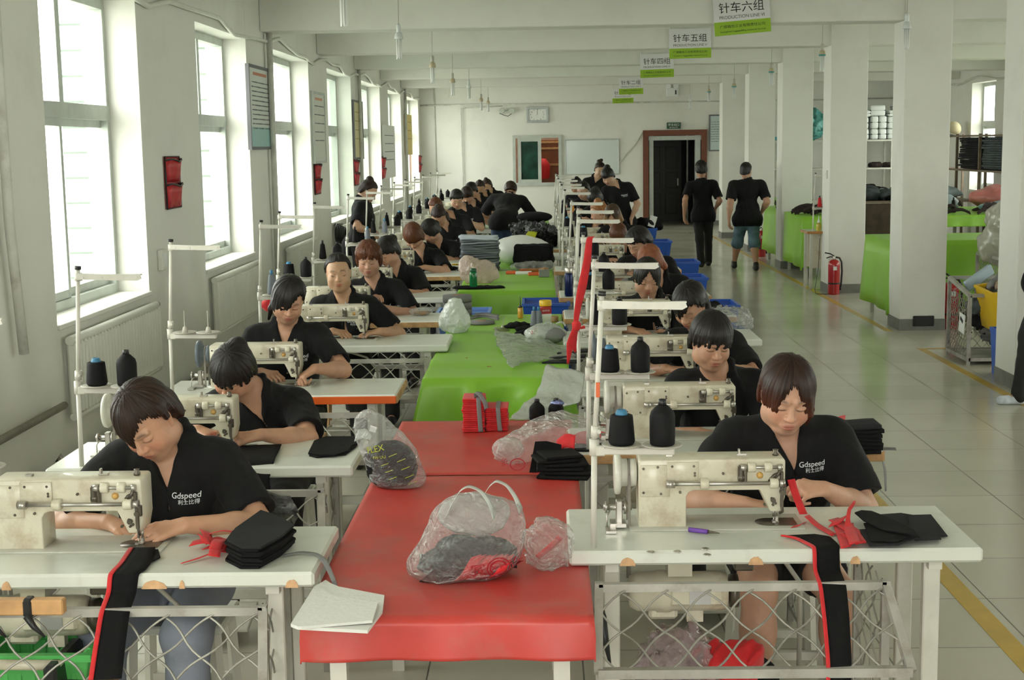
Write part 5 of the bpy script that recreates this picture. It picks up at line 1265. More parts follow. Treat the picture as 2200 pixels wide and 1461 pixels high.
# ------------------------------------------------------------------ on the far wall
YW = YB-.02
p0, p1 = at(1131, 264, YW), at(1178, 229, YW); w, h = p1[0]-p0[0], p1[2]-p0[2]
t = thing('wall_clock', 'square silver wall clock with white dial above the sliding window', 'clock', ((p0[0]+p1[0])/2, YW, p0[2]))
fr = MB(); b = .055
for z in (b/2, h-b/2): fr.box((0, -.02, z), (w, .05, b), bevel=.008)
for x in (-w/2+b/2, w/2-b/2): fr.box((x, -.02, h/2), (b, .05, h), bevel=.008)
fr.build('frame', mat('silver_clock_case', (.45, .48, .48), .35, metal=.5), t)
MB().box((0, -.005, h/2), (w-b, .02, h-b)).build('dial', MT['paper'], t)
for k in range(12):
    a = k*math.pi/6; lettering(t, 'numeral', str(12 if k == 0 else k), .045, .15*math.sin(a)*w/.5, h/2+.125*math.cos(a)*h/.38, -.018, MT['ink'])
MB().bar((0, -.02, h/2), (-.008, -.02, h/2+.085), .008, .004).build('hour_hand', MT['ink'], t)
MB().bar((0, -.022, h/2), (.002, -.022, h/2+.12), .006, .004).build('minute_hand', MT['ink'], t)
MB().bar((0, -.024, h/2+.02), (-.045, -.024, h/2-.03), .003, .003).build('second_hand', MT['redfab'], t)
p0, p1 = at(1214, 376, YW), at(1330, 298, YW); w, h = p1[0]-p0[0], p1[2]-p0[2]
t = thing('whiteboard', 'blank glossy whiteboard between the sliding window and the doorway', 'whiteboard', ((p0[0]+p1[0])/2, YW, p0[2]))
MB().box((0, 0, h/2), (w-.03, .02, h-.03)).build('writing_surface', mat('glossy_board', (.62, .68, .66), .12), t)
fr = MB()
for z in (.012, h-.012): fr.box((0, -.008, z), (w, .03, .024), bevel=.006)
for x in (-w/2+.012, w/2-.012): fr.box((x, -.008, h/2), (.024, .03, h), bevel=.006)
fr.build('frame', MT['alu'], t)
p0, p1 = at(1432, 277, YW), at(1462, 263, YW); w, h = p1[0]-p0[0], p1[2]-p0[2]
t = thing('exit_sign', 'dark green exit sign above the doorway', 'sign', ((p0[0]+p1[0])/2, YW-.05, p0[2]))
MB().box((0, 0, h/2), (w, .03, h), bevel=.004).build('sign_board', mat('exit_green', (.02, .075, .035), .4), t)
lettering(t, 'lettering', '安全出口', .09, -.0, h*.62, -.018, MT['paper'], w*.78); lettering(t, 'lettering', 'EXIT', .035, 0, h*.2, -.018, MT['paper'], w*.6)
p0, p1 = at(1432, 207, YW-.05), at(1457, 180, YW-.05); w, h = p1[0]-p0[0], p1[2]-p0[2]
t = thing('emergency_light', 'white emergency light with two round heads high on the far wall', 'lamp', ((p0[0]+p1[0])/2, YW-.05, p0[2]))
MB().box((0, .02, h*.36), (w, .09, h*.72), bevel=.01).build('housing', MT['paper'], t); MB().box((w*.28, -.03, h*.32), (.03, .01, .10)).build('indicator', MT['black'], t)
for x in (-w*.34, w*.30): MB().lathe([(.02, 0), (.06, .02), (.065, .07), (.055, .08)], 18, (x, 0.02, h*.82), np.array([[1.0, 0, 0], [0, 0, -1], [0, 1, 0]])).build('lamp_head', MT['tube'], t)
p = at(1091, 238, YW-.03)
t = thing('emergency_light', 'twin-headed emergency lamp with dangling wires beside the clock', 'lamp', (p[0], YW-.03, p[2]))
for x in (-.14, .10): MB().lathe([(.02, 0), (.06, .03), (.07, .08), (.06, .09)], 18, (x, 0, .0), np.array([[1.0, 0, 0], [0, 0, -1], [0, 1, 0]])).build('lamp_head', MT['alu'], t)
MB().box((-.02, .0, -.0), (.2, .04, .03)).build('bracket', MT['alu'], t)
MB().tube([(-.14, -.03, 0), (-.2, -.03, -.06), (-.1, -.03, -.10), (0, -.03, -.13), (.08, -.03, -.08), (.14, -.03, .02)], .008, 6).build('cable', MT['black'], t)
def notice(name, label, p0, p1, frame, face, lines=6, ink=None, head=None, axis='back', thick=.03, band=None):
    """framed board; p0 lower corner, p1 upper corner on its wall"""
    p0, p1 = np.asarray(p0, float), np.asarray(p1, float)
    if axis == 'back': w = p1[0]-p0[0]; rz = 0; loc = ((p0[0]+p1[0])/2, p0[1]-thick/2, p0[2])
    else: w = abs(p1[1]-p0[1]); rz = math.pi/2; loc = (p0[0]+thick/2, (p0[1]+p1[1])/2, p0[2])
    h = p1[2]-p0[2]; t = thing(name, label, 'notice board', loc, rz)
    MB().box((0, 0, h/2), (w-.02, thick*.6, h-.02)).build('panel', face, t)
    if frame:
        fr = MB(); b = .03
        for z in (b/2, h-b/2): fr.box((0, 0, z), (w, thick, b))
        for x in (-w/2+b/2, w/2-b/2): fr.box((x, 0, h/2), (b, thick, h))
        fr.build('frame', frame, t)
    y = -thick*.3-.001
    if band: MB().box((0, y, h*.14), (w-.08, .001, h*.26)).build('tinted_band', band, t)
    if head: MB().box((0, y, h*.9), (w*.6, .001, h*.035)).build('heading', head, t)
    if lines:
        m = MB(); r = random.Random(len(label))
        for i in range(lines):
            z = h*(.80-.60*i/lines); x = -w*.38
            while x < w*.38:
                l = r.uniform(.03, .09); m.box((x+l/2, y, z), (l*.8, .001, h*.011)); x += l
        m.build('printed_text', ink or MT['greyink'], t)
    return t
notice('notice_board', 'grey-framed list beside the doorway, partly behind a column', at(1523, 325, YW), at(1556, 246, YW), MT['greyink'], mat('pale_aqua_print', (.55, .66, .64), .4), 9)
notice('notice_board', 'plain teal poster on the far wall between two columns', at(1652, 345, YW), at(1672, 293, YW), None, mat('teal_poster', (.10, .40, .45), .5), 0)
# conduits on the far wall
def conduit(label, pts, r, m=None, name='conduit_pipe'):
    o = MB().tube(pts, r, 8).build(name, m or MT['pipe']); return tag(o, label, 'pipe')
conduit('thin horizontal conduit running across the whole far wall', [at(903, 227, YW), at(1160, 223, YW), at(1380, 220, YW), (XR-.1, YW, at(1540, 217, YW)[2])], .018)
conduit('thin vertical conduit near the corner of the far wall', [at(932, 185, YW), at(934, 260, YW), at(938, 395, YW), (at(938, 395, YW)[0], YW, .9)], .014)
conduit('bent conduit dropping to the far machines', [at(1080, 228, YW-.03), at(989, 232, YW-.03), at(990, 240, YW-.03), at(995, 395, YW-.03), (at(995, 395, YW)[0], YW-.03, .9)], .014)
conduit('slack grey cable hanging beside the whiteboard', [at(1381, 285, YW), at(1365, 310, YW), at(1345, 332, YW), at(1331, 350, YW)], .012)
# ------------------------------------------------------------------ on the window wall
XW = XL
def onw(px, py): return onx(px, py, XW+.015)
for i, (a, b, c, d, lab, kw) in enumerate([
    (537, 322, 577, 138, 'grey-framed rules notice with red heading and teal foot by the second window', dict(frame=MT['greyink'], face=mat('notice_white', (.62, .66, .62), .3), lines=11, head=mat('faded_red_print', (.5, .2, .12), .6), band=mat('pale_teal_print', (.30, .52, .50), .4))),
    (674, 352, 694, 192, 'tall pale notice board by the third window', dict(frame=MT['alu'], face=mat('pale_notice', (.60, .62, .56), .35), lines=5, head=mat('faint_red', (.6, .3, .2), .6))),
    (761, 343, 776, 211, 'tall yellowed notice board by the fourth window', dict(frame=MT['greyink'], face=mat('yellowed_notice', (.62, .56, .30), .4), lines=4, ink=mat('ochre_ink', (.4, .3, .1), .6))),
    (824, 386, 846, 263, 'white paper chart above the red pockets by the fifth window', dict(frame=None, face=MT['paper'], lines=4)),
    (871, 334, 883, 240, 'bright yellow banner by the sixth window', dict(frame=None, face=mat('yellow_banner', (.66, .50, .08), .5), lines=3, ink=mat('brown_ink', (.3, .2, .05), .6)))]):
    q0, q1 = onw(a, b), onw(c, d); z0 = min(q0[2], q1[2])
    # lower corner at near x, upper at far x: take heights from the near edge
    zt = onw(a, d+(0 if i == 0 else 4))[2]
    notice('notice_board', lab, (XW, q0[1], q0[2]), (XW, q1[1], q0[2]+(zt-q0[2])*1.0), axis='left', thick=.035, **kw)
MT['pocketred'] = mat('red_pocket_vinyl', (.46, .012, .02), .4, var=.2, vscale=25)
def make_pockets():
    t = thing('wall_organizer', 'x', 'wall pocket'); W2, Hh = .21, .40
    P = np.array([[[x, .0, z] for z in np.linspace(0, Hh, 6)] for x in np.linspace(-W2, W2, 5)]); MB().slab(P, .008).build('backing', MT['pocketred'], t)
    for z0 in (.015, .205):
        g = np.array([[[x*(1+.10*(j/3)), -.012-.045*math.sin(math.pi*(i/8))*(.25+.75*j/3)-.006*math.sin(i*2.2), z0+.165*j/3+.012*math.sin(i*1.1)*(j/3)] for j in range(4)] for i, x in enumerate(np.linspace(-W2+.01, W2-.01, 9))])
        MB().slab(g, .005).build('pocket', MT['pocketred'], t)
        MB().tube([(q[3][0], q[3][1]-.003, q[3][2]) for q in g], .007, 6).build('binding', MT['black'], t)
    m = MB(); m.tube([(-W2, -.004, 0), (W2, -.004, 0), (W2, -.004, Hh), (-W2, -.004, Hh)], .007, 6, closed=True); m.build('edge_binding', MT['black'], t)
    return t
pk = make_pockets()
for i, (px, py) in enumerate([(374, 447), (683, 417), (766, 398), (824, 384), (902, 370)]):
    q = onw(px, py); put(pk, 'red two-pocket wall organizer on the pier after the %s window' % ['nearest', 'third', 'fourth', 'fifth', 'last'][i], (XW+.014, q[1], q[2]), math.pi/2, group='red wall pockets')
for px, py, lab in ((347, 558, 'white double socket box below the nearest red pockets'),):
    q = onw(px, py); t = thing('socket_box', lab, 'socket', (XW+.02, q[1], q[2])); MB().box((0, 0, .0), (.04, .13, .16), bevel=.008).build('box', MT['wall'], t); MB().box((.022, 0, .0), (.006, .09, .10)).build('face_plate', MT['paper'], t)
# column fittings
for (x, y, z, lab) in ((CX0-.01, 18.5, 1.55, 'small white switch on the second column'), (4.0, 11.03, 1.28, 'white switch on the nearest column')):
    t = thing('light_switch', lab, 'switch', (x, y, z)); MB().box((0, 0, 0), (.02 if x < 3.8 else .08, .08 if x < 3.8 else .02, .11), bevel=.004).build('plate', MT['wall'], t); MB().box((-.012 if x < 3.8 else 0, 0 if x < 3.8 else -.012, 0), (.01, .01, .04)).build('rocker', MT['paper'], t)
t = thing('cover_plate', 'black panel at the foot of the first visible column', 'panel', (3.99, 14.64, .10)); MB().box((0, 0, 0), (.22, .012, .11), bevel=.02).build('panel_face', MT['black'], t)
# radiators
def make_radiator(L):
    t = thing('radiator', 'x', 'radiator')
    for y in np.arange(-L/2+.03, L/2, .066): MB().box((.060, y, .25), (.065, .036, .44), bevel=.015).build('fin', MT['radiator'], t)
    MB().tube([(.055, -L/2, .485), (.055, L/2, .485)], .028, 12).build('top_header', MT['radiator'], t); MB().tube([(.055, -L/2, .02), (.055, L/2, .02)], .024, 12).build('bottom_header', MT['radiator'], t)
    for y in (-L*.35, L*.35): MB().box((.028, y, .25), (.05, .03, .3)).build('wall_bracket', MT['radiator'], t)
    MB().cyl((.055, L/2, .485), (.055, L/2+.05, .485), .02, 10).build('air_valve', MT['rust'], t)
    return t
rp = make_radiator(1.9)
for i, (a, b) in enumerate(WINL[2:]): put(rp, 'white ribbed radiator under the %s window of the window wall' % ORD[i], (XW, min((a+b)/2, b-.97), .39), group='radiators under the windows')
# heating pipes low on the wall, conduits up the piers
conduit('upper dirty heating pipe along the foot of the window wall', [(XW+.07, 5.5, .52), (XW+.07, 8.05, .52)], .022, MT['rust'])
conduit('lower dirty heating pipe along the foot of the window wall', [(XW+.06, 5.5, .16), (XW+.06, 14, .155), (XW+.06, 30, .15)], .024, MT['rust'])
conduit('painted pipe with black tape rising near the first window', [onx(52, 760, XW+.06), onx(20, 480, XW+.06), onx(0, 190, XW+.06), onx(-12, 0, XW+.06)], .027)
conduit('short iron riser joining the heating pipes', [(XW+.06, onx(60, 960, XW)[1], .0), (XW+.06, onx(60, 960, XW)[1], .18)], .024, MT['rust'])
q = onx(578, 72, XW+.06); conduit('thick painted riser between the second and third windows', [(XW+.06, q[1], ZB), (XW+.06, q[1], .5)], .032)
q2 = q[1]+.16; conduit('thin conduit beside the thick riser', [(XW+.03, q2, ZB), (XW+.03, q2, 1.2)], .012)
for yy, lab in ((22.25, 'painted riser between the fourth and fifth windows'), (29.75, 'painted riser before the last window')): conduit(lab, [(XW+.05, yy, ZB), (XW+.05, yy, .5)], .03)
pts = []
for i, y in enumerate(np.linspace(6.4, 33.5, 48)): pts.append((XW+.03, y, 3.12+.05*math.sin(y*1.7)+.03*math.sin(y*4.1)))
conduit('wavy white cable duct above the windows of the window wall', pts, .020, MT['radiator'], 'cable_duct')
t = thing('cable_tangle', 'loose cable ends at the lower heating pipe', 'cable', (XW+.10, onx(100, 945, XW+.1)[1], .22))
for k in range(5): MB().tube([(0, .02*k, 0), (.05, .03*k-.05, .04+.01*k), (.09, .04*k-.1, .0), (.10+.01*k, .05*k-.05, -.05)], .006, 6).build('wire', [MT['rust'], MT['disc'], MT['black']][k % 3], t)
q = onx(736, 500, XW+.12)
t = thing('cable_coil', 'hank of black cable hung on the window wall behind the standing woman', 'cable coil', (XW+.10, q[1], q[2]))
for k in range(6): MB().tube([(.02*k-.05, .19*math.cos(a)+.01*k, .12*math.sin(a)-.012*k) for a in np.linspace(0, 6.28, 24)[:-1]], .014, 6, closed=True).build('loop', MT['black'], t)
MB().box((-.03, 0, .12), (.12, .04, .03)).build('hook', MT['rust'], t)
# right-hand wall
for yy in (24.6, 25.0): conduit('dark conduit on the storage side wall at %s' % ('the rack' if yy < 24.8 else 'its far side'), [(XR-.04, yy, ZB), (XR-.04, yy, .5)], .02, MT['rust'])
conduit('wavy cable above the storage side window', [(XR-.03, y, 3.13+.05*math.sin(y*2.3)) for y in np.linspace(24, 33, 26)], .02, MT['pipe'])
# ------------------------------------------------------------------ centre tables and what lies on them
ZT = .735
MT['film'] = film('clear_film', (.80, .82, .80), .16, rough=.10, gl=.45, bump=1.0, bscale=34)
MT['milky'] = film('milky_film', (.82, .84, .83), .20, rough=.14, gl=.40, bump=1.0, bscale=30)
MT['thickmilk'] = film('white_film', (.80, .84, .80), .80, rough=.25, gl=.35, bump=.45, bscale=22)
MT['sheetfilm'] = film('flat_clear_film', (.80, .84, .80), .12, rough=.10, gl=.35, bump=.35, bscale=14)
MT['strap'] = mat('grey_webbing', (.20, .20, .20), .75, bump=.3, bscale=200)
MT['redprint'] = mat('red_bag_print', (.40, .02, .03), .5)
MT['foam'] = mat('white_foam_sheet', (.66, .66, .62), .85, bump=.15, bscale=60)
def centre_table(label, x0, x1, y0, y1):
    t = thing('centre_table', label, 'table', ((x0+x1)/2, (y0+y1)/2, 0), group=None); w, d = x1-x0, y1-y0
    MB().box((0, 0, ZT-.024), (w-.02, d-.02, .04)).build('tabletop', MT['wood'], t)
    for x in (-w/2+.08, w/2-.08):
        for y in (-d/2+.08, d/2-.08): MB().box((x, y, (ZT-.045)/2), (.045, .045, ZT-.045)).build('leg', MT['white_metal'], t)
def cover(name, label, cat, x0, x1, y0, y1, m, front=.1, side=.06, back=0.0, wav=.006, seed=0, z=None, folds=None, zt=None):
    """cloth laid over a table with hanging edges"""
    zt = ZT if zt is None else zt
    nx, ny = 46, max(30, int((y1-y0)/.07))
    U = np.concatenate([-np.linspace(side, .0, 5)[:-1], np.linspace(0, x1-x0, nx), (x1-x0)+np.linspace(0, side, 5)[1:]])
    Vv = np.concatenate([-np.linspace(front, 0, 12)[:-1], np.linspace(0, y1-y0, ny)] + ([(y1-y0)+np.linspace(0, back, 5)[1:]] if back else []))
    P = np.zeros((len(U), len(Vv), 3))
    for i, a in enumerate(U):
        for j, b in enumerate(Vv):
            da = max(-a, a-(x1-x0), 0); db = max(-b, b-(y1-y0), 0)
            x = min(max(a, 0), x1-x0)+x0; y = min(max(b, 0), y1-y0)+y0; s1 = -1 if a < 0 else 1; s2 = -1 if b < 0 else 1
            drop = max(da, db)*1.06 if da and db else da+db
            z_ = zt-drop*.985
            x += s1*(.05*da)*(1+.6*math.sin(y*7+seed)); y += s2*(.10*db+.03*db*math.sin(x*9+seed)+.012*math.sin(x*21+seed)*min(db*6, 1))
            if not da and not db: z_ += wav*.35*(noise3(np.array([[x, y, 0.]]), 3.5, seed)[0])+.003
            if folds: x, y, z_ = folds(x, y, z_, da, db)
            P[i, j] = (x, y, z_)
    o = MB().slab(P, .003).build(name, m); return tag(o, label, cat)
centre_table('nearest centre table, under the dusty red cover', -.655, .118, 3.60, 5.24)
centre_table('second centre table, under the rear red cover', -.655, .118, 5.28, 6.33)
cover('table_cover', 'dusty red vinyl cover on the nearest centre table, its front edge hanging', 'table cover', -.662, .125, 3.597, 5.25, MT['redcloth'], front=.105, side=.05, seed=1)
cover('table_cover', 'red vinyl cover on the centre table with the bundled red stacks', 'table cover', -.660, .125, 5.27, 6.345, MT['redcloth'], front=.0, side=.05, seed=2)
def gfold(x, y, z, da, db):
    if db:
        t = min(db/.5, 1); y -= .03*t+.34*t*math.exp(-((x+.0+.30*t)/.06)**2)+.22*t*math.exp(-((x+.40-.12*t)/.05)**2)+.18*t*math.exp(-((x-.08+.1*t)/.04)**2)-.10*t*math.exp(-((x+.22)/.06)**2); x += (x+.26)*.30*t
    elif y < 8.6: z += .010*math.exp(-((y-8.15-.10*math.sin(x*4))/.10)**2)-.006*math.exp(-((y-7.8+.2*x)/.10)**2)+.004*math.exp(-((y-8.45-.3*x)/.05)**2)
    return x, y, z
centre_table('third centre table, under the creased lime cover', -.66, .13, 7.50, 10.38)
cover('table_cover', 'creased lime green cover hanging deep behind the red tables', 'table cover', -.665, .14, 7.50, 10.40, MT['greencloth'], front=.52, side=.10, seed=3, folds=gfold)
centre_table('fourth centre table, holding the grey fabric stack', -.74, .10, 12.10, 15.9)
cover('table_cover', 'lime green cover under the green bottle and grey fabric stack', 'table cover', -.745, .105, 12.09, 15.92, MT['greencloth'], front=.42, side=.10, seed=4)
centre_table('fifth centre table, under the pile of dark garments', -.45, .10, 16.0, 19.1)
cover('table_cover', 'lime green cover under the pile of dark garments', 'table cover', -.455, .105, 16.0, 19.1, MT['greencloth'], front=.3, side=.10, seed=5)
centre_table('last centre table, that the bending person leans over', -.74, .10, 20.12, 25.0)
cover('table_cover', 'lime green cover on the last centre table before the far wall', 'table cover', -.745, .105, 20.1, 25.0, MT['greencloth'], front=.3, side=.10, seed=6)
def oz(px, py, z=ZT+.004): return onz(px, py, z)
# --- white foam pieces, front left corner of the red cover
q = [oz(a, b) for a, b in ((625, 1350), (675, 1268), (700, 1256), (712, 1262), (728, 1268), (826, 1286), (822, 1318), (790, 1362), (640, 1356))]
o = sheet([p[:2] for p in q], ZT+.011, .009, .005, 3).build('foam_sheet', MT['foam']); tag(o, 'white foam sheet on the near corner of the red cover, lower piece', 'foam sheet', 'white foam pieces')
q = [oz(a, b, ZT+.03) for a, b in ((648, 1340), (678, 1270), (690, 1262), (720, 1275), (812, 1290), (800, 1330))]
o = sheet([p[:2] for p in q], ZT+.021, .007, .004, 5).build('foam_sheet', MT['foam']); tag(o, 'thin white foam sheet lying on the larger foam sheet', 'foam sheet', 'white foam pieces')
# --- shopping bag with black and red cuttings
def red_print(parent, txt, c, size, R=None, yoff=0):
    v, f = text_mesh(txt, size, 0); V = np.stack([v[:, 0], np.zeros(len(v)), v[:, 1]], 1)
    if R is not None: V = V @ np.asarray(R).T
    m = MB(); m.add(V+np.asarray(c), f); return m.build('print', MT['redprint'], parent, fixn=False)
def project_print(parent, V, Fq, txt, cx, cz, size, m, rot=0.0, extra=None):
    """print letters on the camera-facing side of a bag mesh (coordinates relative to its root)"""
    from mathutils.bvhtree import BVHTree
    tree = BVHTree.FromPolygons(V.tolist(), Fq.tolist())
    v, f = text_mesh(txt, size, 0) if txt else (None, None)
    if extra is not None: v, f = extra
    c, s = math.cos(rot), math.sin(rot); P = []
    for a in v:
        x = cx+a[0]*c-a[1]*s; z = cz+a[0]*s+a[1]*c
        h = tree.ray_cast(Vector((x, -2, z)), Vector((0, 1, 0)))
        P.append((x, (h[0].y if h[0] else 0)-.0015, z))
    mb = MB(); mb.add(P, f); return mb.build('print', m, parent, fixn=False)
def annulus(r0, r1, n=28):
    a = np.linspace(0, 2*math.pi, n, endpoint=False); v = np.concatenate([np.c_[r0*np.cos(a), r0*np.sin(a)], np.c_[r1*np.cos(a), r1*np.sin(a)]])
    return np.c_[v, np.zeros(len(v))], [(i, (i+1) % n, n+(i+1) % n, n+i) for i in range(n)]
B0 = oz(1012, 1238); t = thing('plastic_bag', 'large milky shopping bag of black and red cuttings standing on the red cover', 'plastic bag', B0)
rs = np.random.default_rng(3)
V, Fq = blob((0, 0, .085), (.155, .115, .095), .05, 12, .0065, 11, flat=.003, extra=[((-.10, -.01, -.045), (.085, .085, .05), .04), ((.02, .015, .07), (.140, .060, .085), .05), ((-.03, .0, .10), (.06, .035, .06), .04), ((.09, .02, .075), (.06, .04, .06), .04)], ridge=1.0)
V = V+np.array([0, 0, .085]); mesh_from(V, Fq, 'film', MT['milky'], t)
part_lump('folded_film', (.01, .012, .185), (.105, .045, .062), film('doubled_film', (.82, .84, .83), .40, rough=.14, gl=.4, bump=1.0, bscale=30), t, amp=.12, freq=14, h=.009, seed=17, ridge=1)
for a, b in (((-.055, -.02), (.055, -.02)), ((.03, .04), (.13, .03))):
    x0, x1 = a[0], b[0]; pts = [(x0-.01, a[1], .19), (x0+.008, a[1]-.02, .235), (x0+.03, a[1]-.028, .272), ((x0+x1)/2, a[1]-.03, .287), (x1-.02, a[1]-.028, .272), (x1+.004, a[1]-.02, .235), (x1+.02, a[1], .185)]
    ribbon(pts, [.05, .03, .018, .016, .018, .03, .05], .001, side=[(0.2, 1, .2)]*7).build('handle', MT['thickmilk'], t)
V2, F2 = V, Fq
project_print(t, V2, F2, '圆', .028, .045, .045, MT['redprint'], .1); project_print(t, V2, F2, '连', .135, .055, .04, MT['redprint'], .2)
for r0, r1 in ((.030, .034), (.021, .026)): project_print(t, V2, F2, '', .085, .052, .04, MT['redprint'], 0, annulus(r0, r1))
project_print(t, V2, F2, 'X C', .085, .052, .026, MT['redprint'], .05); project_print(t, V2, F2, 'YUAN LIAN', .075, .018, .013, MT['redprint'], .12)
B = lambda x, y, z: (B0[0]+x, B0[1]+y, ZT+.006+z)
for i, (dx, dy, dz, rr, m) in enumerate(((-.065, -.01, .045, (.085, .075, .042), 'blackfab'), (.055, .02, .055, (.075, .065, .050), 'greyfab'), (-.02, .03, .075, (.08, .05, .035), 'greyfab'))): lump('fabric_bundle', 'wad of dark cloth inside the large milky shopping bag', 'fabric', B(dx, dy, dz), rr, MT[m], 'dark wads in the shopping bag', amp=.35, freq=22, h=.009, seed=300+i, flat=ZT+.008, ridge=.8)
for i in range(5):
    x, y, a = rs.uniform(-.105, .065), rs.uniform(-.05, .04), rs.uniform(-.5, .5)
    o = sheet(1.15*np.array([(-.045, -.03), (.0, -.038), (.045, -.028), (.05, .02), (.01, .035), (-.04, .03)]) @ rotz(a)[:2, :2], 0, .006, .004, i).build('fabric_piece', MT['greyfab'] if i % 2 else MT['blackfab'])
    o.location = B(x, y, .008+.0105*i*(1-abs(x)*2)); o.rotation_euler = (rs.uniform(-.25, .25), rs.uniform(-.25, .25), 0); tag(o, 'dark fabric cutting inside the large milky shopping bag', 'fabric piece', 'dark cuttings in the shopping bag')
for i in range(7):
    x = .0+.016*i; p = [B(x-.03, -.080+.004*i, .014), B(x-.008, -.090, .036+.008*(i % 3)), B(x+.008, -.078, .062+.012*(i % 2)), B(x+.02, -.05, .075)]
    o = ribbon(p, .032, .0015, (.9, .3, .2)).build('red_strip', MT['redfab']); tag(o, 'red ribbon cutting inside the large milky shopping bag', 'ribbon', 'red cuttings in the shopping bag')
# --- second, crumpled clear bag with a red cloth, half under the table edge
C0 = oz(1180, 1222); t = thing('plastic_bag', 'crumpled clear bag with red cloth beside the nearest aisle-side table', 'plastic bag', C0)
V, Fq = blob((0, .01, .068), (.068, .065, .078), .16, 20, .006, 21, flat=.003, ridge=1.5); mesh_from(V+np.array([0, .01, .068]), Fq, 'film', MT['film'], t)
o = ribbon([(C0[0]-.035, C0[1]-.02, ZT+.045), (C0[0]+.0, C0[1]-.025, ZT+.075), (C0[0]+.035, C0[1]-.01, ZT+.105)], .035, .004, (.3, .8, -.5)).build('red_strip', MT['redfab']); tag(o, 'folded red cloth inside the crumpled clear bag', 'cloth')
# --- tied bag of black pieces with yellow-green print
T0 = oz(855, 1045); t = thing('plastic_bag', 'tied clear bag of black pieces with yellow-green print on the red cover', 'plastic bag', T0, -.15)
V, Fq = blob((0, 0, .10), (.105, .065, .105), .06, 15, .007, 31, flat=.003, extra=[((.0, 0, -.065), (.108, .066, .045), .04), ((-.035, 0, .085), (.075, .05, .075), .07), ((-.06, 0, .135), (.045, .030, .05), .06)], ridge=.8)
V = V+np.array([0, 0, .10]); V[:, 0] -= .22*np.maximum(V[:, 2]-.03, 0); mesh_from(V, Fq, 'film', MT['film'], t)
ribbon([(-.095, -.01, .185), (-.12, -.015, .205), (-.15, -.02, .195)], [.02, .04, .05], .001, (.2, .5, .8)).build('tied_end', MT['thickmilk'], t)
MB().box((-.075, -.052, .228), (.025, .002, .022), roty(.3)).build('label', MT['paper'], t)
yg = mat('yellow_green_print', (.42, .45, .02), .5)
project_print(t, V, Fq, 'FLEX', -.065, .155, .032, yg, .25); project_print(t, V, Fq, 'FW UU', -.05, .125, .016, yg, .15)
for i, (x, z) in enumerate(((.0, .135), (.03, .115), (-.03, .10), (.045, .085), (-.015, .075), (.06, .055), (.0, .05), (.07, .03))): project_print(t, V, Fq, '—', x, z, .03, yg, .35)
core = lump('fabric_bundle', 'bundle of black cut pieces inside the tied clear bag', 'fabric', (T0[0]-.022, T0[1], ZT+.085), (.100, .058, .092), MT['blackfab'], amp=.1, freq=26, h=.009, seed=33, flat=ZT+.006)
# --- strapped red stacks
for i, (px, py, n, hh, lab) in enumerate(((1018, 928, 16, .150, 'taller'), (1068, 926, 11, .105, 'shorter'))):
    c = onz(px, py, ZT+.004); c = c+np.array([0, .06, 0]); r = np.random.default_rng(i)
    for k in range(n):
        w = .098; o = MB().box((0, 0, 0), (w, .15, hh/n*.99), bevel=.003).build('cut_cloth', MT['redfab']); o.location = [c[0]+r.uniform(-.004, .004), c[1]+r.uniform(-.004, .004), ZT+.006+hh*(k+.5)/n]
        tag(o, 'red cut panel in the %s strapped stack' % lab, 'fabric panel', 'red panels of the %s strapped stack' % lab)
    x = c[0]+(.024 if i == 0 else .006); y = c[1]-.080; z1 = ZT+hh+.010
    m = ribbon([(x+.008, y-.003, ZT+.008), (x+.004, y-.004, ZT+hh*.5), (x, y-.002, z1-.004), (x, y+.03, z1), (x, y+.15, z1)], .020, .002, (1, 0, 0)); o = m.build('grey_strap', MT['strap']); tag(o, 'grey webbing strap round the %s red stack' % lab, 'strap')
    if i == 0:
        o = ribbon([(x-.01, y+.02, z1), (x-.012, y+.0, z1+.03), (x+.012, y-.01, z1+.012), (x+.03, y-.012, z1-.02), (x+.036, y-.014, z1-.045)], .020, .002, (.8, .3, .3)).build('grey_strap', MT['strap']); tag(o, 'loose grey strap end on the taller red stack', 'strap')
# --- white film sheet, bottles, grey bag with black pieces (rear right of the red tables)
def drape(pts_rows, t=.0015, n=22, amp=.02, freq=14, seed=0):
    A_ = np.array(pts_rows, float); u = np.linspace(0, 1, n); m = A_.shape[0]; k = A_.shape[1]
    G = np.zeros((n, n, 3))
    for c in range(3):
        R_ = np.stack([np.interp(u*(k-1), range(k), A_[i, :, c]) for i in range(m)]); G[:, :, c] = np.stack([np.interp(u*(m-1), range(m), R_[:, j]) for j in range(n)], 1)
    for _ in range(2): G[1:-1, 1:-1] = (G[:-2, 1:-1]+G[2:, 1:-1]+G[1:-1, :-2]+G[1:-1, 2:]+G[1:-1, 1:-1]*2)/6
    G += np.stack([noise3(G.reshape(-1, 3), freq, seed+i).reshape(n, n) for i in range(3)], 2)*amp
    return MB().slab(G, t)
d = drape([[at(1178, 782, 6.78), at(1205, 788, 6.78), at(1258, 800, 6.85)], [at(1150, 850, 6.62), at(1190, 850, 6.62), at(1245, 860, 6.7)], [at(1125, 868, 6.50), at(1165, 870, 6.50), at(1205, 880, 6.6)], [oz(1096, 904), oz(1140, 904), oz(1190, 903)]], amp=.010, freq=16, seed=4, n=30)
tag(d.build('plastic_sheet', MT['thickmilk']), 'crumpled white plastic sheet draped from the third aisle-side table to the red cover', 'plastic sheet')
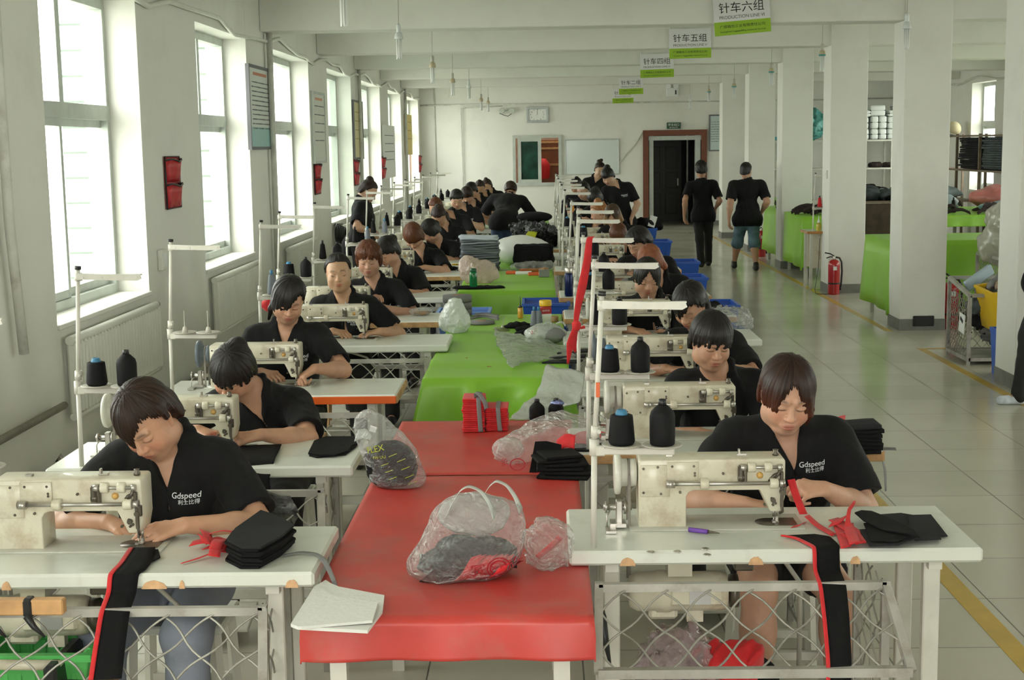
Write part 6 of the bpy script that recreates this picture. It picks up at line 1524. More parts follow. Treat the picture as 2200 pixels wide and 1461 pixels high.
for i, (px, py) in enumerate(((1154, 905), (1195, 903))):
    p = oz(px, py); t = thing('thread_cone', 'bottle-shaped black thread spool on the rear red cover, %s' % ('by the strapped red stacks' if i == 0 else 'with blue foil on its shoulder'), 'thread cone', (p[0], p[1]+.03, ZT+.006))
    MB().lathe([(.034, 0), (.036, .004), (.036, .05), (.032, .062), (.016, .078), (.013, .082)], 24).build('thread', MT['thread'], t); MB().lathe([(.0125, .08), (.012, .096), (.008, .097)], 14).build('core', MT['black'], t)
    if i == 1: part_lump('foil', (.012, .0, .072), (.034, .03, .018), mat('blue_foil', (.25, .3, .6), .2, metal=.7), t, amp=.4, freq=30, h=.006, seed=2)
G0 = oz(1165, 1000); t = thing('plastic_bag', 'long milky bag with red ring print slumped over black pieces by the second aisle-side table', 'plastic bag', G0)
d = drape([[at(1060, 985, 5.45)-G0, at(1075, 945, 5.5)-G0, at(1110, 925, 5.6)-G0], [at(1105, 1003, 5.42)-G0, at(1120, 945, 5.48)-G0, at(1150, 900, 5.6)-G0], [at(1170, 985, 5.44)-G0, at(1190, 915, 5.5)-G0, at(1200, 882, 5.65)-G0], [at(1255, 990, 5.44)-G0, at(1270, 915, 5.52)-G0, at(1255, 893, 5.7)-G0]], amp=.008, freq=20, seed=9, n=30); d.build('film', MT['milky'], t)
part_lump('film_fold', at(1090, 968, 5.40)-G0+np.array([0, .03, 0]), (.065, .05, .045), MT['milky'], t, amp=.2, freq=16, h=.008, seed=14)
c = at(1112, 998, 5.33)-G0; v, f = annulus(.026, .031); m = MB(); m.add(np.c_[v[:, 0]+c[0], np.full(len(v), c[1]), v[:, 1]*.8+c[2]], f); m.build('print', MT['redprint'], t, fixn=False); red_print(t, '金', c+np.array([-.052, 0, .01]), .034, roty(-.4)); red_print(t, '元', c, .024)
for i in range(6):
    o = MB().box((0, 0, 0), (.20-.01*i, .14, .012), bevel=.004).build('fabric_piece', MT['blackfab']); p = oz(1215, 1030); o.location = (p[0]+.03*(i % 2)-.01*i, p[1]+.05+.01*i, ZT+.012+.0135*i); o.rotation_euler = (0, 0, .1*i-.2); tag(o, 'black cut piece stacked below the milky bag with ring print', 'fabric piece', 'black pieces by the second aisle-side table')
q = [(-.05, -.015), (.035, 0), (.075, .01), (.068, .105), (.01, .115), (-.035, .11)]
o = MB().prism(q, 0, .006, axis=1).build('fabric_piece', MT['blackfab']); p = at(1165, 1008, 5.30); o.location = [float(a) for a in p]; o.location[2] = ZT+.012; o.rotation_euler = (-.35, .08, .0); tag(o, 'black panel propped upright against the milky bag with ring print', 'fabric piece')
o = ribbon([at(1195, 960, 5.42), at(1215, 945, 5.42), at(1235, 950, 5.40)], .06, .004, (.1, .6, .8)).build('red_strip', MT['redfab']); tag(o, 'red cloth tucked above the black pieces by the second aisle-side table', 'cloth')
# --- red oval and dark oval pieces on the second aisle-side table
for (pts, m, lab, dz) in (([(1228, 940), (1245, 931), (1280, 926), (1306, 934), (1304, 943), (1270, 957), (1238, 955)], MT['redfab'], 'red lens-shaped cloth piece on the second aisle-side table', .006), ([(1220, 962), (1250, 953), (1285, 953), (1305, 960), (1280, 970), (1240, 970)], MT['blackfab'], 'black lens-shaped cloth piece beside the red one', .004)):
    q = [onz(a, b, TT+.002) for a, b in pts]; tag(sheet([p[:2] for p in q], TT+dz, .005, .001, 1).build('fabric_piece', m), lab, 'fabric piece')
# ------------------------------------------------------------------ on the near lime cover
p = oz(978, 716); t = thing('plastic_bag', 'knotted milky bag standing by the grey webbing rolls', 'plastic bag', p)
part_lump('film', (0, .02, .075), (.105, .08, .085), MT['thickmilk'], t, amp=.16, freq=13, h=.010, seed=41, flat=.003, extra=[((.0, 0, .09), (.055, .045, .07), .07)], ridge=1)
def web_roll(label, p, r, h, grp=None):
    t = thing('webbing_roll', label, 'webbing roll', p, group=grp); MB().lathe([(.03, 0), (r, .002), (r*1.01, h*.5), (r, h-.002), (.03, h)], 36).build('webbing', MT['strap'], t); MB().lathe([(.029, .001), (.034, .0), (.034, h+.001), (.029, h+.001)], 20).build('core', MT['cardboard'], t); return t
p = oz(983, 678)
for k in range(3): web_roll('grey webbing roll in the stack of three beside the light blue crate, %s' % ['bottom', 'middle', 'top'][k], (p[0], p[1], ZT+.006+.052*k), .108, .05, 'stacked grey webbing rolls')
p = oz(1034, 697); web_roll('flat grey webbing roll lying on the near lime cover', (p[0], p[1]+.03, ZT+.006), .095, .022)
for k in range(2):
    a = [oz(1010+k*10, 686-4*k), oz(1040, 680), oz(1072, 688-3*k)]; o = ribbon([q+np.array([0, 0, .008+.012*k]) for q in a], .06, .003, (.1, 1, .2)).build('grey_strap', MT['strap']); tag(o, 'folded grey webbing end beside the flat roll, %s' % ['lower', 'upper'][k], 'strap', 'grey webbing ends')
p = oz(1078, 712); t = thing('spool_holder', 'tilted spool disc with upright spike on the near lime cover', 'spool holder', (p[0], p[1]+.02, ZT+.012)); t.rotation_euler = (.12, .18, 0)
MB().lathe([(.004, .004), (.055, 0), (.057, .004), (.004, .010)], 26).build('disc', mat('olive_disc', (.16, .20, .06), .4), t); MB().lathe([(.014, .008), (.006, .03), (.002, .032), (.002, .10)], 12).build('spike', MT['steel'], t)
for i, (px, py, s) in enumerate(((1110, 705, .09), (1135, 712, .10), (1125, 722, .07))):
    p = oz(px, py); o = lump('fabric_scrap', 'black cloth scrap near the spiked spool disc', 'fabric scrap', (p[0], p[1], ZT+.02), (s, .05, .022), MT['blackfab'], 'black scraps on the near lime cover', amp=.5, freq=22, h=.010, seed=60+i, flat=ZT+.004)
def bottle(name, label, p, prof, m, cap=None, capm=None, cat='bottle'):
    t = thing(name, label, cat, p); MB().lathe(prof, 24).build('body', m, t)
    if cap: MB().lathe(cap, 20).build('cap', capm, t)
    return t
oil = mat('amber_oil_plastic', (.75, .40, .05), .25, trans=.3)
p = oz(1118, 684); t = bottle('oil_bottle', 'amber sewing oil bottle with long black nozzle', (p[0], p[1], ZT+.006), [(.018, 0), (.019, .004), (.019, .07), (.015, .078)], oil, [(.016, .078), (.013, .088), (.004, .094), (.0015, .16)], MT['black'])
p = oz(1170, 692); t = thing('carton', 'small red and white carton next to the amber oil bottle', 'box', (p[0], p[1]+.04, ZT+.006), .35)
MB().box((0, 0, .028), (.085, .06, .056)).build('lower_panel', MT['paper'], t); MB().box((0, 0, .075), (.0855, .0605, .04)).build('red_panel', MT['redprint'], t); v, f = text_mesh('缝纫机油', .014, 0); m = MB(); m.add(np.c_[v[:, 0], np.full(len(v), -.0312), v[:, 1]+.078], f); m.build('lettering', MT['paper'], t, fixn=False)
bottle('jar', 'jar with yellow screw lid standing behind the red and white carton', (p[0]+.008, p[1]+.13, ZT+.006), [(.04, 0), (.042, .01), (.042, .09), (.036, .10)], MT['redprint'], [(.044, .10), (.045, .104), (.045, .138), (.040, .142)], MT['yellowplastic'], 'jar')
p = oz(1189, 692); t = thing('tape_roll', 'brown tape roll standing beside the red and white carton', 'tape roll', (p[0]+.01, p[1]-.01, ZT+.006)); MB().lathe([(.022, 0), (.026, .001), (.026, .042), (.022, .043)], 24).build('tape', MT['cardboard'], t)
for k, px in enumerate((1148, 1158)): p = oz(px, 706); put(cone_proto['grey'], 'pale grey thread cone behind the shopping bag of foam, %s' % ('nearer the scraps' if k == 0 else 'nearer the tape roll'), (p[0], p[1], ZT+.006), group='grey cones on the near lime cover')
p = oz(1172, 738); t = thing('plastic_bag', 'white shopping bag with red print wrapped round grey foam on the near lime cover', 'plastic bag', p)
part_lump('film', (0, .03, .06), (.13, .09, .06), MT['thickmilk'], t, amp=.15, freq=12, h=.010, seed=71, flat=.003, ridge=1); part_lump('grey_foam', (.045, -.015, .055), (.085, .06, .05), MT['strap'], t, amp=.05, freq=8, h=.010, seed=72, flat=.004); red_print(t, '达利', np.array([-.07, -.045, .085]), .03, rotx(-.5) @ roty(-.5))
for k, sx in enumerate((-.02, .06)): ribbon([(sx, .0, .10), (sx+.01, -.02, .135), (sx+.05, -.01, .14), (sx+.07, .01, .11)], .03, .001, (0.2, 1, .3)).build('handle', MT['thickmilk'], t)
d = drape([[oz(1060, 715)+(0, 0, .02), oz(1085, 722)+(0, 0, .03), oz(1165, 745)+(0, 0, .05), oz(1240, 765)+(0, 0, .04)], [oz(1068, 750)+(0, 0, .02), oz(1100, 755)+(0, 0, .05), oz(1170, 765)+(0, 0, .05), oz(1240, 775)+(0, 0, .03)], [oz(1100, 795)+(0, 0, .01), oz(1130, 785)+(0, 0, .02), oz(1190, 778)+(0, 0, .02), oz(1245, 780)+(0, 0, .02)]], amp=.012, freq=18, seed=12, n=30)
t = tag(d.build('plastic_bag', MT['sheetfilm']), 'large clear plastic bag spread flat on the near lime cover', 'plastic bag')
for k in range(3):
    p = oz(1205+12*k, 782-6*k); o = sheet(np.array([(-.11, -.03), (.10, -.045), (.13, .04), (-.06, .05)]), 0, .010, .003, k).build('fabric_piece', MT['greyfab']); o.location = (p[0], p[1]+.03, ZT+.012+.013*k); o.rotation_euler = (0, 0, .2*k); tag(o, 'charcoal piece under the spread clear bag', 'fabric piece', 'charcoal pieces under the clear bag')
for k, (px, py) in enumerate(((1003, 770), (1051, 789))): p = oz(px, py); tag(MB().box((p[0], p[1], ZT+.008), (.026 if k else .012, .006, .004)).build('thread_scrap', MT['cardboard']), ['tiny', 'longer'][k]+' brown scrap on the bare part of the near lime cover', 'scrap')
# red ribbon hanging from the third stand's guide arm
R0 = at(1268, 512, 6.80); pts = [at(1271, 508, 6.815), at(1266, 512, 6.79), at(1262, 560, 6.79), at(1250, 620, 6.78), at(1240, 668, 6.77), at(1237, 695, 6.76)]
t = ribbon(pts, [.030, .030, .040, .048, .035, .022], .0015, side=[(1, .1, 0), (1, .1, 0), (1, .3, .05), (1, .2, .2), (.9, .4, .2), (1, 0, 0)]).build('red_ribbon', MT['redfab']); tag(t, 'long red ribbon knotted and hanging from the third aisle-side guide arm', 'ribbon')
part_lump('knot', at(1238, 700, 6.76), (.022, .016, .026), MT['redfab'], t, amp=.25, freq=40, h=.005, seed=3)
for a in ([at(1236, 705, 6.76), at(1226, 735, 6.76), at(1220, 782, 6.77)], [at(1240, 702, 6.76), at(1249, 708, 6.77), at(1254, 700, 6.78)], [at(1236, 710, 6.76), at(1230, 730, 6.77), at(1236, 757, 6.78)]): ribbon(a, [.030, .042, .010], .0015, (1, .2, .1)).build('ribbon_tail', MT['redfab'], t)
# ------------------------------------------------------------------ blue crates
def make_crate(m, w=.42, d=.52, h=.24):
    t = thing('plastic_crate', 'x', 'crate'); b = MB(); tp = .03
    b.box((0, 0, .008), (w-2*tp, d-2*tp, .016)).build('floor_panel', m, t)
    for sg in (-1, 1):
        g = np.array([[[sg*(w/2-tp*(1-z/h)), y*(d/2-tp*(1-z/h)), z] for z in (0, h/2, h)] for y in (-1, 0, 1)]); MB().slab(g, .005, False).build('side_wall', m, t)
        g = np.array([[[x*(w/2-tp*(1-z/h)), sg*(d/2-tp*(1-z/h)), z] for z in (0, h/2, h)] for x in (-1, 0, 1)]); MB().slab(g, .005, False).build('end_wall', m, t)
        for k in range(7):
            x = (-.36+.12*k)*w; y0 = sg*(d/2-tp*.55+.001); MB().box((x, y0, h*.5), (.012, .012, h*.62)).build('rib', m, t)
    r = MB()
    for sg in (-1, 1): r.box((sg*w/2, 0, h), (.022, d+.02, .02)).box((0, sg*d/2, h), (w+.02, .022, .02))
    r.build('rim', m, t); return t
cr = make_crate(MT['blueplastic'], .36, .42); lbl = mat('light_blue_plastic', (.18, .34, .72), .4); cr2 = make_crate(lbl, .40, .36, .22)
def crate_stack(lab, x, y, ztop, grp='blue crates stacked by the sewing rows', proto=None):
    n = max(1, int(round(ztop/.26))); hh = ztop/n
    for k in range(n): put(proto or cr, 'blue plastic crate %s, %s of its stack' % (lab, ['bottom', 'second', 'third', 'fourth'][k] if k < n-1 else 'top'), (x, y, hh*k+.0), group=grp)
crate_stack('in the gap behind the near lime cover', .02, 11.15, .76)
crate_stack('behind the stacked webbing rolls', -.62, 10.85, .74, proto=cr2)
AISLE = [(1.16, 9.30, .74, 'beside the fourth aisle-side operator'), (1.30, 10.75, .78, 'beside the fifth aisle-side operator'), (1.32, 12.95, .78, 'beside the sixth aisle-side operator'), (1.42, 14.5, .80, 'beside the seventh aisle-side operator'), (1.42, 17.6, .80, 'near the ombre-haired worker'), (1.46, 20.3, .80, 'near the standing pair')]
for x, y, z, lab in AISLE: crate_stack(lab, x, y, z)
p = (1.20, 9.30, .80); t = thing('plastic_bag', 'crinkled clear film on the crate beside the fourth aisle-side operator', 'plastic bag', p); part_lump('film', (.02, -.0, .02), (.16, .18, .07), MT['film'], t, amp=.3, freq=18, h=.014, seed=81, ridge=1.2)
lump('fabric_bundle', 'black cloth bundle on the end of the fifth aisle-side table', 'fabric', (1.18, 10.0, TT+.03), (.12, .13, .05), MT['blackfab'], amp=.3, freq=15, h=.014, seed=82, flat=TT+.002)
for i, (dx, dz, m) in enumerate(((-.08, .03, 'blackfab'), (.05, .06, 'greyfab'), (.1, .02, 'blackfab'))): lump('fabric_bundle', 'dark bag part heaped on the crate near the standing pair', 'fabric', (1.50+dx, 20.25, .80+dz), (.14, .16, .08), MT[m], 'dark parts on the far crate', amp=.3, freq=12, h=.02, seed=84+i)
o = MB().box((1.58, 20.1, .88), (.10, .01, .16), roty(.3)).build('paper_sheet', MT['paper']); tag(o, 'white paper stuck in the heap on the far crate', 'paper')
bottle('thermos', 'dark blue thermos flask on the sixth aisle-side table', (onz(1222, 636, TT)[0], 11.13, TT+.002), [(.032, 0), (.034, .004), (.034, .17), (.028, .19)], mat('navy_flask', (.01, .02, .08), .25, metal=.4), [(.029, .185), (.030, .19), (.030, .225), (.026, .23)], MT['steel'])
# ------------------------------------------------------------------ on the farther lime covers
gb = mat('green_bottle_plastic', (.01, .22, .07), .15, trans=.35)
p = oz(1017, 622); t = bottle('drink_bottle', 'green patterned drinking bottle standing on black cloth', (p[0], p[1]+.03, ZT+.02), [(.030, 0), (.034, .006), (.034, .125), (.028, .14)], gb, [(.028, .14), (.029, .145), (.029, .165), (.024, .17)], mat('dark_green_cap', (.0, .08, .03), .35))
lump('fabric_bundle', 'black cloth spread under the green bottle', 'fabric', (p[0]+.03, p[1]+.07, ZT+.012), (.24, .09, .026), MT['blackfab'], amp=.4, freq=14, h=.014, seed=91, flat=ZT+.003)
p = oz(1030, 612); lump('plastic_bag', 'pale pink plastic bag slumped behind the green bottle', 'plastic bag', (p[0], p[1]+.16, ZT+.09), (.17, .10, .12), film('pink_film', (.78, .62, .56), .75, gl=.3), amp=.16, freq=10, h=.014, seed=92, flat=ZT+.004, extra=[((-.10, 0, .09), (.07, .05, .08), .08)], ridge=1)
for i, (px, py, w, m) in enumerate(((1098, 589, .10, 'orange'), (1125, 590, .16, 'paper'), (1140, 584, .22, 'orange'), (1150, 592, .14, 'orange'))):
    q = oz(px, py); tag(MB().box((q[0], q[1]+.03, ZT+.018), (w, .10, .028), bevel=.006).build('packet', MT[m] if m != 'orange' else mat('orange_packet', (.75, .13, .03), .5)), ['small orange packet at the edge', 'white printed packet', 'wide orange packet', 'orange packet beside the grey carton'][i]+' on the farther lime cover', 'packet', 'packets on the farther lime cover')
q = oz(1169, 596); t = thing('carton', 'small grey open carton beside the orange packets', 'box', (q[0], q[1]+.05, ZT+.006)); MB().box((0, 0, .035), (.10, .09, .07), bevel=.004).build('sides', MT['skirt'], t); part_lump('contents', (0, 0, .07), (.04, .035, .025), MT['cardboard'], t, amp=.4, freq=30, h=.008, seed=4)
q = oz(1145, 586); lump('plastic_bag', 'clear bag lying over the orange packets', 'plastic bag', (q[0], q[1]+.16, ZT+.05), (.24, .12, .05), MT['film'], amp=.3, freq=12, h=.014, seed=93, flat=ZT+.006, ridge=1)
q = oz(1030, 584); r = np.random.default_rng(5)
gg = [mat('grey_fabric_a', (.12, .135, .15), .85), mat('grey_fabric_b', (.26, .29, .33), .8), mat('grey_fabric_c', (.44, .49, .54), .8)]
for k in range(17):
    hh = .021; g = np.array([[[x, y, .006*math.sin(x*9+k)+.004*noise3(np.array([[x, y, k*1.]]), 14, k)[0]] for y in np.linspace(-.13, .13, 5)] for x in np.linspace(-.19, .19, 12)]); o = MB().slab(g, hh*.9).build('fabric_piece', gg[2 if k in (15, 16) else (1 if k in (4, 9, 13) else 0)])
    o.location = (q[0]+r.uniform(-.012, .012), q[1]+.16+r.uniform(-.012, .012), ZT+.014+hh*k); o.rotation_euler = (0, 0, r.uniform(-.06, .06)); tag(o, 'folded grey fabric in the tall stack on the farther lime cover', 'fabric piece', 'tall stack of grey fabric')
q = oz(1122, 574); t = thing('plastic_pack', 'broad white wrapped pack lying behind the black bag', 'pack', (q[0]-.02, q[1]+.35, ZT+.006))
part_lump('wrapping', (0, 0, .15), (.33, .24, .155), mat('white_poly_wrap', (.70, .71, .68), .35, bump=.3, bscale=14), t, amp=.05, freq=9, h=.02, seed=95, flat=.003); MB().box((.02, -.215, .19), (.10, .004, .07)).build('label', MT['paper'], t)
q = oz(1147, 580); t = thing('holdall', 'black soft-sided holdall in front of the white wrapped pack', 'bag', (q[0], q[1]+.06, ZT+.006))
S = Field(); S.rbox((0, 0, .13), (.40, .15, .26), np.eye(3), .04, 0); S.ell((0, 0, .10), (.21, .09, .10), None, .04); W_ = Field(); W_.p = [(lambda P, F=S: F(P)+noise3(P, 14, 8)*.006, np.zeros(3), 5., 0, 'u')]; W_.bounds = S.bounds; V, Fq = polygonize(W_, .014); mesh_from(V, Fq, 'shell', MT['blackfab'], t)
MB().tube([(-.07, -.08, .15), (-.06, -.10, .10), (.0, -.105, .085), (.06, -.10, .10), (.07, -.08, .15)], .012, 8).build('handle', MT['blackfab'], t); MB().tube([(-.19, -.06, .235), (0, -.07, .25), (.19, -.06, .235)], .006, 6).build('zip', MT['greyfab'], t)
q = oz(1085, 520); lump('plastic_bag', 'crinkled clear bag beside the dark garments', 'plastic bag', (-.36, 16.3, ZT+.08), (.14, .18, .09), MT['milky'], amp=.3, freq=12, h=.018, seed=97, flat=ZT+.005, ridge=1)
r = np.random.default_rng(9); MT['sheeny'] = mat('sheeny_dark_nylon', (.045, .047, .05), .35, var=.5, vscale=12)
for k in range(15):
    m = ['sheeny', 'greyfab', 'sheeny', 'blackfab'][k % 4]; x, y = r.uniform(-.24, .06), r.uniform(16.5, 18.4); z = ZT+.05+.20*r.random()*(1-abs(y-17.5)/1.6)
    lump('garment', 'crumpled black or charcoal garment in the pile on the fifth centre table', 'garment', (x, y, z), (r.uniform(.10, .17), r.uniform(.13, .22), r.uniform(.05, .09)), MT[m], 'pile of dark garments', amp=.6, freq=16, h=.017, seed=100+k, flat=ZT+.005, ridge=1.3)
lump('holdall', 'smooth black bag on top of the dark garment pile', 'bag', (-.10, 18.2, ZT+.33), (.23, .20, .07), MT['blackfab'], amp=.08, freq=8, h=.02, seed=120)
o = drape([[(-.26, 16.25, ZT+.06), (-.22, 16.3, ZT+.16), (-.17, 16.45, ZT+.25)], [(-.14, 16.22, ZT+.06), (-.10, 16.28, ZT+.16), (-.06, 16.42, ZT+.24)]], .006, 12, .008, 12, 5).build('fabric_piece', mat('acid_yellow_fabric', (.42, .44, .01), .6)); tag(o, 'acid yellow panel stuck out of the dark garments', 'fabric piece')
for (x, y, pr, m, cap, cm, lab) in ((-.14, 20.6, [(.05, 0), (.06, .01), (.06, .07), (.05, .09)], 'yellowplastic', None, None, 'yellow tub on the last centre table'), (-.02, 20.7, [(.035, 0), (.036, .11), (.03, .12)], 'redprint', [(.03, .115), (.031, .16), (.026, .165)], 'paper', 'red can with white cap on the last centre table'), (-.06, 20.9, [(.02, 0), (.02, .13), (.012, .15)], 'greenplastic', None, None, 'slim green bottle on the last centre table')):
    bottle('tub' if 'tub' in lab else 'can' if 'can' in lab else 'drink_bottle', lab, (x, y, ZT+.006), pr, MT[m], cap, MT[cm] if cm else None)
lump('plastic_bag', 'grey plastic bag under the bending person on the last centre table', 'plastic bag', (-.42, 20.6, ZT+.08), (.16, .2, .09), MT['milky'], amp=.3, freq=10, h=.02, seed=130, flat=ZT+.005)
# ------------------------------------------------------------------ beyond the columns: draped tables, racks, carts
MT['brownfur'] = mat('dark_brown_strips', (.022, .012, .010), .9, bump=.4, bscale=80)
MT['rack'] = mat('pale_rack_steel', (.50, .51, .44), .5, var=.1); MT['woodrack'] = mat('weathered_rack_wood', (.22, .17, .12), .7, var=.2)
ZG = .90
def draped(label, clabel, x0, x1, y0, y1, front, side, seed, zt=ZG):
    t = thing('draped_table', label, 'table', ((x0+x1)/2, (y0+y1)/2, 0)); w, d = x1-x0-.03, y1-y0-.03
    MB().box((0, 0, zt-.03), (w, d, .04)).build('tabletop', MT['wood'], t)
    for x in (-w/2+.06, w/2-.06):
        for y in (-d/2+.05, d/2-.05): MB().box((x, y, (zt-.05)/2), (.04, .04, zt-.05)).build('leg', MT['rack'], t)
    cover('table_cover', clabel, 'table cover', x0, x1, y0, y1, MT['greencloth'], front=front, side=side, seed=seed, zt=zt, wav=.003)
draped('long table behind the first visible column, under lime cloth', 'lime cloth reaching nearly to the floor beside the first visible column', 3.76, 5.7, 15.16, 16.35, .74, .76, 7)
draped('table in front of the third column, under lime cloth', 'lime cloth with a hanging corner before the third column', 3.77, 4.66, 20.35, 21.9, .74, .74, 8)
draped('table behind the third column, under lime cloth', 'lime cloth beside the man in denim shorts', 3.78, 4.7, 22.6, 23.9, .74, .74, 9)
draped('distant table by the fourth column, under lime cloth', 'lime cloth seen past the shoulder of the man in denim shorts', 3.80, 4.8, 26.1, 27.3, .6, .6, 10)
draped('storage table heaped with fringe and bags, under lime cloth', 'short lime cloth under the brown fringe near the storage rack', 5.6, 8.1, 20.1, 22.6, .16, .1, 11)
r = np.random.default_rng(12)
for j, (x0, x1, y0, y1, n, lab) in enumerate(((3.85, 4.5, 20.45, 21.3, 26, 'the lime cloth with a hanging corner'), (3.85, 4.3, 22.7, 23.3, 6, 'the lime cloth beside the man in shorts'), (5.9, 7.6, 20.2, 21.3, 22, 'the short lime cloth near the rack'))):
    for k in range(n):
        x, y = r.uniform(x0, x1), r.uniform(y0, y1); a = r.uniform(0, 3.14); l = r.uniform(.10, .2); z = ZG+.012+r.uniform(0, .09)
        c, s = math.cos(a), math.sin(a); o = ribbon([(x-l*c, y-l*s*.6, z), (x-l*.4*c, y, z+.055), (x+l*.4*c, y, z+.04), (x+l*c, y+l*s*.6, z-.005)], .05, .016, (-s*.4, .6, .9)).build('fabric_strip', MT['brownfur']); tag(o, 'dark brown frayed strip on %s' % lab, 'fabric strip', 'brown strips on %s' % lab)
def fill_ext(lab, p, s=1.0):
    t = thing('fire_extinguisher', lab, 'fire extinguisher', p, 0); t.scale = (s, s, s)
    MB().lathe([(.070, 0), (.074, .006), (.075, .02), (.075, .385), (.068, .42), (.045, .445), (.026, .455)], 28).build('cylinder', MT['red_ext'], t)
    MB().lathe([(.020, .452), (.022, .465), (.018, .49), (.016, .50)], 16).build('valve', MT['steel'], t)
    MB().tube([(.0, 0, .50), (-.05, 0, .53), (-.12, 0, .545)], .009, 8).build('lever', MT['black'], t); MB().tube([(.01, 0, .485), (-.05, 0, .49), (-.10, 0, .475)], .008, 8).build('carrying_handle', MT['black'], t)
    MB().tube([(.02, 0, .485), (.07, 0, .475), (.098, 0, .42), (.105, 0, .30), (.098, 0, .16), (.088, 0, .09)], .012, 10).build('hose', MT['black'], t); MB().cyl((.088, 0, .10), (.084, 0, .055), .011, 10, .016).build('nozzle', MT['black'], t)
    MB().box((0, -.0745, .345), (.045, .006, .05)).build('label', MT['paper'], t); MB().lathe([(.0755, .135), (.0762, .14), (.0762, .15), (.0755, .155)], 28).build('band', MT['black'], t)
p = onz(1806, 640, 0); fill_ext('red fire extinguisher before the second visible column, black hose on its side', (p[0], 18.24, 0))
p = onz(2040, 718, 0); fill_ext('red fire extinguisher at the side of the first visible column', (4.30, 14.75, 0), 1.1)
fill_ext('distant red fire extinguisher behind the man in denim shorts', (at(1636, 540, 24.4)[0], 24.4, 0))
# side sewing station before the second column
t = thing('sewing_table', 'small wood-edged sewing station standing beside the second visible column', 'sewing table', (3.62, 18.75, 0))
MB().box((.3, .25, .775), (.75, .5, .03)).build('tabletop', MT['laminate'], t); MB().box((.3, -.004, .775), (.75, .012, .032)).build('edge_band', mat('varnished_edge', (.45, .2, .05), .4), t); MB().box((-.08, .25, .775), (.012, .5, .032)).build('edge_band', MT['wood'], t)
MB().box((.06, .12, .52), (.14, .03, .46)).build('side_panel', MT['cream'], t); MB().box((.06, .38, .52), (.14, .03, .46)).build('side_panel', MT['cream'], t)
for x in (-.02, .55):
    for y in (.05, .45): MB().box((x, y, .38), (.035, .035, .76)).build('leg', MT['white_metal'], t)
put(stand0, 'white thread stand with a red cone beside the second visible column', (3.62, 18.8, .79), 0.3); put(make_cone('red'), 'red thread cone on the stand beside the second visible column', (3.62+.087, 18.81, 1.112))
bottle('oil_bottle', 'yellow oil bottle with tapered white nozzle beside the second visible column', (3.70, 18.82, .792), [(.03, 0), (.033, .006), (.032, .08), (.022, .11)], mat('yellow_oil', (.70, .58, .10), .2, trans=.4), [(.022, .11), (.016, .13), (.006, .16), (.003, .21)], MT['paper'])
tag(MB().tube([(3.70, 18.72, .7), (3.66, 18.60, .30), (3.58, 18.40, .05), (3.57, 18.28, .008), (3.62, 18.2, .008), (3.72, 18.22, .008)], .004, 6).build('power_cable', MT['black']), 'black cable dropping to the floor beside the second visible column', 'cable')
# racks on the far storage side
def rack(label, loc, w, d, posts, shelves, m, rz=0):
    t = thing('storage_rack', label, 'rack', loc, rz)
    for x in posts:
        for y in (-d/2, d/2): MB().box((x, y, shelves[-1]/2+.02), (.045, .045, shelves[-1]+.04)).build('post', m, t)
    for z in shelves: MB().box(((posts[0]+posts[-1])/2, 0, z), (posts[-1]-posts[0]+.06, d+.05, .035)).build('shelf', m, t)
    return t
rack('pale steel rack against the far wall carrying white foam blocks', (6.9, 32.9, 0), 3, .7, (-1.4, -.05, 1.15), (.6, 1.33, 1.97), MT['rack'])
MT['foamblock'] = mat('white_foam_block', (.66, .69, .67), .8); MT['blacktape'] = MT['black']
def foam(lab, x, z, w, h):
    t = thing('foam_block', lab, 'foam block', (x, 32.8, z), group='foam blocks on the far rack'); bevel(MB().box((0, 0, h/2), (w, .4, h)).build('block', MT['foamblock'], t), .04, 3); MB().box((0, -.002, h*.5), (w+.01, .40, .022), bevel=.01).build('piping', MT['blacktape'], t)
z0 = 1.99
for k, (x, dz, w, h) in enumerate(((7.42, 0, .22, .24), (7.66, 0, .17, .24), (7.85, 0, .17, .24), (8.12, 0, .32, .24), (7.42, .25, .2, .26), (7.66, .25, .17, .28), (7.85, .25, .17, .28), (8.12, .25, .32, .26), (7.45, .52, .24, .15), (7.72, .54, .36, .24), (8.12, .52, .30, .14), (8.2, .67, .22, .14))): foam('white foam block with black piping on the far rack', x, z0+dz, w, h)
lump('plastic_bag', 'big teal plastic sack on top of the far rack', 'plastic bag', (6.08, 32.6, 2.34), (.45, .35, .36), mat('teal_sack', (.07, .28, .25), .4, var=.3), amp=.2, freq=7, h=.03, seed=140, flat=1.99, ridge=.8)
for k, (x, z, m) in enumerate(((7.35, 1.42, 'greyfab'), (7.75, 1.40, 'brownfur'), (8.05, 1.40, 'brownfur'))): lump('fabric_bundle', 'small dark bundle on the middle shelf of the far rack', 'fabric', (x, 32.8, z), (.18, .15, .07), MT[m], 'bundles on the middle rack shelf', amp=.3, freq=10, h=.025, seed=150+k, flat=1.35)
